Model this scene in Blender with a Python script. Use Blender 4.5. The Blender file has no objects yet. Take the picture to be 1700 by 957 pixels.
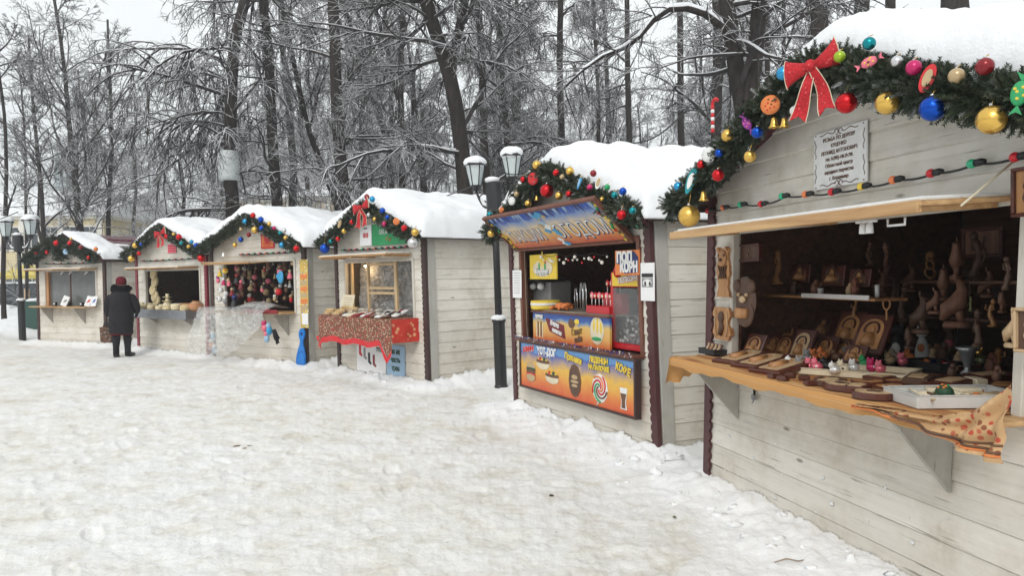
import bpy, bmesh, math, random
import numpy as np
from mathutils import Matrix, Vector, noise
random.seed(7)
R = math.radians
PI = math.pi
scene = bpy.context.scene
COL = scene.collection
# ------------------------------------------------------------------ camera
CAM_H = 1.62; PITCH = 0.01763; ROLL = 0.01311; FPX = 1244.4
cd = bpy.data.cameras.new('camera'); cam = bpy.data.objects.new('camera', cd); COL.objects.link(cam)
cd.sensor_width = 36.0; cd.lens = 36.0*FPX/1700.0; cd.clip_start = 0.05; cd.clip_end = 2000
cam.matrix_world = Matrix.Translation((0, 0, CAM_H)) @ Matrix.Rotation(PI/2-PITCH, 4, 'X') @ Matrix.Rotation(-ROLL, 4, 'Z')
scene.camera = cam
# ------------------------------------------------------------------ sky and sun
w = bpy.data.worlds.new('World'); scene.world = w; w.use_nodes = True
nt = w.node_tree; bg = nt.nodes['Background']
sky = nt.nodes.new('ShaderNodeTexSky'); sky.sky_type = 'NISHITA'; sky.sun_disc = False
sky.sun_elevation = R(38); sky.sun_rotation = R(200); sky.dust_density = 4.0; sky.air_density = 1.0
hs = nt.nodes.new('ShaderNodeHueSaturation'); hs.inputs['Saturation'].default_value = 0.12
nt.links.new(sky.outputs[0], hs.inputs['Color'])
# overcast: an even pale cloud sheet hides most of the clear sky
tc = nt.nodes.new('ShaderNodeTexCoord'); nz = nt.nodes.new('ShaderNodeTexNoise'); nz.inputs['Scale'].default_value = 1.6; nz.inputs['Detail'].default_value = 5
nt.links.new(tc.outputs['Generated'], nz.inputs['Vector'])
cr = nt.nodes.new('ShaderNodeValToRGB'); cr.color_ramp.elements[0].position = 0.3; cr.color_ramp.elements[1].position = 0.75
cr.color_ramp.elements[0].color = (7.6, 8.1, 8.3, 1); cr.color_ramp.elements[1].color = (8.6, 8.85, 8.9, 1)
nt.links.new(nz.outputs[0], cr.inputs[0])
mx = nt.nodes.new('ShaderNodeMixRGB'); mx.inputs[0].default_value = 0.82
nt.links.new(hs.outputs[0], mx.inputs[1]); nt.links.new(cr.outputs[0], mx.inputs[2])
nt.links.new(mx.outputs[0], bg.inputs['Color']); bg.inputs['Strength'].default_value = 0.125
sd = bpy.data.lights.new('sun', 'SUN'); so = bpy.data.objects.new('sun', sd); COL.objects.link(so)
sd.energy = 1.15; sd.angle = R(22); sd.color = (1.0, 0.965, 0.91)
so.rotation_euler = (R(90-38), 0, R(-20))
scene.view_settings.view_transform = 'Standard'; scene.view_settings.look = 'None'
scene.view_settings.gamma = 1.0; scene.view_settings.exposure = 0.24
scene.render.resolution_x = 1024; scene.render.resolution_y = 577
try:
    scene.cycles.max_bounces = 6; scene.cycles.transparent_max_bounces = 12
except Exception: pass

# ------------------------------------------------------------------ kiosk frames (x, y, yaw, lean, width, eave height, base z)
KP = [(-12.2665, 19.4116, -.4792, -.0045, 2.742, 2.197, -.02), (-8.4576, 16.9584, -.6533, -.0192, 2.90, 2.197, .02),
      (-5.9321, 14.8915, -.6061, -.0141, 2.781, 2.235, .02), (-2.9385, 12.7253, -.8386, -.0316, 2.591, 2.258, .015),
      (.0474, 8.9735, -1.1257, -.0516, 2.810, 2.196, -.0135), (1.4842, 5.7091, -1.3322, .0554, 3.02, 2.182, .02)]
KM = [Matrix.Translation((x, y, z0)) @ Matrix.Rotation(yaw, 4, 'Z') for (x, y, yaw, t, W, E, z0) in KP]
KT = [math.tan(p[3]) for p in KP]
def ray(px, py):
    u = px-850.0; v = 478.5-py; c, s = math.cos(ROLL), math.sin(ROLL)
    uu = u*c+v*s; vv = -u*s+v*c
    x, y, z = uu/FPX, 1.0, vv/FPX
    c, s = math.cos(PITCH), math.sin(PITCH)
    return Vector((x, y*c+z*s, -y*s+z*c))
EYE = Vector((0, 0, CAM_H))
def at(px, py, Y):
    d = ray(px, py); return EYE + d*(Y/d.y)
def U(k, px, py, ly=0.0):          # -> local x, z on the plane y=ly of kiosk k
    Mi = KM[k].inverted(); o = Mi @ EYE; d = Mi.to_3x3() @ ray(px, py)
    t = (ly-o.y)/d.y; p = o+d*t
    return p.x - p.z*KT[k], p.z
def H(k, px, py, z):               # -> local x, y on the horizontal plane z
    Mi = KM[k].inverted(); o = Mi @ EYE; d = Mi.to_3x3() @ ray(px, py)
    t = (z-o.z)/d.z; p = o+d*t
    return p.x - p.z*KT[k], p.y
def KW(k, x, y, z): return KM[k] @ Vector((x+z*KT[k], y, z))
def pxsize(k, px, py, ly, npx):    # metres spanned by npx photo pixels at that point
    x, z = U(k, px, py, ly); p = KW(k, x, ly, z); return npx*p.y/FPX

# ------------------------------------------------------------------ materials
MATS = {}
def newmat(name):
    m = bpy.data.materials.new(name); m.use_nodes = True; MATS[name] = m
    return m, m.node_tree, m.node_tree.nodes['Principled BSDF']
def lin(c): return tuple(((v/12.92) if v <= .04045 else ((v+.055)/1.055)**2.4) for v in c)
def N(nt, t, **kw):
    n = nt.nodes.new(t)
    for k, v in kw.items(): n.inputs[k].default_value = v
    return n
def ramp(nt, stops, fac):
    n = nt.nodes.new('ShaderNodeValToRGB'); e = n.color_ramp.elements
    e[0].position, e[0].color = stops[0][0], (*stops[0][1], 1)
    e[1].position, e[1].color = stops[-1][0], (*stops[-1][1], 1)
    for p, c in stops[1:-1]:
        q = e.new(p); q.color = (*c, 1)
    nt.links.new(fac, n.inputs[0]); return n.outputs[0]
def coords(nt, scale=(1, 1, 1), which='Object'):
    t = nt.nodes.new('ShaderNodeTexCoord'); m = nt.nodes.new('ShaderNodeMapping'); m.inputs['Scale'].default_value = scale
    nt.links.new(t.outputs[which], m.inputs['Vector']); return m.outputs[0]
def mixc(nt, f, a, b, mode='MIX'):
    n = nt.nodes.new('ShaderNodeMixRGB'); n.blend_type = mode
    for i, v in ((0, f), (1, a), (2, b)):
        if isinstance(v, (int, float)): n.inputs[i].default_value = v
        elif isinstance(v, tuple): n.inputs[i].default_value = (*v, 1)
        else: nt.links.new(v, n.inputs[i])
    return n.outputs[0]
def bump(nt, b, h, strength, dist=.01):
    n = nt.nodes.new('ShaderNodeBump'); n.inputs['Strength'].default_value = strength; n.inputs['Distance'].default_value = dist
    nt.links.new(h, n.inputs['Height']); nt.links.new(n.outputs[0], b.inputs['Normal'])
def plain(name, col, rough=.6, var=.12, scale=18, metal=0, bmp=0.0, spec=None):
    """base colour broken up by noise of the same hue"""
    m, nt, b = newmat(name)
    v = coords(nt); n = N(nt, 'ShaderNodeTexNoise', Scale=scale, Detail=4.0); nt.links.new(v, n.inputs['Vector'])
    c = ramp(nt, [(.3, tuple(x*(1-var) for x in col)), (.7, tuple(min(1, x*(1+var)) for x in col))], n.outputs[0])
    nt.links.new(c, b.inputs['Base Color']); b.inputs['Roughness'].default_value = rough; b.inputs['Metallic'].default_value = metal
    if bmp: bump(nt, b, n.outputs[0], bmp)
    if spec is not None: b.inputs['Specular IOR Level'].default_value = spec
    return m
def painted(name, axis, col=(.60, .575, .52), worn=.5):
    """whitewashed boards: grain along axis, knots, grime, each board a little different"""
    m, nt, b = newmat(name)
    sc = [1, 1, 1]; sc = {'X': (1.2, 14, 26), 'Y': (14, 1.2, 26), 'Z': (26, 14, 1.2)}[axis]
    g = N(nt, 'ShaderNodeTexNoise', Scale=1.0, Detail=7.0, Roughness=.65); nt.links.new(coords(nt, sc), g.inputs['Vector'])
    geo = nt.nodes.new('ShaderNodeNewGeometry')
    wn = nt.nodes.new('ShaderNodeTexWhiteNoise'); wn.noise_dimensions = '1D'; nt.links.new(geo.outputs['Random Per Island'], wn.inputs['W'])
    dirt = N(nt, 'ShaderNodeTexNoise', Scale=1.7, Detail=6.0, Roughness=.7); nt.links.new(coords(nt), dirt.inputs['Vector'])
    c0 = ramp(nt, [(.26, tuple(v*.80 for v in col)), (.42, tuple(v*.96 for v in col)), (.75, tuple(min(1, v*1.08) for v in col))], g.outputs[0])
    c1 = ramp(nt, [(.33, (.62, .57, .50)), (.46, (.88, .86, .82)), (.58, (1, 1, 1))], dirt.outputs[0])
    c = mixc(nt, worn, c0, c1, 'MULTIPLY')
    isl = ramp(nt, [(0, (.87, .86, .84)), (1, (1.0, 1.0, 1.0))], wn.outputs['Value'])
    c = mixc(nt, 1.0, c, isl, 'MULTIPLY')
    # knots
    kn = N(nt, 'ShaderNodeTexVoronoi', Scale=1.0); ks = {'X': (2.1, 1, 6.5), 'Y': (1, 2.1, 6.5), 'Z': (6.5, 1, 2.1)}[axis]
    nt.links.new(coords(nt, ks), kn.inputs['Vector'])
    kf = ramp(nt, [(.0, (1, 1, 1)), (.05, (.75, .75, .75)), (.10, (0, 0, 0))], kn.outputs['Distance'])
    c = mixc(nt, kf, c, (.17, .15, .12))
    # small scratches where the paint is gone
    sp = N(nt, 'ShaderNodeTexNoise', Scale=1.0, Detail=3.0); nt.links.new(coords(nt, tuple(v*2.2 for v in sc)), sp.inputs['Vector'])
    sf = ramp(nt, [(.655, (0, 0, 0)), (.73, (.7, .7, .7))], sp.outputs[0])
    c = mixc(nt, sf, c, (.20, .18, .15))
    nt.links.new(c, b.inputs['Base Color']); b.inputs['Roughness'].default_value = .72; b.inputs['Specular IOR Level'].default_value = .25
    bump(nt, b, g.outputs[0], .35, .004)
    return m
def wood(name, dark, light, axis='X', rough=.55):
    m, nt, b = newmat(name)
    sc = {'X': (1.5, 16, 22), 'Y': (16, 1.5, 22), 'Z': (22, 16, 1.5)}[axis]
    g = N(nt, 'ShaderNodeTexNoise', Scale=1.0, Detail=6.0, Roughness=.6, Distortion=.6); nt.links.new(coords(nt, sc), g.inputs['Vector'])
    c = ramp(nt, [(.3, dark), (.7, light)], g.outputs[0])
    nt.links.new(c, b.inputs['Base Color']); b.inputs['Roughness'].default_value = rough; bump(nt, b, g.outputs[0], .3, .003)
    return m
def snowmat(name, col=(.80, .81, .825)):
    m, nt, b = newmat(name)
    n = N(nt, 'ShaderNodeTexNoise', Scale=9.0, Detail=8.0, Roughness=.65); nt.links.new(coords(nt), n.inputs['Vector'])
    n2 = N(nt, 'ShaderNodeTexNoise', Scale=70.0, Detail=3.0); nt.links.new(coords(nt), n2.inputs['Vector'])
    c = ramp(nt, [(.3, tuple(v*.965 for v in col)), (.7, tuple(min(1, v*1.02) for v in col))], n.outputs[0])
    nt.links.new(c, b.inputs['Base Color']); b.inputs['Roughness'].default_value = .85; b.inputs['Specular IOR Level'].default_value = .2
    ad = nt.nodes.new('ShaderNodeMath'); ad.operation = 'MULTIPLY_ADD'; ad.inputs[1].default_value = .25
    nt.links.new(n2.outputs[0], ad.inputs[0]); nt.links.new(n.outputs[0], ad.inputs[2])
    bump(nt, b, ad.outputs[0], .45, .03)
    return m
painted('paint_x', 'X', (.72, .685, .62), worn=.7); painted('paint_y', 'Y', (.72, .685, .62), worn=.7); painted('paint_z', 'Z', worn=.35)
painted('paint_near', 'X', (.73, .70, .64), worn=.75); painted('paint_grey', 'Z', (.47, .46, .43), worn=.7)
wood('wood_new', (.34, .18, .07), (.58, .37, .18)); wood('wood_pine', (.50, .34, .17), (.70, .53, .31), 'Z')
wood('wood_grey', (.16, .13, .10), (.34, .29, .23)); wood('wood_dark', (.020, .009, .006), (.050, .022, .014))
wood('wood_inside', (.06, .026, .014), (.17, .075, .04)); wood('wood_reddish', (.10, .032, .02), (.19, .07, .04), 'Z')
wood('wood_mahogany', (.055, .014, .009), (.11, .032, .02), 'X', .35)
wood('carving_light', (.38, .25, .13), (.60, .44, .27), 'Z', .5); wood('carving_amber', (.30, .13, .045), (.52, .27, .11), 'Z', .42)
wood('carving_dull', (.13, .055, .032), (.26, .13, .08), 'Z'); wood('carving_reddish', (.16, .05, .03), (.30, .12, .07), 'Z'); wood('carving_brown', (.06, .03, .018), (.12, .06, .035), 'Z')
plain('maroon', (.070, .020, .022), .55); plain('crimson_trim', (.19, .018, .035), .5)
plain('brown_trim', (.050, .025, .022), .6); plain('roof_metal', (.10, .022, .032), .35)
plain('black_iron', (.012, .012, .014), .45); plain('black_rubber', (.014, .014, .015), .5)
plain('black_cloth', (.014, .013, .016), .85, bmp=.9, scale=14, spec=.25); plain('fur_black', (.007, .006, .008), 1, bmp=.6, scale=90, spec=.05)
plain('knit_burgundy', (.12, .012, .02), .95, bmp=.5, scale=120, spec=.1); plain('skin', (.55, .32, .24), .5, .05)
plain('grey_metal', (.36, .37, .38), .35, metal=.6); plain('galvanised', (.30, .31, .33), .38, metal=.7, scale=6)
plain('steel', (.55, .55, .56), .25, metal=.9); plain('white_plastic', (.72, .72, .71), .35, .04)
plain('white_paper', (.78, .78, .78), .7, .03); plain('glass_frosted', (.52, .58, .58), .2, .1, 5)
plain('red_enamel', (.50, .012, .02), .3, .08); plain('straw', (.62, .50, .28), .8, .3, 60, bmp=.5)
plain('straw_pale', (.72, .64, .45), .8, .25, 60, bmp=.4); plain('terracotta', (.45, .20, .09), .6)
plain('blue_plastic', (.01, .17, .55), .3, .06); plain('dark_leaf', (.30, .23, .17), .8)
plain('yellow_wall', (.62, .53, .33), .9, .06, 3); plain('cream_wall', (.62, .52, .40), .9, .06, 3); plain('white_trim', (.7, .68, .62), .8)
plain('window_dark', (.05, .06, .07), .15); plain('car_paint', (.02, .025, .035), .2); plain('chimney_paint', (.36, .42, .44), .7)
plain('wrap_white', (.62, .66, .66), .7)
plain('tray_plastic', (.56, .56, .54), .25, .05); plain('tinted_pane', (.13, .14, .14), .12, .15, 4); plain('green_paint', (.02, .07, .055), .5); plain('tent_yellow', (.60, .48, .10), .6)
snowmat('snow'); snowmat('snow_bank_mat', (.85, .853, .86))
FLAT = {'red': (.55, .015, .02), 'dark red': (.22, .01, .015), 'maroon red': (.16, .012, .02), 'gold': (.72, .45, .10), 'blue': (.008, .07, .42),
        'light blue': (.04, .30, .55), 'teal': (.01, .24, .27), 'green': (.02, .30, .10), 'lime green': (.30, .42, .02), 'white': (.72, .72, .70),
        'silver': (.62, .62, .62), 'magenta': (.50, .015, .12), 'pink': (.72, .16, .22), 'orange': (.68, .20, .05), 'purple': (.26, .03, .28),
        'yellow': (.72, .52, .05), 'tan': (.45, .33, .18), 'brown': (.13, .06, .03), 'black': (.012, .012, .014), 'grey': (.25, .25, .25),
        'navy': (.01, .02, .12), 'cream': (.66, .58, .42), 'olive': (.12, .13, .05), 'dark green': (.015, .06, .025), 'pale blue': (.30, .45, .60)}
for c, v in FLAT.items():
    m, nt, b = newmat('ball_'+c); b.inputs['Base Color'].default_value = (*v, 1); b.inputs['Roughness'].default_value = .24
    b.inputs['Metallic'].default_value = .85 if c in ('gold', 'silver', 'blue', 'red', 'teal', 'light blue') else .3
    plain('p_'+c, v, .55, .07)
def bulbmat(c, col):
    m, nt, b = newmat('bulb_'+c); b.inputs['Base Color'].default_value = (*col, 1); b.inputs['Roughness'].default_value = .3
    b.inputs['Subsurface Weight'].default_value = 0.0
for c, v in {'red': (.62, .012, .02), 'orange': (.85, .22, .07), 'green': (.03, .45, .22), 'yellow': (.85, .60, .06), 'white': (.8, .78, .7)}.items(): bulbmat(c, v)
# spruce needles: dark with a little snow, each sprig its own tone
m, nt, b = newmat('needles'); g = nt.nodes.new('ShaderNodeNewGeometry')
nn = N(nt, 'ShaderNodeTexNoise', Scale=7.0, Detail=2.0); nt.links.new(coords(nt), nn.inputs['Vector'])
c = ramp(nt, [(0, (.018, .030, .014)), (.4, (.030, .048, .022)), (.7, (.060, .065, .030)), (.86, (.10, .11, .075)), (.93, (.26, .28, .26)), (1, (.45, .47, .47))], g.outputs['Random Per Island'])
c = mixc(nt, ramp(nt, [(.42, (0, 0, 0)), (.62, (.8, .8, .8))], nn.outputs[0]), c, (.035, .05, .03)); nt.links.new(c, b.inputs['Base Color']); b.inputs['Roughness'].default_value = .6
# bark / branches: snow lies on whatever faces up
def barkmat(name, lo, hi, t0, t1, snowc, sc=3.0):
    m, nt, b = newmat(name)
    n = N(nt, 'ShaderNodeTexNoise', Scale=sc, Detail=8.0, Roughness=.7); nt.links.new(coords(nt, (5, 5, 1)), n.inputs['Vector'])
    bark = ramp(nt, [(.3, lo), (.7, hi)], n.outputs[0])
    g = nt.nodes.new('ShaderNodeNewGeometry'); sx = nt.nodes.new('ShaderNodeSeparateXYZ'); nt.links.new(g.outputs['Normal'], sx.inputs[0])
    n2 = N(nt, 'ShaderNodeTexNoise', Scale=2.2, Detail=4.0); nt.links.new(coords(nt), n2.inputs['Vector'])
    a = nt.nodes.new('ShaderNodeMath'); a.operation = 'MULTIPLY_ADD'; a.inputs[1].default_value = .9
    nt.links.new(n2.outputs[0], a.inputs[0]); nt.links.new(sx.outputs['Z'], a.inputs[2])
    f = ramp(nt, [(0, (0, 0, 0)), (1, (1, 1, 1))], a.outputs[0]); e = f.node.color_ramp.elements; e[0].position = t0; e[1].position = t1
    nt.links.new(mixc(nt, f, bark, snowc), b.inputs['Base Color']); b.inputs['Roughness'].default_value = .9; b.inputs['Specular IOR Level'].default_value = .15
    bump(nt, b, n.outputs[0], .8, .05)
barkmat('bark', (.012, .010, .009), (.055, .045, .040), .80, 1.0, (.7, .71, .73))
barkmat('bark_limb', (.022, .019, .018), (.07, .062, .06), .82, 1.12, (.70, .71, .73))
barkmat('twig', (.032, .028, .026), (.10, .09, .086), .50, 1.0, (.70, .71, .73))
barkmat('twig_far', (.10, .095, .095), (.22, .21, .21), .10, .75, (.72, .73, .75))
# trampled snow of the square
m, nt, b = newmat('trampled_snow')
co = coords(nt)
big = N(nt, 'ShaderNodeTexNoise', Scale=.55, Detail=6.0, Roughness=.62); nt.links.new(co, big.inputs['Vector'])
mid = N(nt, 'ShaderNodeTexNoise', Scale=3.2, Detail=8.0, Roughness=.7); nt.links.new(co, mid.inputs['Vector'])
fine = N(nt, 'ShaderNodeTexNoise', Scale=26.0, Detail=6.0, Roughness=.7); nt.links.new(co, fine.inputs['Vector'])
at_ = nt.nodes.new('ShaderNodeAttribute'); at_.attribute_name = 'trodden'
c1 = ramp(nt, [(.36, (.53, .485, .40)), (.44, (.68, .655, .595)), (.53, (.78, .773, .76))], mid.outputs[0])
c2 = ramp(nt, [(.34, (.63, .585, .51)), (.48, (.74, .725, .685)), (.60, (.79, .785, .778))], big.outputs[0])
c = mixc(nt, .5, c1, c2)
c = mixc(nt, .45, c, ramp(nt, [(.34, (.70, .66, .60)), (.46, (1, 1, 1))], fine.outputs[0]), 'MULTIPLY')
c = mixc(nt, .35, c, (1, 1, 1), 'SCREEN') if False else c
vo = N(nt, 'ShaderNodeTexVoronoi', Scale=3.3, Randomness=1.0); nt.links.new(co, vo.inputs['Vector'])
sf = ramp(nt, [(0, (.75, .75, .75)), (.03, (.5, .5, .5)), (.055, (0, 0, 0))], vo.outputs['Distance'])
wn = nt.nodes.new('ShaderNodeSeparateColor'); nt.links.new(vo.outputs['Color'], wn.inputs[0])
gt = nt.nodes.new('ShaderNodeMath'); gt.operation = 'GREATER_THAN'; gt.inputs[1].default_value = .62; nt.links.new(wn.outputs[0], gt.inputs[0])
mu = nt.nodes.new('ShaderNodeMath'); mu.operation = 'MULTIPLY'; nt.links.new(sf, mu.inputs[0]); nt.links.new(gt.outputs[0], mu.inputs[1])
c = mixc(nt, mu.outputs[0], c, (.28, .24, .19))
c = mixc(nt, at_.outputs['Fac'], (.86, .862, .865), c)
nt.links.new(c, b.inputs['Base Color']); b.inputs['Roughness'].default_value = .8; b.inputs['Specular IOR Level'].default_value = .25
ad = nt.nodes.new('ShaderNodeMath'); ad.operation = 'MULTIPLY_ADD'; ad.inputs[1].default_value = .35
nt.links.new(fine.outputs[0], ad.inputs[0]); nt.links.new(mid.outputs[0], ad.inputs[2])
bump(nt, b, ad.outputs[0], .7, .035)
# printed cloth
def floral(name, basec, spots, scale=40):
    m, nt, b = newmat(name)
    v = N(nt, 'ShaderNodeTexVoronoi', Scale=scale); nt.links.new(coords(nt), v.inputs['Vector'])
    s = nt.nodes.new('ShaderNodeSeparateColor'); nt.links.new(v.outputs['Color'], s.inputs[0])
    c = ramp(nt, [(i/(len(spots)-.5), q) for i, q in enumerate(spots)], s.outputs[0]); c.node.color_ramp.interpolation = 'CONSTANT'
    f = ramp(nt, [(.35, (1, 1, 1)), (.5, (0, 0, 0))], v.outputs['Distance'])
    nt.links.new(mixc(nt, f, basec, c), b.inputs['Base Color']); b.inputs['Roughness'].default_value = .85
floral('cloth_flower', (.17, .06, .04), [(.45, .36, .22), (.45, .05, .03), (.14, .12, .05), (.55, .42, .3), (.40, .05, .03)], 38)
floral('cloth_red', (.50, .035, .02), [(.50, .035, .02), (.62, .30, .15), (.50, .035, .02), (.55, .05, .03), (.5, .04, .03)], 16)
floral('fabric_rose', (.50, .31, .15), [(.42, .06, .03), (.55, .36, .19), (.22, .07, .03), (.50, .31, .15), (.40, .10, .05)], 38)
floral('print_mix', (.60, .45, .12), [(.75, .25, .05), (.65, .55, .1), (.4, .1, .06), (.75, .7, .6), (.1, .2, .4)], 30)
floral('glitter_red', (.42, .012, .018), [(.55, .02, .03), (.30, .008, .012), (.5, .015, .02), (.62, .10, .10)], 90)
m, nt, b = newmat('cloth_stripe')   # ochre cloth with lengthwise stripes
wv = N(nt, 'ShaderNodeTexWave', Scale=9.0, Distortion=.8, Detail=1.0); wv.bands_direction = 'Z'; nt.links.new(coords(nt, (.2, 1, 1)), wv.inputs['Vector'])
nt.links.new(ramp(nt, [(.30, (.50, .25, .08)), (.55, (.58, .34, .13)), (.80, (.30, .11, .03)), (.92, (.54, .31, .12))], wv.outputs[0]), b.inputs['Base Color']); b.inputs['Roughness'].default_value = .9
def poster_bg(name, stops, axis=2, lo=0, hi=1, sc=7):
    """printed board: bands of ink blending into each other"""
    m, nt, b = newmat(name)
    t = nt.nodes.new('ShaderNodeTexCoord'); s = nt.nodes.new('ShaderNodeSeparateXYZ'); nt.links.new(t.outputs['Generated'], s.inputs[0])
    n = N(nt, 'ShaderNodeTexNoise', Scale=sc, Detail=5.0); nt.links.new(t.outputs['Object'], n.inputs['Vector'])
    a = nt.nodes.new('ShaderNodeMath'); a.operation = 'MULTIPLY_ADD'; a.inputs[1].default_value = .35; nt.links.new(n.outputs[0], a.inputs[0]); nt.links.new(s.outputs[axis], a.inputs[2])
    nt.links.new(ramp(nt, stops, a.outputs[0]), b.inputs['Base Color']); b.inputs['Roughness'].default_value = .35
poster_bg('banner_main', [(.15, (.58, .06, .02)), (.42, (.64, .20, .04)), (.70, (.70, .42, .06)), (1.02, (.68, .44, .06)), (1.10, (.10, .25, .50)), (1.24, (.03, .10, .38))])
poster_bg('banner_inner', [(.2, (.62, .12, .03)), (.5, (.68, .34, .08)), (.8, (.66, .44, .12)), (.95, (.07, .20, .42)), (1.15, (.03, .08, .32))])
poster_bg('banner_awning', [(.15, (.5, .05, .02)), (.35, (.60, .20, .05)), (.55, (.66, .42, .12)), (.75, (.60, .50, .35)), (.98, (.10, .22, .50)), (1.2, (.03, .09, .36))], axis=1, sc=5)
# clear crumpled polythene
m, nt, b = newmat('polythene')
out = [n for n in nt.nodes if n.type == 'OUTPUT_MATERIAL'][0]
tr = nt.nodes.new('ShaderNodeBsdfTransparent'); ms = nt.nodes.new('ShaderNodeMixShader')
b.inputs['Base Color'].default_value = (.66, .67, .66, 1); b.inputs['Roughness'].default_value = .12
n = N(nt, 'ShaderNodeTexNoise', Scale=4.0, Detail=5.0, Roughness=.6, Distortion=2.2); nt.links.new(coords(nt, (1, 1, 1.6)), n.inputs['Vector'])
f = ramp(nt, [(.36, (.34, .34, .34)), (.52, (.46, .46, .46)), (.60, (.72, .72, .72)), (.66, (.42, .42, .42))], n.outputs[0])
nt.links.new(f, ms.inputs[0]); nt.links.new(tr.outputs[0], ms.inputs[1]); nt.links.new(b.outputs[0], ms.inputs[2]); nt.links.new(ms.outputs[0], out.inputs['Surface'])
bump(nt, b, n.outputs[0], 1.0, .05)
m, nt, b = newmat('clear_glass')
out = [n for n in nt.nodes if n.type == 'OUTPUT_MATERIAL'][0]
tr = nt.nodes.new('ShaderNodeBsdfTransparent'); ms = nt.nodes.new('ShaderNodeMixShader'); ms.inputs[0].default_value = .22
b.inputs['Base Color'].default_value = (.3, .31, .31, 1); b.inputs['Roughness'].default_value = .05
nt.links.new(tr.outputs[0], ms.inputs[1]); nt.links.new(b.outputs[0], ms.inputs[2]); nt.links.new(ms.outputs[0], out.inputs['Surface'])
m, nt, b = newmat('lit_bulb'); b.inputs['Emission Color'].default_value = (1, .72, .38, 1); b.inputs['Emission Strength'].default_value = 6.0
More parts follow.
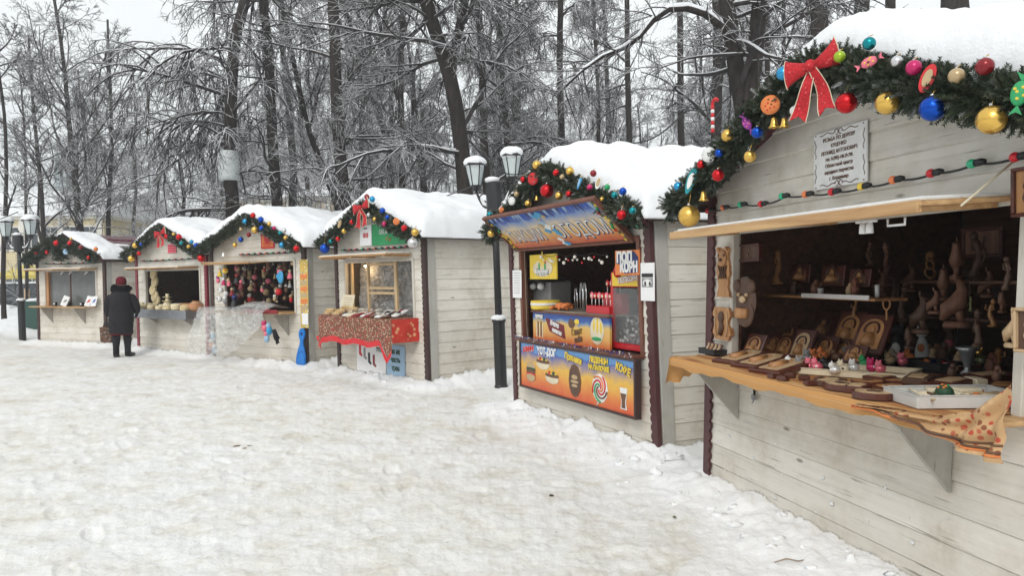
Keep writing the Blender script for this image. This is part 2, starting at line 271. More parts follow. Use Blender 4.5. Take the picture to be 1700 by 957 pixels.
# ------------------------------------------------------------------ mesh helpers
class MB:
    def __init__(s): s.v = []; s.f = []; s.m = []; s.sm = []; s.M = Matrix.Identity(4); s.names = []
    def mi(s, n):
        if n not in s.names: s.names.append(n)
        return s.names.index(n)
    def add(s, vs, fs, mat, smooth=False):
        b = len(s.v); M = s.M
        s.v += [tuple(M @ Vector(p)) for p in vs]
        i = s.mi(mat)
        for f in fs: s.f.append(tuple(b+q for q in f)); s.m.append(i); s.sm.append(smooth)
    def box(s, c, d, mat, rot=None):
        x, y, z = d[0]/2, d[1]/2, d[2]/2
        P = [Vector((i*x, j*y, k*z)) for i in (-1, 1) for j in (-1, 1) for k in (-1, 1)]
        if rot is not None: P = [rot @ p for p in P]
        c = Vector(c); P = [p+c for p in P]
        s.add(P, [(0, 1, 3, 2), (4, 6, 7, 5), (0, 4, 5, 1), (2, 3, 7, 6), (0, 2, 6, 4), (1, 5, 7, 3)], mat)
    def bbox(s, c, d, mat, bev=.006, rot=None):    # box with chamfered edges
        bm = bmesh.new(); bmesh.ops.create_cube(bm, size=1)
        for v in bm.verts: v.co = Vector((v.co.x*d[0], v.co.y*d[1], v.co.z*d[2]))
        bmesh.ops.bevel(bm, geom=bm.edges[:], offset=min(bev, min(d)*.4), segments=1, affect='EDGES', profile=.5)
        s.frombm(bm, mat, Matrix.Translation(c) @ (rot.to_4x4() if rot is not None else Matrix.Identity(4)))
    def frombm(s, bm, mat, M=Matrix.Identity(4), smooth=False):
        bm.verts.ensure_lookup_table(); s.add([M @ v.co for v in bm.verts], [[v.index for v in f.verts] for f in bm.faces], mat, smooth); bm.free()
    def prism(s, poly, y0, y1, mat, plane='XZ'):   # polygon in a plane, extruded between y0 and y1
        n = len(poly)
        def P(a, b, t): return {'XZ': (a, t, b), 'XY': (a, b, t), 'YZ': (t, a, b)}[plane]
        vs = [P(a, b, y0) for a, b in poly]+[P(a, b, y1) for a, b in poly]
        s.add(vs, [tuple(range(n)), tuple(range(2*n-1, n-1, -1))]+[(i, i+n, (i+1) % n+n, (i+1) % n) for i in range(n)], mat)
    def tube(s, pts, r, mat, sides=8, cap=True, smooth=True):
        pts = [Vector(p) for p in pts]; n = len(pts)
        rr = r if isinstance(r, (list, tuple)) else [r]*n
        vs = []; prev = None
        for i, p in enumerate(pts):
            t = (pts[min(i+1, n-1)]-pts[max(i-1, 0)]).normalized()
            if prev is None:
                a = Vector((0, 0, 1)) if abs(t.z) < .9 else Vector((1, 0, 0)); u = t.cross(a).normalized()
            else:
                u = (prev - t*prev.dot(t)).normalized()
            prev = u; w_ = t.cross(u)
            for k in range(sides):
                a = 2*PI*k/sides; vs.append(p+(u*math.cos(a)+w_*math.sin(a))*rr[i])
        fs = [(i*sides+k, i*sides+(k+1) % sides, (i+1)*sides+(k+1) % sides, (i+1)*sides+k) for i in range(n-1) for k in range(sides)]
        if cap: fs += [tuple(range(sides-1, -1, -1)), tuple((n-1)*sides+k for k in range(sides))]
        s.add(vs, fs, mat, smooth)
    def lathe(s, prof, mat, seg=16, c=(0, 0, 0), smooth=True, sx=1, sy=1):
        vs = []; n = len(prof); c = Vector(c)
        for r, z in prof:
            for k in range(seg):
                a = 2*PI*k/seg; vs.append(c+Vector((r*math.cos(a)*sx, r*math.sin(a)*sy, z)))
        fs = [(i*seg+k, i*seg+(k+1) % seg, (i+1)*seg+(k+1) % seg, (i+1)*seg+k) for i in range(n-1) for k in range(seg)]
        fs += [tuple(range(seg-1, -1, -1)), tuple((n-1)*seg+k for k in range(seg))]
        s.add(vs, fs, mat, smooth)
    def ball(s, c, r, mat, seg=12, rings=8, sc=(1, 1, 1), rot=None, jit=0, smooth=True):
        c = Vector(c); vs = []; fs = []
        for i in range(rings+1):
            th = PI*i/rings
            for k in range(seg):
                a = 2*PI*k/seg; p = Vector((math.sin(th)*math.cos(a)*r*sc[0], math.sin(th)*math.sin(a)*r*sc[1], math.cos(th)*r*sc[2]))
                if jit: p *= 1+jit*(noise.noise(p*(2.2/r)+c*7)*1.0)
                if rot is not None: p = rot @ p
                vs.append(c+p)
        fs = [(i*seg+k, (i+1)*seg+k, (i+1)*seg+(k+1) % seg, i*seg+(k+1) % seg) for i in range(rings) for k in range(seg)]
        s.add(vs, fs, mat, smooth)
    def text(s, body, size, c, mat, rot=None, ext=.002, align='CENTER', sx=1.0, bold=0.0, shear=0.0):
        cu = bpy.data.curves.new('t', 'FONT'); cu.body = body; cu.size = size; cu.align_x = align; cu.align_y = 'CENTER'; cu.extrude = ext
        cu.resolution_u = 2; cu.offset = bold; cu.shear = shear
        o = bpy.data.objects.new('t', cu); me = o.to_mesh()
        B = rot if rot is not None else Matrix.Rotation(PI/2, 3, 'X')
        vs = [B @ Vector((v.co.x*sx, v.co.y, v.co.z))+Vector(c) for v in me.vertices]
        s.add(vs, [tuple(p.vertices) for p in me.polygons], mat)
        o.to_mesh_clear(); bpy.data.objects.remove(o); bpy.data.curves.remove(cu)
    def build(s, name, parent=None, shear=0.0):
        me = bpy.data.meshes.new(name)
        v = s.v if not shear else [(x+z*shear, y, z) for x, y, z in s.v]
        me.from_pydata(v, [], s.f)
        for n in s.names: me.materials.append(MATS[n])
        me.polygons.foreach_set('material_index', s.m); me.polygons.foreach_set('use_smooth', s.sm)
        me.update()
        o = bpy.data.objects.new(name, me); COL.objects.link(o)
        if parent is not None: o.parent = parent
        return o
def fastmesh(name, V, Q, matidx=None, mats=(), smooth=True):
    me = bpy.data.meshes.new(name); me.vertices.add(len(V)); me.vertices.foreach_set('co', np.ascontiguousarray(V, dtype=np.float32).ravel())
    k = Q.shape[1]
    me.loops.add(Q.size); me.loops.foreach_set('vertex_index', Q.astype(np.int32).ravel())
    me.polygons.add(len(Q)); me.polygons.foreach_set('loop_start', np.arange(0, Q.size, k, dtype=np.int32))
    for m in mats: me.materials.append(MATS[m])
    me.polygons.foreach_set('use_smooth', np.full(len(Q), smooth))
    if matidx is not None: me.polygons.foreach_set('material_index', matidx.astype(np.int32))
    me.update(calc_edges=True); me.validate(); return me
def tag(o, label=None, cat=None, group=None, kind=None):
    if label: o['label'] = label
    if cat: o['category'] = cat
    if group: o['group'] = group
    if kind: o['kind'] = kind
    return o
def thing(name, label, cat, M=None, group=None, kind=None):
    o = bpy.data.objects.new(name, None); o.empty_display_size = .1; COL.objects.link(o)
    if M is not None: o.matrix_basis = M
    return tag(o, label, cat, group, kind)
def solo(mb, name, label, cat, M=None, group=None, kind=None):
    o = mb.build(name)
    if M is not None: o.matrix_basis = M
    return tag(o, label, cat, group, kind)
def KMat(k, x, y, z, rz=0.0, rx=0.0, ry=0.0):
    return Matrix.Translation(KW(k, x, y, z)) @ Matrix.Rotation(KP[k][2], 4, 'Z') @ Matrix.Rotation(rz, 4, 'Z') @ Matrix.Rotation(rx, 4, 'X') @ Matrix.Rotation(ry, 4, 'Y')
ORD = ['first', 'second', 'third', 'fourth', 'fifth', 'sixth', 'seventh', 'eighth', 'ninth', 'tenth', 'eleventh', 'twelfth', 'thirteenth', 'fourteenth', 'fifteenth', 'sixteenth']
KN = ['window kiosk at the far left end', 'basket kiosk behind the metal tray', 'toy kiosk draped in plastic', 'sock kiosk with the green sign', 'popcorn kiosk with the banners', 'woodcarving kiosk at the right']
KS = ['far left window kiosk', 'basket kiosk', 'toy kiosk', 'sock kiosk', 'popcorn kiosk', 'woodcarving kiosk']

# ------------------------------------------------------------------ ground
def inkiosk(x, y):
    best = 9.0; front = True
    for k, (kx, ky, yaw, t, W, E, z0) in enumerate(KP):
        dx, dy = x-kx, y-ky; c, s = math.cos(yaw), math.sin(yaw)
        lx = dx*c+dy*s; ly = -dx*s+dy*c
        ex = max(-lx, lx-W, 0); ey = max(-ly, ly-2.25, 0)
        d = math.hypot(ex, ey)
        if d < best: best = d; front = ly < 0
    return best, front
def fr(x, y, z, H_=.9, oct_=5): return noise.fractal(Vector((x, y, z)), H_, 2.0, oct_)
def row_side(x, y):   # >0 behind the line of stalls
    line = [(-40, 30), (-12.3, 19.4), (-8.4, 17), (-5.9, 14.9), (-2.9, 12.7), (0, 9), (1.5, 5.7), (2.2, 2.7), (3.2, -1)]
    for (x0, y0), (x1, y1) in zip(line, line[1:]):
        if y1 <= y <= y0:
            t = (y0-y)/(y0-y1); return x-(x0+(x1-x0)*t)
    return -5 if y < 0 else 5
PRINTS = {}
_rg = random.Random(99)
for _ in range(46):      # walkers' tracks: pairs of boot prints along wandering lines
    x, y = _rg.uniform(-7, 1.2), _rg.uniform(2.2, 15); a = _rg.choice((R(118), R(-62), R(118), R(-62), R(80), R(150), R(-20)))+_rg.uniform(-.3, .3)
    for i in range(_rg.randint(4, 12)):
        x += .62*math.cos(a); y += .62*math.sin(a); a += _rg.uniform(-.09, .09); sd_ = 1 if i % 2 else -1
        px_, py_ = x-sd_*.10*math.sin(a), y+sd_*.10*math.cos(a); d_ = _rg.uniform(.006, .016)
        for cx in (-1, 0, 1):
            for cy in (-1, 0, 1): PRINTS.setdefault((int(math.floor(px_/.4))+cx, int(math.floor(py_/.4))+cy), []).append((px_, py_, a, d_))
def printdent(x, y):
    z = 0
    for px_, py_, a, d_ in PRINTS.get((int(math.floor(x/.4)), int(math.floor(y/.4))), ()):
        dx, dy = x-px_, y-py_; u = (dx*math.cos(a)+dy*math.sin(a))/.155; v = (-dx*math.sin(a)+dy*math.cos(a))/.062
        q = u*u+v*v
        if q < 1: z -= d_*min(1, (1-q)*2.2)
        elif q < 2: z += d_*.35*(1-(q-1))
    return z
def ground_h(x, y):
    d, front = inkiosk(x, y)
    dist = math.hypot(x, y)
    z = .018*fr(x*.6, y*.6, 3, .8, 4)
    if dist < 30: z += .017*fr(x*2.6, y*2.6, 1, .6, 4)-.012*max(0, fr(x*4.6, y*4.6, 7, .8, 2))+(.007*fr(x*11, y*11, 4, .6, 3) if dist < 14 else 0)
    if dist < 17: z += printdent(x, y)
    rs = row_side(x, y)
    behind = max(0, min(1, rs/1.2))
    edge = (.5 if y > 9.5 else .78)+.25*fr(x*1.1, y*1.1, 9, .8, 3)
    if edge < .2: edge = .2
    lump = .72+.70*abs(fr(x*2.1, y*2.1, 5, .9, 4))+(.12*max(0, fr(x*5, y*5, 8, 1.0, 3)) if dist < 16 else 0)
    bank = max(0, 1-d/edge)
    z += .13*(bank**1.3)*lump if d > .0 else 0
    z += behind*.06*lump
    trod = 1-min(1, bank*2.2+behind)
    # shovelled bank at the far left, beyond the lamp
    q = (x+13.0)*.75+(y-19.5)*(-.35)
    if x < -11 and y > 15:
        b = max(0, min(1, (-x-12.6+.25*(y-19))/1.8)); z += .42*b*(.8+.3*fr(x*.9, y*.9, 2, .8, 3)); trod *= 1-b
    if dist > 60: trod *= .3
    return z, trod
na, nr = 760, 540
angs = np.radians(np.linspace(-48, 48, na)); rad = 1.6*np.power(45/1.6, np.linspace(0, 1, nr))
rad = np.concatenate([rad, np.geomspace(48, 900, 26)])
V = np.zeros((len(rad), na, 3)); T = np.zeros((len(rad), na))
for i, r_ in enumerate(rad):
    for j, a in enumerate(angs):
        x, y = r_*math.sin(a), r_*math.cos(a)
        if r_ < 46: z, t = ground_h(x, y)
        else: z, t = .25*min(1, (r_-46)/30), .2
        V[i, j] = (x, y, z); T[i, j] = t
nR = len(rad); idx = np.arange(nR*na).reshape(nR, na)
Q = np.stack([idx[:-1, :-1], idx[:-1, 1:], idx[1:, 1:], idx[1:, :-1]], -1).reshape(-1, 4)[:, ::-1]
me = fastmesh('snow_ground', V.reshape(-1, 3), Q, None, ['trampled_snow'])
a = me.attributes.new('trodden', 'FLOAT', 'POINT'); a.data.foreach_set('value', T.astype(np.float32).ravel())
g = bpy.data.objects.new('snow_ground', me); COL.objects.link(g); g['kind'] = 'structure'
# the rest of the square, behind and beside the camera
mb = MB(); A = R(48)
ring = []
for rr in (1.6, 45, 900):
    ring.append([(rr*math.sin(a), rr*math.cos(a), -.003 if rr < 50 else .25) for a in np.linspace(A, 2*PI-A, 60)])
vs = sum(ring, []); mb.add(vs, [(q*60+i+1, q*60+i, (q+1)*60+i, (q+1)*60+i+1) for q in (0, 1) for i in range(59)], 'trampled_snow')
mb.add([(1.6*math.sin(a), 1.6*math.cos(a), -.003) for a in np.linspace(0, 2*PI, 40, endpoint=False)], [tuple(range(39, -1, -1))], 'trampled_snow')
o = mb.build('ground'); o['kind'] = 'structure'

# ------------------------------------------------------------------ kiosks
D = 2.25; SL = .40; OV = .15; OS = .17
def halfplane_x(W, E, z):      # x extent of the gable wall at height z
    if z <= E: return 0.0, W
    q = (z-E)/SL; return q, W-q
def boards_front(W, E, hole, mat, bh=.155, th=.03):
    mb = MB(); x0, x1, z0, z1 = hole; z = 0.0; top = E+SL*W/2
    while z < top-.02:
        zt = min(z+bh, top-.015); cuts = [z, zt]
        for q in (z0, z1):
            if z+.004 < q < zt-.004: cuts.insert(1, q)
        for i in range(len(cuts)-1):
            a, b = cuts[i], cuts[i+1]; mid = (a+b)/2
            ga = .006 if i == 0 else 0; gb = .004 if i == len(cuts)-2 else 0
            aL, aR = halfplane_x(W, E, a); bL, bR = halfplane_x(W, E, b)
            if bR-bL < .02: continue
            if z0 < mid < z1: spans = [((aL, x0), (bL, x0)), ((x1, aR), (x1, bR))]
            else: spans = [((aL, aR), (bL, bR))]
            for (la, ra), (lb, rb) in spans:
                # front face leans out at the foot like a lapped board; chamfers leave the groove
                f0, f1 = -.013, -.004
                vs = [(la, 0, a), (ra, 0, a), (ra, f0, a+ga), (la, f0, a+ga), (lb, f1, b-gb), (rb, f1, b-gb), (lb, 0, b), (rb, 0, b),
                      (la, th, a), (ra, th, a), (lb, th, b), (rb, th, b)]
                fs = [(0, 1, 2, 3), (3, 2, 5, 4), (4, 5, 7, 6), (9, 8, 10, 11), (6, 7, 11, 10), (1, 0, 8, 9), (0, 3, 4, 6, 10, 8), (1, 9, 11, 7, 5, 2)]
                mb.add(vs, fs, mat)
        z = zt
    return mb
def boards_side(Dp, E, mat, bh=.155, th=.03):
    """in local coords: along x from 0..Dp, outward -y"""
    mb = MB(); z = 0
    while z < E-.02:
        b = min(z+bh, E-.005); f0, f1 = -.013, -.004; a = z
        vs = [(0, 0, a), (Dp, 0, a), (Dp, f0, a+.006), (0, f0, a+.006), (0, f1, b-.004), (Dp, f1, b-.004), (0, 0, b), (Dp, 0, b), (0, th, a), (Dp, th, a), (0, th, b), (Dp, th, b)]
        fs = [(0, 1, 2, 3), (3, 2, 5, 4), (4, 5, 7, 6), (9, 8, 10, 11), (6, 7, 11, 10), (1, 0, 8, 9), (0, 3, 4, 6, 10, 8), (1, 9, 11, 7, 5, 2)]
        mb.add(vs, fs, mat); z = z+bh
    return mb
def scallop_strip(z0, z1, wid, side=1, pitch=.075, amp=.022):
    """outline of a vertical board with one scalloped edge; returns polygon (x,z)"""
    pts = [(0, z0)]; n = int((z1-z0)/pitch); edge = []
    for i in range(n):
        for q in (0, .25, .5, .75):
            z = z0+(i+q)*(z1-z0)/n; edge.append((side*(wid-amp+amp*math.sin(PI*q)), z))
    edge.append((side*(wid-amp), z1))
    poly = pts+edge+[(0, z1)]
    return poly
def snow_cap(k, W, E, th, y0, y1, seed, full=True, lump=1.0, edge_r=.22):
    nx, ny = 72, 44; xa, xb = -OS-.05, W+OS+.05
    top = []; bot = []
    for i in range(nx+1):
        x = xa+(xb-xa)*i/nx
        for j in range(ny+1):
            y = y0+(y1-y0)*j/ny
            zr = E+SL*(W/2-abs(x-W/2))+.035
            zr_s = E+SL*(W/2-math.sqrt((x-W/2)**2+.20**2))+.035+SL*.0
            ex = min(x-xa, xb-x); ey = min(y-y0, y1-y)
            fx = math.sqrt(max(0, 1-(1-min(1, ex/edge_r))**2)); fy = math.sqrt(max(0, 1-(1-min(1, ey/(edge_r*.9)))**2))
            n1 = fr(x*1.5+seed*9, y*1.5, seed, .7, 4); n2 = fr(x*6, y*6, seed+4, .8, 3)
            t = th*(1+.27*n1*lump)+.012*n2*lump
            h = max(zr_s+t, zr+.03)-zr
            # slumps a little over the edges
            wob = .03*fr(y*3.1, seed, i*0., .8, 3) if ex < .05 else 0
            h = max(.012, h*fx*fy)
            xx = x+(wob if x > W/2 else -wob)
            yy = y+(.03*fr(x*3.3, seed+2, 0, .8, 3) if ey < .05 else 0)
            droop = -.05*(1-min(1, ex/.09))
            top.append((xx, yy, zr+h+droop)); bot.append((xx, yy, zr-.006+droop))
    mb = MB(); n = (nx+1)*(ny+1); I = lambda i, j: i*(ny+1)+j
    fs = [(I(i, j), I(i+1, j), I(i+1, j+1), I(i, j+1)) for i in range(nx) for j in range(ny)]
    fs += [(n+I(i, j), n+I(i, j+1), n+I(i+1, j+1), n+I(i+1, j)) for i in range(nx) for j in range(ny)]
    for i in range(nx): fs += [(I(i+1, 0), I(i, 0), n+I(i, 0), n+I(i+1, 0)), (I(i, ny), I(i+1, ny), n+I(i+1, ny), n+I(i, ny))]
    for j in range(ny): fs += [(I(0, j), I(0, j+1), n+I(0, j+1), n+I(0, j)), (I(nx, j+1), I(nx, j), n+I(nx, j), n+I(nx, j+1))]
    mb.add(top+bot, fs, 'snow', True)
    return mb
def kiosk(k, label, hole, trim, sides=(1, 1), mfront='paint_x', snow_t=.2, liner='wood_inside', counter=None, awning=None, brackets=(), shelfmat='wood_new'):
    x_, y_, yaw, t_, W, E, z0 = KP[k]; sh = KT[k]
    root = thing('market_kiosk', label, 'kiosk', KM[k], 'white wooden market kiosks')
    B = lambda mb, n: mb.build(n, root, sh)
    B(boards_front(W, E, hole, mfront), 'front_wall')
    for sgn in (0, 1):
        mb = boards_side(D-.03, E, 'paint_y')
        M = (Matrix.Translation((W, .03, 0)) @ Matrix.Rotation(PI/2, 4, 'Z')) if sgn else (Matrix.Translation((0, D, 0)) @ Matrix.Rotation(-PI/2, 4, 'Z'))
        if sgn: M = M @ Matrix.Translation((0, 0, 0))
        mb.v = [tuple(M @ Vector(p)) for p in mb.v]
        o = B(mb, 'side_wall')
        for qy in (.085, D-.06):      # pale upright corner board on the side
            mb = MB(); xx = W+.024 if sgn else -.024
            mb.bbox((xx, qy, E/2-.01), (.022, .13, E-.03), 'paint_grey', .004); B(mb, 'corner_board')
    mb = MB(); top = E+SL*W/2
    mb.prism([(.03, 0), (W-.03, 0), (W-.03, E-.01), (W/2, top-.02), (.03, E-.01)], D-.03, D, 'paint_x'); B(mb, 'back_wall')
    # inner lining, floor, ceiling
    mb = MB(); x0, x1, h0, h1 = hole
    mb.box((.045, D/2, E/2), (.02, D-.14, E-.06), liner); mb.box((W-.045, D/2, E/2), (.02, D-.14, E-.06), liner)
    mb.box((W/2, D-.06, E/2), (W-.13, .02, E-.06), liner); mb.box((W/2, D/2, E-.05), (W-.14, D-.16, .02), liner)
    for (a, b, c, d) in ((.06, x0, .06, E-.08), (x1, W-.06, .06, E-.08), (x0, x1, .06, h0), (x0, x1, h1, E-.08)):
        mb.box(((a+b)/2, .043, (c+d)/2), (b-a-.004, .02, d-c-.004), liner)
    B(mb, 'lining')
    mb = MB(); mb.box((W/2, D/2, .03), (W-.16, D-.2, .05), 'wood_grey'); B(mb, 'floor')
    # frame round the opening
    mb = MB(); fw = .05
    fm = 'wood_reddish' if k == 4 else ('paint_z' if k != 5 else 'paint_z')
    mb.bbox((x0-fw/2+.01, -.005, (h0+h1)/2), (fw, .05, h1-h0+.04), fm, .004); mb.bbox((x1+fw/2-.01, -.005, (h0+h1)/2), (fw, .05, h1-h0+.04), fm, .004)
    mb.bbox(((x0+x1)/2, -.006, h1+fw/2-.01), (x1-x0+.06, .046, fw), fm, .004)
    B(mb, 'opening_frame')
    # scalloped maroon corner trims
    for sgn in (0, 1):
        poly = scallop_strip(.02, E-.02, .075, 1 if sgn == 0 else -1)
        mb = MB(); poly = [((0-.004 if sgn == 0 else W+.004)+a, b) for a, b in poly]
        mb.prism(poly, -.034, -.0145, trim); mb.box(((-.016 if sgn == 0 else W+.016), -.012, E/2), (.022, .044, E-.05), trim)
        B(mb, 'corner_trim')
    # roof
    mb = MB()
    L = W/2+OS; ang = math.atan(SL)
    for sg in (-1, 1):
        xe = W/2+sg*L; ze = E-SL*OS
        for (ya, yb, zt, mt) in ((-OV, D+.12, .03, 'roof_metal'),):
            vs = []
            for (xx, zz) in ((W/2, top+.0), (xe, ze)):
                vs += [(xx, ya, zz), (xx, yb, zz), (xx, yb, zz+zt), (xx, ya, zz+zt)]
            mb.add(vs, [(0, 4, 5, 1), (3, 2, 6, 7), (0, 3, 7, 4), (1, 5, 6, 2), (4, 7, 6, 5)], mt)
        mb.box((xe, D/2-.015, ze-.02), (.02, D+.25, .07), 'brown_trim')
    B(mb, 'roof')
    # verge boards with a scalloped lower edge
    for sg in (-1, 1):
        mb = MB(); n = 22; up = []; lo = []
        for i in range(n*4+1):
            s_ = i/(n*4); x = W/2+sg*L*s_; z = top-SL*L*s_
            up.append((x, z+.028)); lo.append((x, z-.07-.022*abs(math.sin(PI*i/4))))
        m_ = len(up); vs = [(a, -OV-.022, b) for a, b in up]+[(a, -OV-.022, b) for a, b in lo]+[(a, -OV-.002, b) for a, b in up]+[(a, -OV-.002, b) for a, b in lo]
        fs = []
        for i in range(m_-1): fs += [(i, i+1, m_+i+1, m_+i), (2*m_+i+1, 2*m_+i, 3*m_+i, 3*m_+i+1), (i, 2*m_+i, 2*m_+i+1, i+1), (m_+i+1, 3*m_+i+1, 3*m_+i, m_+i)]
        mb.add(vs, fs, trim); B(mb, 'verge_board')
    if snow_t: B(snow_cap(k, W, E, snow_t, -OV-.06, D+.14, k*3.7), 'snow_cover')
    if counter:
        cx0, cx1, cy, cz, cth = counter
        mb = MB(); mb.bbox(((cx0+cx1)/2, (cy+.30)/2, cz-cth/2), (cx1-cx0, .30-cy, cth), shelfmat, .005); B(mb, 'counter_shelf')
        for bx in brackets:
            mb = MB(); h = .40
            mb.prism([(-.02, cz-cth), (cy*.92, cz-cth), (cy*.92, cz-cth-.04), (-.02, cz-cth-h)], bx-.012, bx+.012, 'paint_grey', 'YZ')
            mb.box((bx, cy*.46, cz-cth-.0125), (.05, -cy*.9, .02), 'paint_grey'); B(mb, 'bracket')
    if awning:
        ax0, ax1, out, az, rise = awning
        mb = MB(); ang = math.atan2(rise, out); rot = Matrix.Rotation(-ang, 3, 'X'); Ln = math.hypot(out, rise)
        cpt = Vector((0, -.02, az))+Vector((0, -out/2, rise/2))
        mb.bbox(((ax0+ax1)/2, cpt.y, cpt.z), (ax1-ax0, Ln, .022), 'wood_new', .004, rot)
        mb.box(((ax0+ax1)/2, cpt.y, cpt.z+.0165), (ax1-ax0-.02, Ln-.02, .008), 'paint_x', rot)
        for q in (-1, 0, 1):
            mb.box(((ax0+ax1)/2+q*(ax1-ax0)*.46, cpt.y, cpt.z-.022), (.06, Ln-.03, .02), 'wood_new', rot)
        mb.box(((ax0+ax1)/2, cpt.y, cpt.z+.024), (ax1-ax0-.06, Ln-.06, .012), 'snow', rot)
        if k == 5: mb.bbox(((ax0+ax1)/2-.02, -out-.012, az+rise-.012), (ax1-ax0+.02, .025, .052), 'wood_new', .004)
        B(mb, 'awning_flap')
    return root
KR = []
KR.append(kiosk(0, 'white board kiosk at the far left end, with leaflets in its glazed window', (.35, 2.40, .98, 1.88), 'brown_trim', snow_t=0, liner='wood_grey',
                counter=(.15, 2.42, -.34, 1.0, .03), awning=(.12, 2.5, .45, 1.93, -.01), brackets=(.62, 1.95)))
KR.append(kiosk(1, 'white board kiosk with crimson trims and a metal tray of straw baskets', (.42, 2.64, .98, 1.79), 'crimson_trim', snow_t=.22,
                counter=None, awning=(.35, 2.62, .45, 1.85, -.01)))
KR.append(kiosk(2, 'white board kiosk crammed with hanging toys, its counter wrapped in plastic sheet', (.42, 2.50, .95, 1.91), 'brown_trim', snow_t=.24,
                counter=(.3, 2.52, -.36, .98, .03), awning=None, brackets=(2.3,)))
KR.append(kiosk(3, 'white board kiosk with a green sign and floral tablecloth, left of the tall lamp post', (.30, 2.28, .98, 1.84), 'brown_trim', snow_t=.27, liner='wood_grey',
                counter=(.22, 2.34, -.46, .985, .03), awning=(.25, 2.28, .46, 1.93, .0), shelfmat='wood_grey'))
KR.append(kiosk(4, 'food kiosk with orange and blue printed banners and a raised banner flap', (.28, 2.63, .90, 1.93), 'maroon', snow_t=.30,
                counter=None, awning=None))
KR.append(kiosk(5, 'large white board kiosk in the right foreground selling dark wooden carvings', (.335, 2.60, .985, 1.875), 'maroon', mfront='paint_near', snow_t=.24,
                counter=(.17, 2.72, -.38, .985, .022), awning=(.30, 2.55, .46, 1.892, -.025), brackets=(.42, 2.28)))
# far left kiosk: snow left only on the front of the wine red tiled roof
x_, y_, yaw, t_, W, E, z0 = KP[0]
mb = MB(); nx, ny = 60, 40; vs = []
for sg in (-1, 1):
    base = len(vs)
    for i in range(nx+1):
        s_ = i/nx*(W/2+OS+.02)
        for j in range(ny+1):
            yy = -OV+.02+j/ny*(D+.1)
            tile = .022*abs(math.sin(PI*yy/.19))+.03*((s_/.34) % 1.0)
            vs.append((W/2+sg*s_, yy, E+SL*W/2-SL*s_+.045+tile))
fs = []
for b in (0, (nx+1)*(ny+1)):
    fs += [(b+i*(ny+1)+j, b+(i+1)*(ny+1)+j, b+(i+1)*(ny+1)+j+1, b+i*(ny+1)+j+1) for i in range(nx) for j in range(ny)]
mb.add(vs, fs, 'roof_metal', False); mb.build('roof_tiles', KR[0], KT[0])
cap = snow_cap(0, W, E+.05, .13, -OV-.04, .62, 5.1); cap.build('snow_cover', KR[0], KT[0])
mb = MB()
for i in range(24):
    a = i/23; mb.ball((W*.80+.45*a*.6, .75+1.3*a, E+SL*(W/2-abs(W*.80+.27*a-W/2))+.09), .10+.06*random.random(), 'snow', 10, 6, (1.3, 1.4, .42), jit=.5)
mb.build('snow_cover', KR[0], KT[0])

# ------------------------------------------------------------------ garlands of spruce
def garland(k, path, rad, dens, label, sprig=.075, droop=0.0, seed=1):
    """path: kiosk-local points of the garland's core"""
    rng = random.Random(seed); root = thing('garland', label, 'garland', KM[k], 'spruce garlands on the kiosk gables')
    P = [Vector(p) for p in path]; seg = [(P[i+1]-P[i]).length for i in range(len(P)-1)]; Ltot = sum(seg)
    def pos(s):
        for i, L in enumerate(seg):
            if s <= L or i == len(seg)-1: return P[i].lerp(P[i+1], min(1, s/L)), (P[i+1]-P[i]).normalized()
            s -= L
    mb = MB(); mb.tube([tuple(p) for p in P], rad*.35, 'needles', 6)
    mb.build('core', root, KT[k])
    vs = []; fs = []
    n = int(Ltot*dens)
    for i in range(n):
        s = rng.random()*Ltot; c, t = pos(s); rr = rad*(1+.35*noise.noise(Vector((s*5, seed, 0))))
        a = rng.uniform(0, 2*PI); side = t.cross(Vector((0, 1, 0))).normalized(); up = side.cross(t)
        d = (side*math.cos(a)+up*math.sin(a)); d = (d+t*rng.uniform(-.8, .8)+Vector((0, 0, -.15*droop))).normalized()
        p0 = c+d*rr*rng.uniform(.1, .55); Ls = sprig*rng.uniform(.7, 1.35)
        q = d.cross(Vector((rng.uniform(-1, 1), rng.uniform(-1, 1), rng.uniform(-1, 1)))).normalized(); r_ = d.cross(q)
        nn = 9; ring = len(vs)
        # a sprig: stem plus paired flat needles in one connected island
        stem = []
        for m_ in range(nn+1):
            c_ = p0+d*Ls*m_/nn; stem.append(len(vs)); vs.append(c_+q*.0012); vs.append(c_-q*.0012)
        for m_ in range(nn): fs.append((stem[m_], stem[m_]+1, stem[m_+1]+1, stem[m_+1]))
        for m_ in range(nn):
            for sgn in (0, 1, 2, 3):
                an = sgn*PI/2+rng.uniform(-.5, .5); dd = (q*math.cos(an)+r_*math.sin(an))*.8+d*.75; dd.normalize()
                tip = p0+d*Ls*(m_+.5)/nn+dd*sprig*.34*(1-.45*m_/nn)
                v_ = len(vs); vs.append(tip); fs.append((stem[m_], stem[m_+1], v_))
    me = bpy.data.meshes.new('foliage'); sh = KT[k]
    me.from_pydata([(p[0]+p[2]*sh, p[1], p[2]) for p in vs], [], fs); me.materials.append(MATS['needles']); me.update()
    o = bpy.data.objects.new('foliage', me); COL.objects.link(o); o.parent = root
    return root
def gable_path(k, n=15, y=-.24, x0=-.12, x1=None, sag=.03, dz=-.05, lo=.0):
    x_, y_, yaw, t_, W, E, z0 = KP[k]; x1 = W+.12 if x1 is None else x1; out = []
    for i in range(n):
        a = i/(n-1); x = x0+(x1-x0)*a
        z = E+SL*(W/2-math.sqrt((x-W/2)**2+.02))+dz-sag*abs(math.sin(2*PI*a))+.012*math.sin(9*a+k)
        out.append((x, y+.01*math.sin(17*a+k), z-lo*(abs(a-.5)*2)**6))
    return out
g1 = gable_path(0, sag=-.01, dz=-.02)
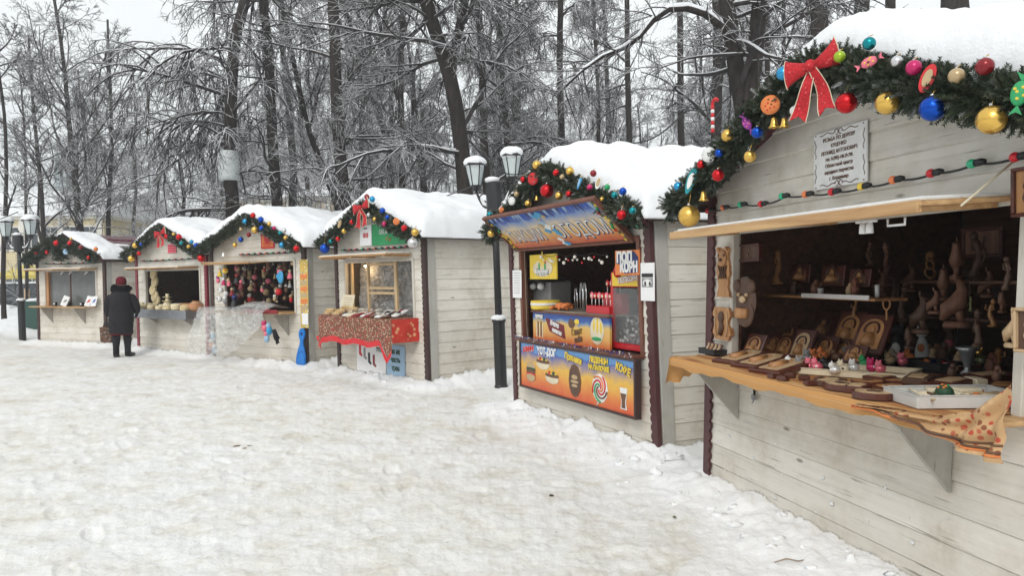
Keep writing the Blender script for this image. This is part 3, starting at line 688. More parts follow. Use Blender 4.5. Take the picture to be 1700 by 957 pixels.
garland(0, g1[:8]+[(1.34, -.25, 2.52), (1.36, -.26, 2.36), (1.38, -.26, 2.18)], .13, 620, 'ragged spruce garland with a hanging tail on the far left window kiosk', .12, 1, 3).children
r_ = garland(0, [(1.38, -.24, 2.60), (1.75, -.25, 2.50), (2.1, -.25, 2.34), (2.45, -.25, 2.25), (2.74, -.24, 2.18)], .10, 520, 'short sagging length of spruce garland on the right slope of the far left window kiosk', .11, 1, 5)
garland(1, gable_path(1), .085, 700, 'spruce garland with blue and red baubles and a bow above the straw baskets', .085, 0, 7)
garland(2, gable_path(2), .09, 700, 'spruce garland over the toy kiosk, above the small red sign', .085, 0, 9)
garland(3, gable_path(3), .09, 700, 'spruce garland with a red bow above the green sign', .085, 0, 11)
garland(4, gable_path(4, y=-.25, dz=-.02), .105, 900, 'thick spruce garland full of baubles above the printed banner flap', .082, 0, 13)
garland(5, gable_path(5, y=-.26, dz=-.035, x1=3.0+.1), .095, 1700, 'long spruce garland on the gable of the woodcarving kiosk, in the right foreground', .075, .4, 15)

# ------------------------------------------------------------------ ornaments on the garlands
ORN = []   # (k, kind, colour, px, py, ly, radius, hang)
def orn(k, kind, col, px, py, dpx, hang=0, ly=-.36, h=None): ORN.append(dict(k=k, kind=kind, col=col, px=px, py=py, d=dpx, hang=hang, ly=ly, h=h))
for a in [('gold', 1144, 359, 39, 22), ('gold', 1245, 260, 22, 12), ('white', 1320, 184, 19, 14), ('red', 1405, 171, 37, 16), ('gold', 1473, 171, 41, 14), ('blue', 1548, 180, 45, 10), ('gold', 1646, 199, 51, 10)]:
    orn(5, 'hanging', a[0], a[1], a[2], a[3], a[4])
for a in [('light blue', 1126, 310, 17), ('red', 1164, 273, 15), ('red', 1192, 291, 22), ('blue', 1194, 254, 16), ('gold', 1208, 225, 23), ('blue', 1257, 220, 21), ('light blue', 1301, 122, 26),
          ('lime green', 1394, 94, 21), ('teal', 1443, 72, 23), ('silver', 1489, 102, 21), ('magenta', 1517, 112, 27), ('tan', 1588, 126, 28), ('dark red', 1635, 110, 31)]:
    orn(5, 'ball', a[0], a[1], a[2], a[3])
orn(5, 'slipper', 'teal', 1147, 301, 30); orn(5, 'disc', 'white', 1177, 257, 27); orn(5, 'candy', 'purple', 1240, 205, 22); orn(5, 'cookie', 'orange', 1279, 174, 35)
orn(5, 'bell', 'gold', 1285, 204, 20); orn(5, 'bell', 'gold', 1302, 204, 18); orn(5, 'bell', 'gold', 1168, 326, 18)
orn(5, 'candy', 'pink', 1443, 103, 26); orn(5, 'tag', 'red', 1540, 130, 27); orn(5, 'candy', 'green', 1693, 155, 40); orn(5, 'cane', 'red', 1183, 195, 60, ly=-.28)
for a in [('gold', 891, 274, 16), ('red', 869, 298, 12), ('red', 923, 287, 12), ('gold', 946, 284, 15), ('tan', 933, 294, 9), ('dark red', 985, 288, 12), ('green', 1008, 311, 11), ('magenta', 979, 311, 11),
          ('teal', 1020, 324, 12), ('blue', 1034, 318, 14), ('red', 908, 317, 25), ('gold', 928, 325, 15), ('red', 945, 322, 13), ('tan', 858, 322, 11), ('gold', 877, 338, 13), ('teal', 1050, 350, 13), ('gold', 815, 388, 13), ('teal', 813, 357, 12), ('gold', 999, 331, 8)]:
    orn(4, 'ball', a[0], a[1], a[2], a[3])
orn(4, 'hanging', 'red', 1032, 357, 18, 8); orn(4, 'disc', 'red', 885, 297, 22); orn(4, 'disc', 'white', 850, 334, 15); orn(4, 'doll', 'light blue', 962, 304, 12); orn(4, 'tag', 'white', 994, 303, 13)
orn(4, 'bell', 'gold', 891, 329, 9); orn(4, 'cookie', 'orange', 833, 349, 11)
orn(3, 'hanging', 'blue', 539, 413, 18, 14); orn(3, 'hanging', 'silver', 685, 404, 20, 8)
for a in [('gold', 689, 386, 14), ('red', 671, 379, 12), ('blue', 635, 350, 11), ('blue', 643, 361, 9), ('light blue', 618, 331, 11), ('dark red', 609, 327, 10), ('silver', 612, 357, 8), ('gold', 622, 364, 8), ('magenta', 638, 372, 9), ('red', 584, 369, 9), ('gold', 571, 384, 9), ('red', 561, 397, 9), ('teal', 549, 401, 8)]:
    orn(3, 'ball', a[0], a[1], a[2], a[3])
orn(3, 'tag', 'tan', 564, 372, 8); orn(3, 'cookie', 'orange', 658, 368, 13)
for a in [('red', 420, 358, 10), ('blue', 433, 365, 11), ('light blue', 407, 368, 10), ('gold', 423, 382, 13), ('blue', 434, 379, 9), ('tan', 400, 381, 7), ('dark red', 413, 390, 9), ('blue', 400, 398, 10), ('gold', 390, 407, 9), ('gold', 474, 395, 8), ('gold', 447, 372, 8), ('teal', 465, 387, 8), ('silver', 472, 383, 8), ('magenta', 455, 379, 7)]:
    orn(2, 'ball', a[0], a[1], a[2], a[3])
orn(2, 'hanging', 'light blue', 468, 407, 11, 4); orn(2, 'hanging', 'red', 492, 413, 12, 4); orn(2, 'bell', 'white', 371, 423, 8)
for a in [('red', 276, 393, 9), ('red', 297, 394, 11), ('blue', 326, 408, 10), ('teal', 301, 404, 8), ('gold', 313, 410, 7), ('gold', 224, 408, 10), ('red', 231, 421, 8), ('light blue', 318, 402, 8), ('blue', 234, 406, 6), ('gold', 288, 389, 6)]:
    orn(1, 'ball', a[0], a[1], a[2], a[3])
orn(1, 'hanging', 'red', 334, 429, 14, 8); orn(1, 'hanging', 'gold', 218, 430, 12, 6)
for a in [('red', 94, 404, 11), ('red', 116, 404, 9), ('red', 78, 419, 7), ('red', 60, 420, 6), ('orange', 159, 414, 8), ('red', 147, 428, 7), ('gold', 118, 397, 5), ('dark red', 134, 411, 8)]:
    orn(0, 'ball', a[0], a[1], a[2], a[3])
orn(0, 'flower', 'pale blue', 109, 418, 10)
kindname = dict(ball='bauble', hanging='bauble', slipper='slipper_ornament', disc='disc_ornament', candy='candy_ornament', cookie='cookie_ornament', bell='bell_ornament', tag='oval_ornament', cane='candy_cane', doll='doll_ornament', flower='flower_ornament')
kindword = dict(ball='{c} bauble in the garland', hanging='{c} bauble hanging below the garland', slipper='{c} slipper shaped ornament on the garland', disc='round flat {c} ornament on the garland', candy='{c} wrapped candy ornament on the garland', cookie='spotted {c} cookie ornament on the garland', bell='small {c} bell on the garland', tag='oval {c} tag on the garland', cane='tall thin {c} candy cane standing up from the garland', doll='{c} doll ornament on the garland', flower='{c} fabric flower on the garland')
for o in ORN:
    same = sorted([q for q in ORN if q['k'] == o['k'] and q['kind'] == o['kind'] and q['col'] == o['col']], key=lambda q: q['px'])
    base = kindword[o['kind']].format(c=o['col'])
    if len(same) > 1: base += ', '+ORD[same.index(o)]+' '+o['col'].split()[-1]+' one from the left'
    base += ', '+KS[o['k']]
    o['label'] = base
def candyshape(mb, r, mat, dot):
    mb.ball((0, 0, 0), r, mat, 14, 8, (1.15, .35, .72))
    for s in (-1, 1):
        mb.prism([(s*r*1.0, 0), (s*r*1.9, r*.55), (s*r*1.65, 0), (s*r*1.9, -r*.5)], -.05*r, .05*r, mat)
    if dot:
        for a, b in ((.1, .2), (-.5, .1), (.5, -.2), (-.2, -.35), (.35, .4)):
            mb.ball((a*r, -.31*r, b*r), .15*r, dot, 8, 4, (1, .35, 1))
for o in ORN:
    k = o['k']; r = pxsize(k, o['px'], o['py'], o['ly'], o['d'])/2*.93; x, z = U(k, o['px'], o['py'], o['ly'])
    kd = o['kind']; M = KMat(k, x, o['ly'], z, 0 if kd in ('ball', 'hanging', 'cane') else R(38 if k == 5 else 25)); c = o['col']; rng = random.Random(int(o['px']))
    mat = 'ball_'+c; root = thing(kindname[kd], o['label'], 'ornament' if kd not in ('ball', 'hanging') else 'bauble', M, 'ornaments on the kiosk garlands')
    seg = 24 if k == 5 else (16 if k == 4 else 10)
    mb = MB()
    if kd in ('ball', 'hanging'):
        mb.ball((0, 0, 0), r, mat, seg, seg//2+2); mb.build('globe', root)
        mb = MB(); mb.lathe([(.16*r, .94*r), (.17*r, 1.14*r), (.08*r, 1.17*r)], 'steel', 8)
        hl = pxsize(k, o['px'], o['py'], o['ly'], o['hang'])
        top = r*1.15+max(hl, r*.25); mb.tube([(0, 0, r*1.1), (0, .02, top)], max(.0022, r*.03), 'ball_gold', 4); mb.build('hanger', root)
        if kd == 'hanging' and k == 5: 
            mb = MB(); mb.lathe([(r*1.004, -.028*r), (r*1.012, 0), (r*1.004, .028*r)], mat, seg); mb.build('seam', root)
    elif kd == 'disc': mb.lathe([(r*.2, -.008), (r, -.008), (r*1.02, 0), (r, .008), (r*.2, .008)], 'p_'+c, 20); mb.v = [(p[0], p[2], p[1]) for p in mb.v]; mb.build('plate', root)
    elif kd == 'cookie':
        mb.lathe([(r*.2, -.01), (r*.96, -.01), (r, 0), (r*.96, .01), (r*.2, .01)], 'p_'+c, 20); mb.v = [(p[0], p[2], p[1]) for p in mb.v]; mb.build('biscuit', root)
        mb = MB()
        for i in range(9):
            a = i*2.4; q = r*.22*math.sqrt(i+.5); mb.ball((q*math.cos(a), -.011, q*math.sin(a)), r*.10, 'p_red' if i % 3 else 'p_brown', 8, 4, (1, .5, 1))
        mb.build('spots', root)
    elif kd == 'candy':
        candyshape(mb, r, 'p_'+c, {'pink': 'p_yellow', 'green': 'p_yellow', 'purple': 'p_pink'}[c])
        T_ = Matrix.Rotation({'pink': R(20), 'green': R(80), 'purple': R(-60)}[c]*-1, 4, 'Y'); mb.v = [tuple(T_ @ Vector(p)) for p in mb.v]; mb.build('sweet', root)
    elif kd == 'bell':
        mb.lathe([(r*.12, r), (r*.45, r*.8), (r*.6, 0), (r*.72, -.5*r), (r*1.05, -.85*r), (r*1.0, -.9*r), (r*.5, -.6*r)], mat, 14); mb.build('bell', root)
        mb = MB(); mb.ball((0, 0, -.9*r), .2*r, mat, 8, 6); mb.build('clapper', root)
    elif kd == 'slipper' or kd == 'tag' or kd == 'doll':
        n = 20; rr = r; hh = {'slipper': 1.6, 'tag': 1.9, 'doll': 1.9}[kd]*r; ww = {'slipper': .55, 'tag': .85, 'doll': .5}[kd]*r
        poly = [(ww*math.cos(2*PI*i/n)*(1+.25*math.sin(2*PI*i/n) if kd != 'tag' else 1), hh*math.sin(2*PI*i/n)) for i in range(n)]
        mb.prism(poly, -.006, .006, 'p_'+c); T_ = Matrix.Rotation(R(22), 4, 'Y'); mb.v = [tuple(T_ @ Vector(p)) for p in mb.v]; mb.build('plate', root)
        mb = MB(); mb.prism([(a*.62, b*.62) for a, b in poly], -.011, -.0065, {'slipper': 'p_white', 'tag': 'p_tan', 'doll': 'p_pale blue'}[kd])
        mb.v = [tuple(T_ @ Vector(p)) for p in mb.v]; mb.build('centre', root)
        if kd == 'doll': mb = MB(); mb.ball((hh*.35, 0, hh*.95), r*.42, 'p_tan', 10, 8); mb.build('head', root)
    elif kd == 'flower':
        for i in range(6): a = i*PI/3; mb.ball((r*.6*math.cos(a), 0, r*.6*math.sin(a)), r*.5, 'p_'+c, 8, 6, (1, .3, 1))
        mb.build('petals', root)
    elif kd == 'cane':
        hgt = r*2; pts = [(0, 0, -r*.9)]+[(0, 0, -r*.9+hgt*.8*i/6) for i in range(1, 7)]
        q = r*.32; zc = -r*.9+hgt*.8
        pts += [(q-q*math.cos(a), 0, zc+q*math.sin(a)) for a in np.linspace(.3, 2.6, 8)]
        mb.tube(pts, .011, 'p_red', 8); mb.build('stick', root)
        mb = MB()
        for i in range(7): z_ = -r*.9+hgt*.8*(i+.5)/7; mb.lathe([(.0115, z_-.012), (.0125, z_), (.0115, z_+.012)], 'p_white' if i % 2 else 'p_red', 8)
        mb.build('stripes', root)

# ------------------------------------------------------------------ bows
def bow(k, px, py, hpx, label, ly=-.40):
    s = pxsize(k, px, py, ly, hpx)/2*(.78 if k == 5 else .9); x, z = U(k, px, py, ly)
    root = thing('ribbon_bow', label, 'bow', KMat(k, x, ly, z, R(38 if k == 5 else 15)), 'red ribbon bows on the garlands')
    red = 'glitter_red'
    def band(pts, wd, name, th=.006):
        mb = MB(); n = len(pts); vs = []
        for (x_, y_, z_), w2 in zip(pts, wd):
            vs += [(x_[0], y_, x_[1]), (z_[0], y_, z_[1])] if False else []
        return mb
    for sg in (-1, 1):      # two loops, a puffed closed surface
        mb = MB(); m_ = 18; n_ = 10; vs = []
        for i in range(m_+1):
            u = i/m_; lx = sg*s*.72*math.sin(PI*u/2)**.8; hh = s*(.10+.34*u**.8)*(1.0 if u < .97 else .93)
            puff = s*.20*math.sin(PI*min(1, u*1.05))+s*.03
            for j in range(n_*2):
                a = 2*PI*j/(n_*2); vs.append((lx+sg*.05*s*math.cos(a)**2*u, -abs(.02)-puff*math.cos(a)*.8, hh*math.sin(a)+s*.22*u*sg*(.9 if sg > 0 else .35)))
        fs = [(i*2*n_+j, i*2*n_+(j+1) % (2*n_), (i+1)*2*n_+(j+1) % (2*n_), (i+1)*2*n_+j) for i in range(m_) for j in range(2*n_)]
        fs.append(tuple(m_*2*n_+j for j in range(2*n_))); mb.add(vs, fs, red, True)
        if sg > 0: T_ = Matrix.Rotation(R(-12), 4, 'Y')
        else: T_ = Matrix.Rotation(R(-4), 4, 'Y')
        mb.v = [tuple(T_ @ Vector(p)) for p in mb.v]; o = mb.build('loop', root)
        mb = MB(); edge = [tuple(T_ @ Vector(p)) for p in [vs[m_*2*n_+j] for j in range(2*n_)]]; mb.tube(edge+[edge[0]], max(.0028, s*.018), 'p_cream', 5); mb.build('edging', o)
    for sg, ang, L in ((-1, R(14), 1.55), (1, R(-20), 1.45)):
        mb = MB(); n = 12; vs = []
        for i in range(n+1):
            u = i/n; wd = s*(.09+.15*u); y = -.03-.02*math.sin(u*7+sg); zc = -u*s*L; xc = s*.04*math.sin(u*5)
            e = s*.12*u**8
            vs += [(xc-wd, y, zc+0), (xc, y-.012*s, zc+e*1.3), (xc+wd, y, zc), (xc-wd, y+.006, zc), (xc, y+.006, zc+e*1.3), (xc+wd, y+.006, zc)]
        fs = []
        for i in range(n):
            a = i*6; b = a+6; fs += [(a, b, b+1, a+1), (a+1, b+1, b+2, a+2), (a+4, b+4, b+3, a+3), (a+5, b+5, b+4, a+4), (a, a+3, b+3, b), (a+5, a+2, b+2, b+5)]
        a = n*6; fs += [(a, a+3, a+4, a+1), (a+1, a+4, a+5, a+2)]
        T_ = Matrix.Rotation(ang, 4, 'Y'); vs = [tuple(T_ @ Vector(p)) for p in vs]; mb.add(vs, fs, red); o = mb.build('tail', root)
        mb = MB()
        for q in (0, 2): mb.tube([vs[i*6+q] for i in range(n+1)], max(.0025, s*.014), 'p_cream', 5)
        mb.build('edging', o)
    mb = MB(); mb.ball((0, -.05, 0), s*.17, red, 12, 8, (1, .8, 1)); mb.build('knot', root)
bow(5, 1350, 112, 150, 'big red glitter bow with pale edges at the peak of the woodcarving kiosk')
bow(3, 601, 345, 52, 'red ribbon bow at the peak of the sock kiosk with the green sign')
bow(1, 267, 388, 36, 'small red ribbon bow at the peak of the basket kiosk')

# ------------------------------------------------------------------ strings of coloured bulbs on the gables
def light_string(k, pts, bulbs, label, rb, rc, seg=10):
    """pts, bulbs: pixel positions on the wall plane; bulbs carry a colour"""
    ly = -.05; root = thing('light_string', label, 'string lights', KM[k], 'bulb strings across the kiosk fronts')
    P = [(lambda q: (q[0], ly, q[1]))(U(k, a, b, ly)) for a, b in pts]
    mb = MB(); path = []
    for i in range(len(P)-1):
        for j in range(5):
            t = j/5; p = Vector(P[i]).lerp(Vector(P[i+1]), t); p.z -= .010*math.sin(PI*t)*(1 if rb > .015 else .3); path.append(tuple(p))
    path.append(P[-1]); mb.tube(path, rc, 'black_rubber', 6); mb.build('cable', root, KT[k])
    for i, (a, b, c) in enumerate(bulbs):
        x, z = U(k, a, b, ly); sgn = 1
        mb = MB(); mb.ball((x, ly-.012, z), rb, 'bulb_'+c, seg, seg-2, (1.12, 1, 1)); o = mb.build('bulb', root, KT[k])
        mb = MB(); mb.tube([(x+rb*.6, ly-.010, z), (x+rb*2.0, ly-.006, z+.002), (x+rb*2.9, ly, z+.003)], [rb*.78, rb*.8, rb*.45], 'black_rubber', 8); mb.build('socket', o, KT[k])
B6 = [(1178, 350, 'red'), (1203, 345, 'orange'), (1232, 340, 'green'), (1266, 339, 'red'), (1301, 326, 'green'), (1340, 323, 'orange'), (1384, 319, 'red'), (1433, 310, 'yellow'), (1486, 299, 'orange'), (1549, 288, 'red'), (1617, 272, 'green'), (1689, 261, 'red')]
light_string(5, [(1172, 353)]+[(a+4, b) for a, b, c in B6]+[(1760, 245)], B6, 'black cable of big coloured bulbs across the woodcarving kiosk', .021, .006, 14)
light_string(4, [(1030, 376), (1050, 378), (1078, 377)], [(1042, 378, 'orange'), (1061, 375, 'green')], 'short cable with an orange and a green bulb beside the banner flap', .021, .007)
def farstring(k, x0, y0, x1, y1, n, label):
    cols = ['green', 'red', 'red', 'green', 'orange', 'red']
    bl = [(x0+(x1-x0)*(i+.5)/n, y0+(y1-y0)*(i+.5)/n, cols[(i*5+k) % 6]) for i in range(n)]
    light_string(k, [(x0, y0), ((x0+x1)/2, (y0+y1)/2+1), (x1, y1)], bl, label, .019, .012, 8)
farstring(3, 566, 416, 690, 409, 12, 'bulb string under the green sign of the sock kiosk')
farstring(2, 397, 423, 497, 418, 10, 'bulb string under the small red sign of the toy kiosk')
farstring(1, 233, 434, 328, 429, 9, 'bulb string across the basket kiosk')
farstring(0, 70, 438, 168, 436, 8, 'bulb string across the far left window kiosk')

# ------------------------------------------------------------------ street lamps
def lantern(mb_list, root, c, s):
    x, y, z = c
    mb = MB(); mb.lathe([(.05*s, 0), (.06*s, .02*s), (.04*s, .05*s), (.10*s, .08*s)], 'black_iron', 8, (x, y, z)); 
    for k in range(6):      # corner bars
        a = 2*PI*k/6; mb.tube([(x+.095*s*math.cos(a), y+.095*s*math.sin(a), z+.08*s), (x+.16*s*math.cos(a), y+.16*s*math.sin(a), z+.40*s)], .008*s, 'black_iron', 4)
    mb.lathe([(.15*s, .39*s), (.20*s, .40*s), (.20*s, .42*s), (.10*s, .50*s), (.03*s, .54*s)], 'black_iron', 6, (x, y, z), False)
    o = mb.build('lantern', root)
    mb = MB(); mb.lathe([(.088*s, .085*s), (.15*s, .39*s)], 'glass_frosted', 6, (x, y, z), False); mb.build('glass', o)
    mb = MB(); mb.ball((x, y, z+.45*s), .185*s, 'snow', 16, 10, (1, 1, .60), jit=.18); mb.build('snow_cap', o)
    mb = MB(); mb.tube([(x, y, z+.5*s), (x, y, z+.66*s)], [.012*s, .003*s], 'black_iron', 6); mb.build('finial', o)
def street_lamp(base, top_h, arms, label, lean=0, boxh=1.05, s=1.0):
    root = thing('street_lamp', label, 'street lamp', Matrix.Translation(base) @ Matrix.Rotation(lean, 4, 'Y'), 'black street lamps')
    mb = MB(); mb.lathe([(.095, -.1), (.095, .05), (.085, .07), (.085, boxh-.05), (.10, boxh-.04), (.10, boxh), (.05, boxh+.02)], 'black_iron', 12, smooth=False); mb.build('base', root)
    mb = MB(); mb.tube([(0, 0, boxh), (0, 0, top_h-.1)], [.052, .045], 'black_iron', 12); mb.lathe([(.05, top_h-.45), (.115, top_h-.42), (.115, top_h-.02), (.05, top_h+.02)], 'black_iron', 10, smooth=False)
    mb.lathe([(.04, top_h), (.05, top_h+.04), (.01, top_h+.14)], 'black_iron', 8); mb.build('post', root)
    for q_ in ((.0, 0, boxh+.015), (-.02, 0, top_h+.03)): mb = MB(); mb.ball(q_, .11, 'snow', 10, 6, (1, 1, .45), jit=.3); mb.build('snow_cap', root)
    for (dx, dy, dz) in arms:
        n = 10; mb = MB(); pts = []
        for i in range(n+1):
            t = i/n; pts.append((dx*t, dy*t, top_h-.22+(dz-.0)*t**2-.16*math.sin(PI*t)))
        mb.tube(pts, .018, 'black_iron', 6)
        sc = []      # scroll under the arm
        for i in range(14):
            a = i*.45; r_ = .11*(1-i/16); sc.append((dx*.45+(dx/abs(dx) if abs(dx) > .01 else 1)*r_*math.cos(a), dy*.45, top_h-.24+r_*math.sin(a)))
        mb.tube(sc, .010, 'black_iron', 5); arm = mb.build('arm', root)
        mb = MB(); mb.tube([(dx*t, dy*t, top_h-.22+dz*t*t-.16*math.sin(PI*t)+.025) for t in (.15, .35, .6, .85)], [.012, .022, .022, .010], 'snow', 6); mb.build('arm_snow', arm)
        lantern(None, root, (dx, dy, top_h-.22+dz), s)
p = at(822, 300, 10.57)
street_lamp((-.17, 10.57, .0), 2.93, [(-.26, .1, .12), (.26, -.1, .20)], 'tall black double lantern lamp post between the sock kiosk and the popcorn kiosk', R(-1.3), 1.0, .88)
street_lamp((-12.82, 19.59, .0), 2.82, [(-.40, .12, .12), (.36, -.05, .13)], 'black double lantern lamp post at the far left of the photo', R(-1.0), 1.12, 1.12)
# ------------------------------------------------------------------ signs and counters' goods
def board(k, name, label, cat, corners, ly, th, mat, extra=None, group=None):
    """corners: px TL, TR, BR, BL on plane ly -> a rectangular board in that plane"""
    q = [U(k, a, b, ly) for a, b in corners]; x0 = (q[0][0]+q[3][0])/2; x1 = (q[1][0]+q[2][0])/2; z1 = (q[0][1]+q[1][1])/2; z0 = (q[2][1]+q[3][1])/2
    root = thing(name, label, cat, KMat(k, (x0+x1)/2, ly, (z0+z1)/2), group); w_, h_ = x1-x0, z1-z0
    mb = MB(); mb.bbox((0, th/2, 0), (w_, th, h_), mat, .003); mb.build('panel', root)
    return root, w_, h_
# woodcarver's name board
root, w_, h_ = board(5, 'carver_sign', 'white engraved name board with brown Cyrillic lettering and scrolls on the woodcarving kiosk', 'sign', [(1350, 222), (1438, 201), (1440, 302), (1352, 316)], -.03, .012, 'p_white')
lines = ['РЕЗЬБА ПО ДЕРЕВУ', 'КУЦЕНКО', 'ЛЕОНИД АНТОНОВИЧ', 'тел.: 8-(905)-140-29-790', 'Областной центр', 'народного творчества', 'г. Владимир']
for i, l in enumerate(lines):
    mb = MB(); mb.text(l, h_*.092, (0, -.0025, h_*(.335-.113*i)), 'p_brown', sx=.74 if len(l) > 18 else .92, bold=.0, ext=.001); mb.build('lettering', root)
mb = MB()
for sg in (-1, 1):
    for s2 in (-1, 1):
        pts = [(s2*w_*(.06+.30*t), -.003, sg*h_*(.445-.02*math.sin(t*9))) for t in np.linspace(0, 1, 12)]; mb.tube(pts, .0022, 'p_brown', 4)
        pts = [(s2*(w_*.455-.006*math.sin(t*12)), -.003, sg*h_*(.05+.33*t)) for t in np.linspace(0, 1, 12)]; mb.tube(pts, .0018, 'p_brown', 4)
        pts = [(s2*w_*(.04+.035*math.cos(a)), -.003, sg*h_*.44+w_*.035*math.sin(a)) for a in np.linspace(0, 5, 10)]; mb.tube(pts, .0022, 'p_brown', 4)
mb.build('scrollwork', root)
mb = MB()
for a in (-1, 1):
    for b in (-1, 1): mb.ball((a*w_*.45, -.002, b*h_*.46), .004, 'p_brown', 8, 4)
mb.build('screws', root)
# sock kiosk signs
root, w_, h_ = board(3, 'green_sign', 'green printed sign with white Cyrillic words under the garland', 'sign', [(617, 374), (674, 366), (676, 404), (618, 409)], -.04, .012, 'p_green')
mb = MB(); mb.text('САЛ, ВИНОГРАД', h_*.27, (0, -.004, h_*.1), 'p_white', sx=.72, bold=.002); mb.build('lettering', root)
mb = MB(); mb.tube([(-.04, -.004, -h_*.3), (-.08, -.004, -h_*.2), (-.03, -.004, -h_*.12), (.02, -.004, -h_*.3), (.07, -.004, -h_*.2), (.03, -.004, -h_*.36)], .006, 'p_orange', 5); mb.build('ornament', root)
root, w_, h_ = board(3, 'white_sign', 'narrow white paper sign with red figures, left of the green sign', 'sign', [(597, 375), (616, 374), (617, 408), (598, 409)], -.035, .006, 'white_paper')
mb = MB(); mb.text('1010', h_*.34, (0, -.004, 0), 'p_red', sx=.75, bold=.003); mb.build('lettering', root); mb = MB(); mb.box((0, -.002, h_*.35), (w_*.3, .003, .02), 'p_black'); mb.build('emblem', root)
root, w_, h_ = board(3, 'sock_poster', 'white paper poster with printed socks and green lettering below the floral tablecloth', 'poster', [(592, 572), (640, 575), (641, 628), (593, 611)], -.02, .003, 'white_paper')
for i, (a, b) in enumerate(((-.38, .28), (-.22, .18), (-.06, .02), (.10, -.04))):
    mb = MB(); hh = h_*.2; x, z = a*w_, b*h_
    mb.prism([(x-.03, z+hh), (x+.03, z+hh), (x+.03, z-hh*.5), (x+.075, z-hh*.9), (x+.05, z-hh*1.2), (x-.03, z-hh*.8)], -.004, -.0005, ['p_red', 'p_grey', 'p_black', 'p_dark red'][i]); mb.build('printed_sock', root)
mb = MB(); mb.text('ЭТО', h_*.2, (w_*.28, -.003, h_*.36), 'p_dark green', sx=.9, bold=.004); mb.build('lettering', root)
root, w_, h_ = board(3, 'price_poster', 'pale blue poster with green handwriting, right of the sock poster', 'poster', [(641, 572), (672, 575), (673, 627), (642, 622)], -.02, .003, 'p_pale blue')
for i, l in enumerate(['но на', 'часть', 'трен']):
    mb = MB(); mb.text(l, h_*.24, (0, -.003, h_*(.28-.27*i)), 'p_dark green', sx=.85, bold=.004); mb.build('lettering', root)
root, w_, h_ = board(2, 'small_sign', 'small red framed notice in the gable of the toy kiosk', 'sign', [(433, 386), (455, 384), (455, 412), (433, 414)], -.03, .01, 'p_red')
mb = MB(); mb.box((0, -.002, -.0), (w_*.8, .004, h_*.8), 'p_orange'); mb.build('inner_field', root)
mb = MB(); mb.ball((0, -.006, h_*.12), w_*.26, 'p_red', 12, 6, (1, .1, 1)); mb.box((0, -.006, -h_*.2), (w_*.6, .003, .02), 'p_red'); mb.box((0, -.006, -h_*.32), (w_*.5, .003, .015), 'p_red'); mb.build('emblem', root)
root, w_, h_ = board(1, 'small_sign', 'small pink notice in the gable of the basket kiosk', 'sign', [(278, 406), (292, 405), (292, 420), (278, 421)], -.03, .01, 'p_pink')
mb = MB()
for i in range(3): mb.box((0, -.002, h_*(.28-.28*i)), (w_*.8, .004, h_*.13), 'p_red')
mb.build('printing', root)

# ---- carved plaques on the wall of the woodcarving kiosk
def carved_post(k, label, corners, ly, mat, seed):
    q = [U(k, a, b, ly) for a, b in corners]; w_ = q[1][0]-q[0][0]; h_ = q[0][1]-q[1][1]
    rng = random.Random(seed); root = thing('wall_carving', label, 'wood carving', KMat(k, (q[0][0]+q[1][0])/2, ly, (q[0][1]+q[1][1])/2), 'carved wooden wall plaques')
    n = 26; L = []; Rr = []
    for i in range(n+1):
        t = i/n; z = -h_/2+h_*t; e = w_*.5*(.86+.16*math.sin(t*11+seed)+.06*rng.uniform(-1, 1)); L.append((-e, z)); Rr.append((e*.98+.004*rng.uniform(-1, 1), z))
    mb = MB(); mb.prism(L+Rr[::-1], 0, .03, mat); mb.build('slab', root)
    return root, w_, h_, rng
root, w_, h_, rng = carved_post(5, 'tall amber animal carving with pointed ears, on the left door jamb', [(1190, 414), (1210, 494)], -.05, 'carving_amber', 2)
mb = MB()
for s_ in (-1, 1): mb.prism([(s_*w_*.42, h_*.46), (s_*w_*.15, h_*.46), (s_*w_*.3, h_*.54)], -.012, .02, 'carving_amber'); mb.ball((s_*w_*.2, -.008, h_*.36), w_*.07, 'carving_brown', 8, 6)
mb.ball((0, -.004, h_*.30), w_*.33, 'carving_amber', 12, 8, (1, .22, 1)); mb.ball((0, -.02, h_*.27), w_*.10, 'carving_brown', 8, 6, (1, .6, .7))
mb.build('head', root)
mb = MB()
for i in range(4): mb.tube([((-.3+.2*i)*w_, -.004, h_*.15), ((-.1+.1*i)*w_, -.010, h_*0.), ((-.3+.2*i)*w_, -.004, -h_*.12)], .006, 'carving_brown', 5)
mb.build('body_relief', root)
root, w_, h_, rng = carved_post(5, 'amber relief plaque of a figure with rough bark edges, below the tall animal carving', [(1184, 510), (1212, 567)], -.05, 'carving_amber', 5)
mb = MB(); mb.ball((0, -.004, h_*.2), w_*.15, 'carving_brown', 10, 6, (1, .5, 1.2)); mb.tube([(0, -.002, h_*.1), (w_*.06, -.004, -h_*.1), (-w_*.05, -.002, -h_*.33)], [w_*.07, w_*.10, w_*.09], 'carving_brown', 8)
mb.tube([(-w_*.3, -.004, h_*.4), (-w_*.36, -.004, 0), (-w_*.28, -.004, -h_*.4)], .006, 'carving_light', 5); mb.tube([(w_*.3, -.004, h_*.4), (w_*.36, -.004, 0), (w_*.28, -.004, -h_*.4)], .006, 'carving_light', 5); mb.build('relief_figure', root)
q0 = U(5, 1217, 470, -.09); q1 = U(5, 1252, 537, -.09); w_ = q1[0]-q0[0]; h_ = q0[1]-q1[1]
root = thing('bear_carving', 'brown bear shaped carving with round ears and a little cup, hung on the opening frame', 'wood carving', KMat(5, (q0[0]+q1[0])/2, -.08, (q0[1]+q1[1])/2), 'carved wooden wall plaques')
mb = MB(); mb.ball((0, .01, h_*.05), w_*.46, 'carving_brown', 16, 12, (1, .14, 1.25), jit=.15)
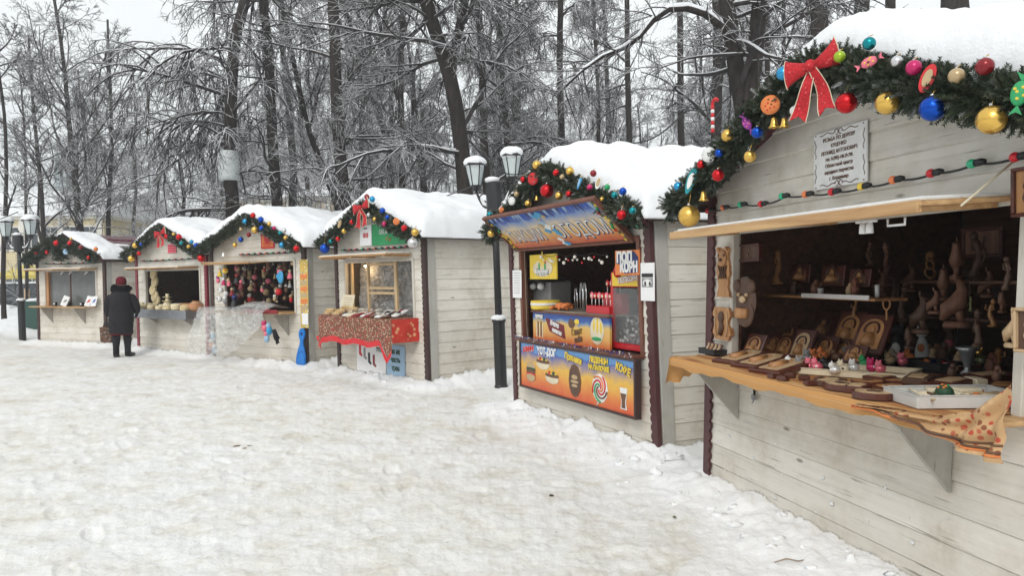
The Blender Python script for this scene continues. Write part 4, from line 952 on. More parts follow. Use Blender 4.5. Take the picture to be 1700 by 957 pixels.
mb.ball((0, .0, -h_*.28), w_*.40, 'carving_brown', 14, 10, (1, .16, .9), jit=.12); mb.build('body', root)
for s_ in (-1, 1): mb = MB(); mb.ball((s_*w_*.32, 0, h_*.42), w_*.17, 'carving_brown', 12, 8, (1, .5, 1)); mb.build('ear', root); mb = MB(); mb.ball((s_*w_*.18, -w_*.06, h_*.2), w_*.05, 'carving_light', 8, 6); mb.build('eye', root)
mb = MB(); mb.ball((0, -w_*.06, h_*.08), w_*.12, 'carving_light', 10, 8, (1.2, .5, .8)); mb.build('muzzle', root)
mb = MB(); mb.lathe([(w_*.20, -h_*.40), (w_*.24, -h_*.38), (w_*.24, -h_*.14), (w_*.20, -h_*.14), (w_*.19, -h_*.2)], 'carving_amber', 14, (0, -w_*.10, 0), sy=.5); mb.build('cup', root)
def picture(k, name, label, corners, ly, frame, inner, fig, cat='picture'):
    q = [U(k, a, b, ly) for a, b in corners]; w_ = q[1][0]-q[0][0]; h_ = q[0][1]-q[1][1]; root = thing(name, label, cat, KMat(k, (q[0][0]+q[1][0])/2, ly, (q[0][1]+q[1][1])/2), 'framed pictures at the woodcarving kiosk')
    f = min(w_, h_)*.13
    for (x, z, a, b) in ((0, h_/2-f/2, w_, f), (0, -h_/2+f/2, w_, f), (-w_/2+f/2, 0, f, h_-2*f), (w_/2-f/2, 0, f, h_-2*f)):
        mb = MB(); mb.bbox((x, 0, z), (a, .03, b), frame, .004); mb.build('frame', root)
    mb = MB(); mb.box((0, .006, 0), (w_-2*f+.004, .008, h_-2*f+.004), inner); mb.build('panel', root)
    mb = MB(); mb.ball((w_*.05, .0, h_*.12), h_*.09, fig, 10, 6, (1, .3, 1)); mb.tube([(w_*.05, .0, h_*.05), (w_*.0, -.002, -h_*.12), (w_*.1, 0, -h_*.3)], [h_*.03, h_*.05, h_*.03], fig, 8); mb.build('relief_figure', root)
    return root
picture(5, 'picture', 'dark framed picture at the top left of the kiosk opening', [(1222, 407), (1262, 434)], .03, 'wood_mahogany', 'carving_brown', 'carving_dull')
picture(5, 'picture', 'ornate brown framed carving at the right edge of the photo, below the bulb string', [(1683, 280), (1722, 358)], -.09, 'wood_mahogany', 'carving_amber', 'carving_brown')
picture(5, 'picture', 'large dark framed picture on the back wall, top right inside the woodcarving kiosk', [(1598, 380), (1665, 428)], 1.2, 'wood_mahogany', 'carving_dull', 'carving_brown')
picture(5, 'picture', 'light wooden framed house carving hung at the right edge beside the opening', [(1687, 511), (1720, 588)], -.11, 'carving_light', 'carving_brown', 'carving_light')

# ---- awning hardware: handle, lamps, prop rope
def wh(x, y, z): return KMat(5, x, y, z)
for px_, lbl in ((1150, 'white pull handle under the left end of the awning flap'), (1488, 'white pull handle under the middle of the awning flap')):
    x, z = U(5, px_, 394 if px_ < 1200 else 374, -.42); mb = MB(); mb.tube([(-.05, 0, .03), (-.05, 0, 0), (.05, 0, 0), (.05, 0, .03)], .006, 'white_plastic', 6)
    solo(mb, 'pull_handle', lbl, 'handle', wh(x, -.42, z), 'white handles')
x, z = U(5, 1438, 384, -.38); root = thing('spot_lamp', 'unlit white twin spot lamp fixed under the awning flap', 'lamp', wh(x, -.38, z+.01))
for s_ in (-1, 1): mb = MB(); mb.lathe([(.012, .03), (.016, .01), (.018, -.02), (.014, -.022)], 'white_plastic', 12, (s_*.022, 0, 0)); mb.build('lamp_head', root)
mb = MB(); mb.bbox((0, 0, .034), (.13, .02, .012), 'white_plastic', .003); mb.build('bracket', root)
mb = MB(); a = U(5, 1595, 342, -.30); b = U(5, 1690, 262, -.03); mb.tube([(a[0]+a[1]*KT[5], -.30, a[1]), (b[0]+b[1]*KT[5], -.03, b[1])], .005, 'p_cream', 6)
o = mb.build('prop_rope'); o.matrix_basis = KM[5]; tag(o, 'pale rope holding up the awning flap at the right', 'rope')
mb = MB(); a = U(5, 1500, 350, -.35); mb.box((0, 0, 0), (.10, .03, .02), 'black_iron'); mb.box((.10, .01, -.012), (.13, .015, .014), 'black_iron'); solo(mb, 'hinge', 'dark metal latch on the edge of the awning flap', 'latch', wh(a[0], -.42, 1.885))

# ---- ochre cloth on the counter of the woodcarving kiosk, hanging at both ends
root = thing('counter_cloth', 'ochre striped cloth edging the counter, bunched into a red rose corner at the right', 'cloth', KM[5])
mb = MB(); n = 60; vs = []
for i in range(n+1):
    x = .13+(2.60-.13)*i/n; dz = .008*math.sin(x*9)+.006*math.sin(x*23)
    for (y, z) in ((.10, .9895), (-.385, .991), (-.402, .985), (-.408, .955+dz), (-.404, .925+dz)): vs.append((x, y+.003*math.sin(x*14), z))
mb.add(vs, [(i*5+j, i*5+j+1, (i+1)*5+j+1, (i+1)*5+j) for i in range(n) for j in range(4)], 'cloth_stripe', True); mb.build('edge', root, KT[5])
mb = MB(); vs = []   # left hanging tail over the end of the shelf
for i in range(13):
    t = i/12
    for j in range(9):
        s_ = j/8; x = .155-.07*t-.03*math.sin(s_*9)*t+.008*math.sin(s_*16); y = -.41+.30*s_*(1-.35*t); z = .988-.21*t*(1-.25*s_)+.012*math.sin(s_*10)
        vs.append((x, y, z))
mb.add(vs, [(i*9+j, i*9+j+1, (i+1)*9+j+1, (i+1)*9+j) for i in range(12) for j in range(8)], 'cloth_stripe', True); mb.build('left_tail', root, KT[5])
mb = MB(); vs = []; nu, nv = 50, 22   # right part: hanging swag
TOP = [U(5, a, b, -.40) for a, b in ((1430, 668), (1500, 678), (1560, 690), (1612, 684), (1650, 664), (1690, 638))]
BOT = [U(5, a, b, -.40) for a, b in ((1430, 676), (1500, 692), (1550, 716), (1600, 742), (1645, 758), (1677, 770))]
def interp(P, t):
    t = t*(len(P)-1); i = min(int(t), len(P)-2); f = t-i; return (P[i][0]*(1-f)+P[i+1][0]*f, P[i][1]*(1-f)+P[i+1][1]*f)
for i in range(nu+1):
    u = i/nu; a = interp(TOP, u); b = interp(BOT, u)
    for j in range(nv+1):
        v = j/nv; fold = .018*math.sin(u*26+v*3)*(.3+v)+.012*math.sin(v*14+u*8)
        vs.append((a[0]*(1-v)+b[0]*v, -.415-fold-.03*v, a[1]*(1-v)+b[1]*v))
mb.add(vs, [(i*(nv+1)+j, i*(nv+1)+j+1, (i+1)*(nv+1)+j+1, (i+1)*(nv+1)+j) for i in range(nu) for j in range(nv)], 'fabric_rose', True)
for t in (.80, .88, .95):      # printed border stripes
    pts = [vs[i*(nv+1)+int(t*nv)] for i in range(nu+1)]; mb.tube([(x, y-.002, z) for x, y, z in pts], .005, 'p_brown' if t != .95 else 'p_orange', 4)
mb.build('right_swag', root, KT[5])

# ---- carved icons
CT = .995
def icon(k, px, py, wpx, hpx, ly, label, lean=R(-28), light='carving_light', frame='wood_mahogany', zb=None, arch=True, grp='carved wooden icons on the counter'):
    if zb is not None:
        bx, ly = H(k, px, py+hpx/2, zb); x = bx; pw = KW(k, x, ly, zb); w_ = wpx*pw.y/FPX; h_ = hpx*pw.y/FPX*1.08; zc = zb+h_*.5*math.cos(lean)+.006
    else: x, zc = U(k, px, py, ly); w_ = pxsize(k, px, py, ly, wpx)*1.0; h_ = pxsize(k, px, py, ly, hpx)
    # the front is seen obliquely: widen to true width
    w_ *= 1.95; h_ *= 1.18 if zb is not None else 1
    root = thing('carved_icon', label, 'carved plaque', KMat(k, x, ly, zc, 0 if zb is None else R(10), lean), grp)
    if zb is not None and zb > CT+.01: mb = MB(); mb.bbox((0, .05, -h_/2-.012), (w_*.8, .12, .02), 'wood_dark', .003); mb.box((0, .07, -h_/2-(zb-CT)/2-.02), (w_*.3, .05, (zb-CT)), 'wood_dark'); mb.build('stand', root)
    mb = MB(); mb.bbox((0, 0, 0), (w_, .022, h_), frame, .004); mb.build('board', root)
    iw, ih = w_*.36, h_*.38; n = 12
    poly = [(-iw, -ih), (iw, -ih)]+([(iw*math.cos(a), ih-iw*.9+iw*.9*math.sin(a)) for a in np.linspace(0, PI, n)] if arch else [(iw, ih), (-iw, ih)])
    mb = MB(); mb.prism(poly, -.0165, -.0115, light); mb.build('field', root)
    mb = MB(); pts = [(iw*.62*math.cos(a), -.018, ih*.25+iw*.62*math.sin(a)) for a in np.linspace(-.4, PI+.4, 12)]; mb.tube(pts, w_*.035, frame, 5)
    mb.ball((0, -.018, ih*.25), iw*.28, 'carving_amber', 10, 6, (1, .25, 1.25)); mb.tube([(0, -.017, ih*.0), (iw*.1, -.018, -ih*.8)], [iw*.35, iw*.6], 'carving_amber', 8)
    mb.ball((iw*.35, -.019, -ih*.2), iw*.18, light, 8, 6, (1, .3, 1)); mb.build('carving', root)
    return root
row = [(1252, 577, 22, 36), (1283, 575, 20, 30), (1303, 577, 20, 32), (1331, 575, 22, 46)]
for i, (a, b, c, d) in enumerate(row): icon(5, a, b, c, d, 0, ['square carved icon with pale figure, first of the front row behind the dark flat plaques', 'narrow arched icon, second of the front row behind the flat plaques', 'square tan icon, third of the front row, left of the pale arched one', 'brightest pale arched icon of the front row, behind the figurine tray'][i], zb=CT, light='carving_light' if i == 3 else 'carving_amber')
row = [(1305, 555, 24, 30), (1345, 552, 26, 32), (1385, 552, 22, 26), (1368, 580, 26, 36), (1400, 583, 22, 32)]
names = ['carved icon with a pale halo, left end of the second row', 'arched icon in the middle of the second row', 'square icon at the right end of the second row', 'broad icon behind the figurines, right of the brightest icon', 'narrow icon rising behind the pink figurine']
for i, (a, b, c, d) in enumerate(row): icon(5, a, b, c, d, 0, names[i], zb=CT+.05 if b < 570 else CT, light='carving_amber')
row = [(1328, 530, 26, 36), (1390, 545, 24, 44), (1411, 556, 26, 50), (1440, 560, 30, 56)]
row = [(1367, 543, 24, 40), (1409, 548, 28, 52), (1447, 556, 32, 56)]
names = ['dim arched icon at the back left of the counter', 'large haloed icon in the back row, middle', 'largest icon of the back row with a round haloed head, beside the black cat']
for i, (a, b, c, d) in enumerate(row): icon(5, a, b, c, d, 0, names[i], zb=CT+.09, light='carving_brown' if i == 0 else 'carving_amber')
# inside counter boards so goods have a floor
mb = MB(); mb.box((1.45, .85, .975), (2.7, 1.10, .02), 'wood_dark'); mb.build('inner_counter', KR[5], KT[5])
# three long dark flat plaques lying at the front left
for i, (a, b) in enumerate(((1224, 601), (1257, 608), (1290, 617))):
    x, y = H(5, a, b, CT); root = thing('flat_plaque', ['dark flat plaque with a pale relief, nearest the black tray', 'dark flat plaque with a pale relief, in the middle of the three lying flat', 'dark flat plaque with a pale relief, right one of the three lying flat'][i], 'carved plaque', KMat(5, x+.03, y+.02, CT+.032, R(12), R(10)), 'dark plaques lying on the counter')
    mb = MB(); mb.bbox((0, 0, 0), (.25, .32, .028), 'wood_mahogany', .004); mb.build('board', root)
    mb = MB(); mb.prism([(-.075, -.12), (.075, -.12), (.08, .08), (.05, .13), (-.05, .13), (-.08, .08)], .013, .018, 'carving_light', 'XY'); mb.build('field', root)
    mb = MB(); mb.ball((0, .06, .018), .022, 'carving_amber', 8, 6, (1, 1, .3)); mb.tube([(0, .04, .018), (0, -.09, .018)], [.018, .03], 'carving_amber', 6); mb.build('carving', root)
# black tray with small carvings
x, y = H(5, 1187, 588, CT); M = KMat(5, x+.02, y+.05, CT)
def tray(root, w_, d_, h_, mat, th=.006):
    mb = MB(); mb.bbox((0, 0, th/2), (w_, d_, th), mat, .002); mb.build('bottom', root)
    for (cx, cy, a, b) in ((0, -d_/2, w_, th), (0, d_/2, w_, th), (-w_/2, 0, th, d_), (w_/2, 0, th, d_)):
        mb = MB(); mb.bbox((cx, cy, h_/2), (a+th, b+th, h_), mat, .002); mb.bbox((cx, cy, h_), (a+th*2.4, b+th*2.4, .005), mat, .002); mb.build('side', root)
root = thing('black_tray', 'black plastic tray of small carvings at the left end of the counter', 'tray', M); tray(root, .22, .26, .04, 'p_black')
for i in range(8):
    a, b = i % 2, i//2; r_ = thing('small_carving', 'small tan figure carving standing in the black tray, '+['front', 'back'][a]+' column, '+ORD[b]+' from the left end', 'wood carving', M @ Matrix.Translation((-.08+.053*b+.01*a, -.07+.12*a, .045+.02*a)) @ Matrix.Rotation(R(-35), 4, 'X'), 'small carvings in the black tray')
    mb = MB(); mb.bbox((0, 0, 0), (.045, .012, .075), 'wood_mahogany', .003); mb.build('board', r_)
    mb = MB(); mb.ball((0, -.007, 0), .017, ['carving_light', 'p_tan', 'carving_amber'][i % 3], 10, 8, (.8, .3, 1.6)); mb.ball((0, -.010, .022), .010, 'carving_light', 8, 6); mb.build('carving', r_)
# small dark blocks along the front edge
for i, (a, b) in enumerate(((1283, 628), (1300, 632), (1312, 627), (1335, 631), (1345, 640), (1362, 634))):
    x, y = H(5, a, b, CT); r_ = thing('wooden_magnet', 'small dark wooden block on the counter edge, '+ORD[i]+' from the left', 'wooden block', KMat(5, x, y, CT+.011, R(20*i)), 'small dark blocks on the counter edge')
    mb = MB(); mb.bbox((0, 0, 0), (.06, .045, .022), 'wood_mahogany', .004); mb.build('block', r_); mb = MB(); mb.bbox((0, 0, .0125), (.04, .028, .004), 'carving_brown', .001); mb.build('inlay', r_)
# sliced wood rounds with carvings
for i, (a, b, rr, lb) in enumerate(((1395, 647, .085, 'round slice of trunk with bark rim and carved centre, left of the two front slices'), (1450, 662, .085, 'round slice of trunk with bark rim, nearest the clear plastic tray'), (1440, 637, .075, 'flat round carving behind the two front slices'), (1490, 634, .085, 'thin oval carving lying in front of the black tray'), (1495, 652, .07, 'dark octagonal carving beside the clear tray'))):
    x, y = H(5, a, b, CT); r_ = thing('wood_slice', lb, 'wood slice', KMat(5, x, y, CT, R(33*i)), 'carved wood slices'); n = 30; rng = random.Random(i)
    poly = [(rr*1.15*(1+.05*rng.uniform(-1, 1))*math.cos(2*PI*j/n), rr*.85*(1+.05*rng.uniform(-1, 1))*math.sin(2*PI*j/n)) for j in range(n)]
    mb = MB(); mb.prism(poly, .002, .032 if i < 2 else .014, 'wood_mahogany', 'XY'); mb.build('bark', r_); zt = .032 if i < 2 else .014
    mb = MB(); mb.prism([(p[0]*.86, p[1]*.86) for p in poly], zt, zt+.003, 'carving_light' if i < 2 else 'carving_amber', 'XY'); mb.build('face', r_)
    mb = MB(); mb.ball((0, 0, zt+.003), rr*.35, 'carving_brown', 12, 6, (1.2, .8, .2), jit=.3); mb.ball((rr*.3, rr*.2, zt+.003), rr*.16, 'carving_brown', 8, 6, (1, 1, .3)); mb.build('carving', r_)
# long pale tray with clay figurines
def cell(px, py, z=CT): return H(5, px, py, z)
x0, y0 = cell(1300, 612); x1, y1 = cell(1495, 632); cx, cy = (x0+x1)/2, (y0+y1)/2
root = thing('pale_tray', 'long pale tray holding the painted clay figurines', 'tray', KMat(5, 1.36, .16, CT, R(35))); tray(root, .66, .34, .035, 'p_cream')
FIG = [(1313, 607, 'white'), (1328, 609, 'grey'), (1345, 611, 'pink'), (1357, 613, 'pink'), (1372, 612, 'black'), (1386, 618, 'white'), (1400, 617, 'cream'), (1418, 614, 'white'), (1436, 607, 'green'), (1448, 614, 'magenta'), (1462, 616, 'pink'),
       (1350, 596, 'orange'), (1366, 594, 'orange'), (1390, 597, 'brown'), (1404, 592, 'grey'), (1418, 593, 'yellow'), (1425, 602, 'tan'), (1477, 602, 'tan'), (1486, 597, 'cream'), (1499, 604, 'pink'), (1510, 598, 'orange'), (1340, 598, 'grey')]
animal = ['pig', 'cat', 'mouse', 'sheep', 'dog', 'bird']
for i, (a, b, c) in enumerate(FIG):
    x, y = cell(a, b, CT+.03); s = .027+.006*random.random(); near = sum(1 for q in FIG if q[2] == c and q[0] <= a)
    r_ = thing('clay_figurine', 'tiny '+c+' glazed clay animal in the pale tray, '+ORD[near-1]+' '+c+' one from the left', 'figurine', KMat(5, x, y, CT+.022, R(random.uniform(-50, 50))), 'clay figurines in the pale tray')
    mb = MB(); mb.ball((0, 0, s*.7), s, 'ball_'+c if c in ('pink', 'white', 'magenta') else 'p_'+c, 12, 8, (1.0, 1.1, .9), jit=.15)
    mb.ball((0, -s*.6, s*1.65), s*.68, 'p_'+c, 12, 8); 
    mb.build('body', r_)
    for sg in (-1, 1): mb = MB(); mb.ball((sg*s*.45, -s*.55, s*2.25), s*.24, 'p_'+c, 8, 6, (1, .5, 1.3)); mb.build('ear', r_)
    mb = MB(); mb.ball((s*.22, -s*1.22, s*1.8), s*.1, 'p_black', 6, 4); mb.ball((-s*.22, -s*1.22, s*1.8), s*.1, 'p_black', 6, 4); mb.build('eyes', r_)
    if i % 3 == 0: mb = MB(); mb.ball((s*.5, -.4*s, s*.8), s*.4, ['p_white', 'p_red', 'p_black'][i % 3 if i % 2 else 2], 8, 6, jit=.2); mb.build('patch', r_)
# black tray with glinting small things
x, y = cell(1545, 612); root = thing('black_tray', 'low black box of trinkets in front of the white cat figure', 'tray', KMat(5, x, y+.02, CT)); tray(root, .30, .20, .045, 'p_black')
for i, (c, dx, dy) in enumerate((('red', .05, .03), ('red', .10, .04), ('navy', 0, .0), ('blue', .03, -.03), ('orange', -.09, .03), ('gold', -.05, -.04), ('white', .12, -.03), ('red', .02, .06))):
    mb = MB(); mb.ball((0, 0, .02), .018, 'ball_'+c, 10, 8, (1.3, 1, .9), jit=.4); solo(mb, 'trinket', 'small '+c+' trinket in the low black box, '+['far right', 'upper right', 'middle', 'front middle', 'upper left', 'front left', 'front right', 'back middle'][i], 'trinket', KMat(5, x+dx, y+.02+dy, CT+.012), 'trinkets in the black box')
# clear plastic tray with painted wooden goods
x0, y0 = cell(1503, 664); x1, y1 = cell(1560, 688); x2, y2 = cell(1674, 660)
cx, cy = H(5, 1585, 668, CT); M = KMat(5, 2.325, -.055, CT, R(-14)); root = thing('clear_tray', 'translucent white plastic tray at the right end of the counter', 'tray', M); tray(root, .29, .48, .055, 'tray_plastic')
for i, (dx, dy, c) in enumerate(((-.08, -.02, 'cream'), (-.07, .10, 'cream'), (.08, .14, 'tan'))):
    mb = MB(); mb.bbox((0, 0, .028), (.07, .11, .03), 'p_'+c, .006); solo(mb, 'wooden_box', ['pale wooden block at the left corner of the clear tray', 'pale wooden block behind the painted egg in the clear tray', 'tan wooden block at the right side of the clear tray'][i], 'wooden block', M @ Matrix.Translation((dx, dy, .012)) @ Matrix.Rotation(R(25*i-20), 4, 'Z'), 'wooden blocks in the clear tray')
for i, (dx, dy) in enumerate(((.03, -.06), (.02, .30))):
    r_ = thing('painted_egg', ['dark lacquered egg painted with flowers, in the middle of the clear tray', 'dark green lacquered egg behind the clear tray'][i], 'lacquered egg', M @ Matrix.Translation((dx, dy, .045)) @ Matrix.Rotation(R(70), 4, 'Y') @ Matrix.Rotation(R(20), 4, 'X'), 'lacquered eggs')
    mb = MB(); mb.ball((0, 0, 0), .040, 'p_dark green', 18, 12, (1, 1, 1.45)); mb.build('shell', r_)
    mb = MB(); rng = random.Random(i)
    for j in range(26):
        a, t = rng.uniform(0, 2*PI), rng.uniform(.5, 2.6); p = Vector((.040*math.sin(t)*math.cos(a), .040*math.sin(t)*math.sin(a), .058*math.cos(t)))
        mb.ball(p, .0065, ['p_red', 'p_green', 'p_orange', 'p_olive', 'p_yellow'][j % 5], 6, 4)
    mb.build('painted_flowers', r_)
# vase
x, y = H(5, 1606, 622, CT); r_ = thing('metal_vase', 'small flared grey metal vase standing at the right of the counter', 'vase', KMat(5, x, y, CT) @ Matrix.Scale(1.25, 4), None)
mb = MB(); mb.lathe([(.030, 0), (.030, .008), (.012, .022), (.016, .04), (.026, .075), (.035, .105), (.052, .125), (.050, .125), (.033, .107), (.024, .08)], 'grey_metal', 20); mb.build('bowl', r_)
x, y = H(5, 1628, 610, CT)
mb = MB(); mb.ball((0, 0, .04), .04, 'ball_olive', 14, 10, (1, .8, .9), jit=.3); mb.ball((0, -.02, .09), .022, 'ball_gold', 12, 8, (1.2, 1, 1)); mb.ball((.02, -.01, .115), .012, 'ball_gold', 8, 6)
solo(mb, 'frog_figure', 'small golden olive figure crouching right of the metal vase', 'figurine', KMat(5, x, y, CT))
# cats
def cat_fig(px, py, hgt, mat, ly, label, chest):
    x, y = H(5, px, py, CT); s = hgt; r_ = thing('cat_figure', label, 'figurine', KMat(5, x, y, CT, R(35)), 'wooden cat figures')
    mb = MB(); mb.lathe([(s*.20, 0), (s*.22, s*.05), (s*.19, s*.30), (s*.12, s*.55), (s*.08, s*.66), (s*.03, s*.70)], mat, 16, sx=1, sy=.8)
    mb.ball((0, -s*.04, s*.78), s*.15, mat, 14, 10, (1.05, .85, .9)); mb.build('body', r_)
    for sg in (-1, 1):
        mb = MB(); mb.lathe([(s*.055, 0), (s*.03, s*.08), (.001, s*.15)], mat, 8, (sg*s*.10, -s*.03, s*.87), False); mb.build('ear', r_)
        mb = MB(); mb.ball((sg*s*.055, -s*.125, s*.80), s*.022, chest, 8, 6, (1, .5, 1)); mb.build('eye', r_)
    mb = MB(); mb.ball((0, -s*.145, s*.36), s*.10, chest, 10, 6, (1, .4, 1.3)); mb.build('chest_patch', r_)
cat_fig(1490, 602, .27, 'p_black', .10, 'tall black cat figure with white markings behind the figurines', 'p_white')
cat_fig(1531, 598, .23, 'p_white', .12, 'white cat figure with an orange face, right of the black cat', 'p_orange')
cat_fig(1577, 594, .26, 'p_brown', .20, 'dark brown cat figure with pale pointed ears, left of the metal vase', 'p_pink')
# shelf and its carvings inside
sx0, sz = U(5, 1253, 490, .42); sx1, sz1 = U(5, 1457, 487, .42)
mb = MB(); mb.bbox(((sx0+sx1)/2, .52, sz), (sx1-sx0, .24, .018), 'carving_amber', .003); mb.build('inner_shelf', KR[5], KT[5])
mb = MB(); mb.bbox((sx0+(sx1-sx0)*.72, .395, sz+.012), ((sx1-sx0)*.5, .01, .03), 'white_plastic', .002); mb.build('shelf_strip', KR[5], KT[5])
def statuette(px, py, hpx, ly, mat, label, seed, base=True):
    x, z = U(5, px, py, ly); h_ = pxsize(5, px, py, ly, hpx); rng = random.Random(seed)
    r_ = thing('statuette', label, 'wood carving', KMat(5, x, ly, z-h_/2, rng.uniform(-1.6, 1.6)), 'carved statuettes inside the kiosk')
    if seed in (3, 23):     # openwork loops on a foot
        mb = MB(); mb.lathe([(h_*.16, 0), (h_*.16, h_*.04), (h_*.05, h_*.10), (h_*.05, h_*.2)], mat, 12); mb.build('base', r_); mb = MB()
        for q in range(2+seed % 2):
            zc = h_*(.34+.27*q); rr_ = h_*(.17-.02*q); mb.tube([(rr_*math.cos(a), .3*rr_*math.sin(a+q), zc+rr_*math.sin(a)) for a in np.linspace(0, 2*PI, 16)], h_*.035, mat, 7)
        mb.ball((0, 0, h_*.92), h_*.07, mat, 10, 8, (1, 1, 1.4)); mb.build('figure', r_); return
    mat = mat if mat not in ('carving_dull',) else ['carving_dull', 'carving_brown', 'carving_dull', 'carving_reddish'][seed % 4]
    if seed % 2 == 0 and seed > 3:     # crouching beast or bird
        mb = MB(); mb.lathe([(h_*.22, 0), (h_*.24, h_*.05), (h_*.2, h_*.12)], mat, 12, sy=.7); mb.build('base', r_)
        mb = MB(); mb.tube([(-h_*.24, 0, h_*.14), (-h_*.16, 0, h_*.34), (h_*.02, 0, h_*.46), (h_*.10, 0, h_*.70), (h_*.06, 0, h_*.86), (h_*.20, 0, h_*.84)], [h_*.04, h_*.14, h_*.17, h_*.10, h_*.09, h_*.02], mat, 12)
        mb.tube([(h_*.02, 0, h_*.4), (h_*.08, 0, h_*.1)], [h_*.09, h_*.06], mat, 8); mb.ball((-h_*.02, 0, h_*.95), h_*.04, mat, 8, 6, (1, .6, 2)); mb.build('figure', r_); return
    pts = []; rad = []; n = 9
    for i in range(n+1):
        t = i/n; pts.append((h_*.07*math.sin(t*5+seed), 0, h_*(.05+.80*t))); rad.append(h_*(.11 if t < .2 else .07+.045*math.sin(t*7+seed)**2)*(1-.25*t))
    mb = MB(); mb.tube(pts, rad, mat, 12); top = pts[-1]; mb.ball((top[0], 0, top[2]+h_*.06), h_*.085, mat, 12, 8, (1, 1, 1.15)); mb.build('figure', r_)
    for sg in (-1, 1):
        a = Vector(pts[6]); up = rng.choice((-1, 1)); mb = MB(); mb.tube([a, a+Vector((sg*h_*.14, -.01, up*h_*.05)), a+Vector((sg*h_*.10, -.015, up*h_*.22))], [h_*.035, h_*.028, h_*.02], mat, 7); mb.build('arm', r_)
    if base: mb = MB(); mb.lathe([(h_*.15, 0), (h_*.15, h_*.04), (h_*.11, h_*.07)], mat, 14); mb.build('base', r_)
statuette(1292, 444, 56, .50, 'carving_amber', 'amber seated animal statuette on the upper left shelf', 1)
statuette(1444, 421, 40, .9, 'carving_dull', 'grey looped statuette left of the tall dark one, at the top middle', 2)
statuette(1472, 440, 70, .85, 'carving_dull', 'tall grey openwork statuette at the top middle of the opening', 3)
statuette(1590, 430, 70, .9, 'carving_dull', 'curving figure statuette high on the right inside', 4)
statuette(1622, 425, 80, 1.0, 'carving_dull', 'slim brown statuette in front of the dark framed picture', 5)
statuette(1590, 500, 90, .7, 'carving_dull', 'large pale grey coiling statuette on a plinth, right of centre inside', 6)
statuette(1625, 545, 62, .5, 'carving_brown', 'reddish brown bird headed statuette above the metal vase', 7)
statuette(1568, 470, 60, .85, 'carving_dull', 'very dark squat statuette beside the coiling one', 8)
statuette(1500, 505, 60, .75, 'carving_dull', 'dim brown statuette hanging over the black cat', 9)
statuette(1530, 520, 70, .7, 'carving_brown', 'thin brown statuette behind the white cat', 10)
statuette(1674, 455, 60, .30, 'carving_brown', 'knobbly red brown carving hanging at the right inner post', 11, False)
statuette(1683, 545, 66, .0, 'carving_light', 'slender pale wooden figure leaning at the right end of the counter', 12)
statuette(1612, 505, 24, .5, 'p_olive', 'small pale green winged figure in the right half of the opening', 13)
statuette(1510, 560, 40, .45, 'carving_brown', 'small brown statuette between the black and white cats', 14)
for i, (a, b, w2, h2, lb) in enumerate(((1330, 455, 26, 30, 'dark triptych plaque on the upper shelf'), (1384, 458, 30, 34, 'round topped light brown plaque on the upper shelf'), (1429, 462, 26, 30, 'round headed plaque at the right end of the upper shelf'))):
    icon(5, a, b, w2, h2, .55, lb, R(-8), ['carving_dull', 'carving_brown', 'carving_brown'][i], grp='carved plaques on the upper shelf')
mb = MB(); x, z = U(5, 1357, 464, .47); mb.lathe([(.018, 0), (.022, .05), (.020, .05), (.016, .004)], 'white_plastic', 12); solo(mb, 'small_cup', 'small white cup on the upper shelf', 'cup', KMat(5, x, .50, sz+.01))
x, z = U(5, 1455, 468, .47); mb = MB(); mb.lathe([(.012, 0), (.014, .08), (.012, .08), (.010, .004)], 'white_plastic', 12); solo(mb, 'small_candle', 'white candle at the right end of the upper shelf', 'candle', KMat(5, x, .48, sz+.01))
x, z = U(5, 1472, 505, .5); mb = MB()
for t in np.linspace(0, 1, 8): pass
mb.tube([(.03*math.sin(a), 0, .035*math.cos(a)) for a in np.linspace(0, 2*PI, 14)], .006, 'carving_amber', 6); mb.tube([(0, 0, -.035), (0, 0, -.10)], .007, 'carving_amber', 6)
solo(mb, 'carved_spoon', 'small looped wooden spoon hanging under the upper shelf', 'spoon', KMat(5, x, .5, z))
for i, (a, b) in enumerate(((1605, 598), (1650, 598), (1560, 640), (1545, 630))):
    x, y = H(5, a, b, CT); r_ = thing('flat_plaque', ['dark red board lying behind the metal vase', 'dark red board at the back right of the counter', 'dark board under the left edge of the clear tray', 'dark board between the slices and the black box'][i], 'carved plaque', KMat(5, x, y+.02, CT, R(40*i)), 'dark boards at the right of the counter')
    mb = MB(); mb.bbox((0, 0, .01), (.22, .10, .016), 'wood_mahogany', .003); mb.build('board', r_); mb = MB(); mb.bbox((0, 0, .020), (.14, .05, .004), 'carving_brown', .001); mb.build('field', r_)
mb = MB(); x, y = H(5, 1612, 640, CT); mb.bbox((0, 0, .02), (.12, .06, .035), 'p_cream', .005); solo(mb, 'wooden_box', 'cream wooden box behind the clear tray', 'wooden block', KMat(5, x, y+.03, CT, R(-15)))
for i in range(3):     # small metal catch and knots under counter
    pass
mb = MB(); x, z = U(5, 1252, 655, -.03); mb.box((0, 0, 0), (.012, .012, .12), 'black_iron'); mb.box((.0, -.005, -.06), (.04, .02, .03), 'galvanised'); mb.tube([(0, -.01, -.06), (.02, -.02, -.085), (.0, -.02, -.10)], .005, 'galvanised', 6)
solo(mb, 'padlock_hasp', 'metal hasp on the wall beside the left bracket of the woodcarving counter', 'hasp', KMat(5, x, -.03, z+.04))

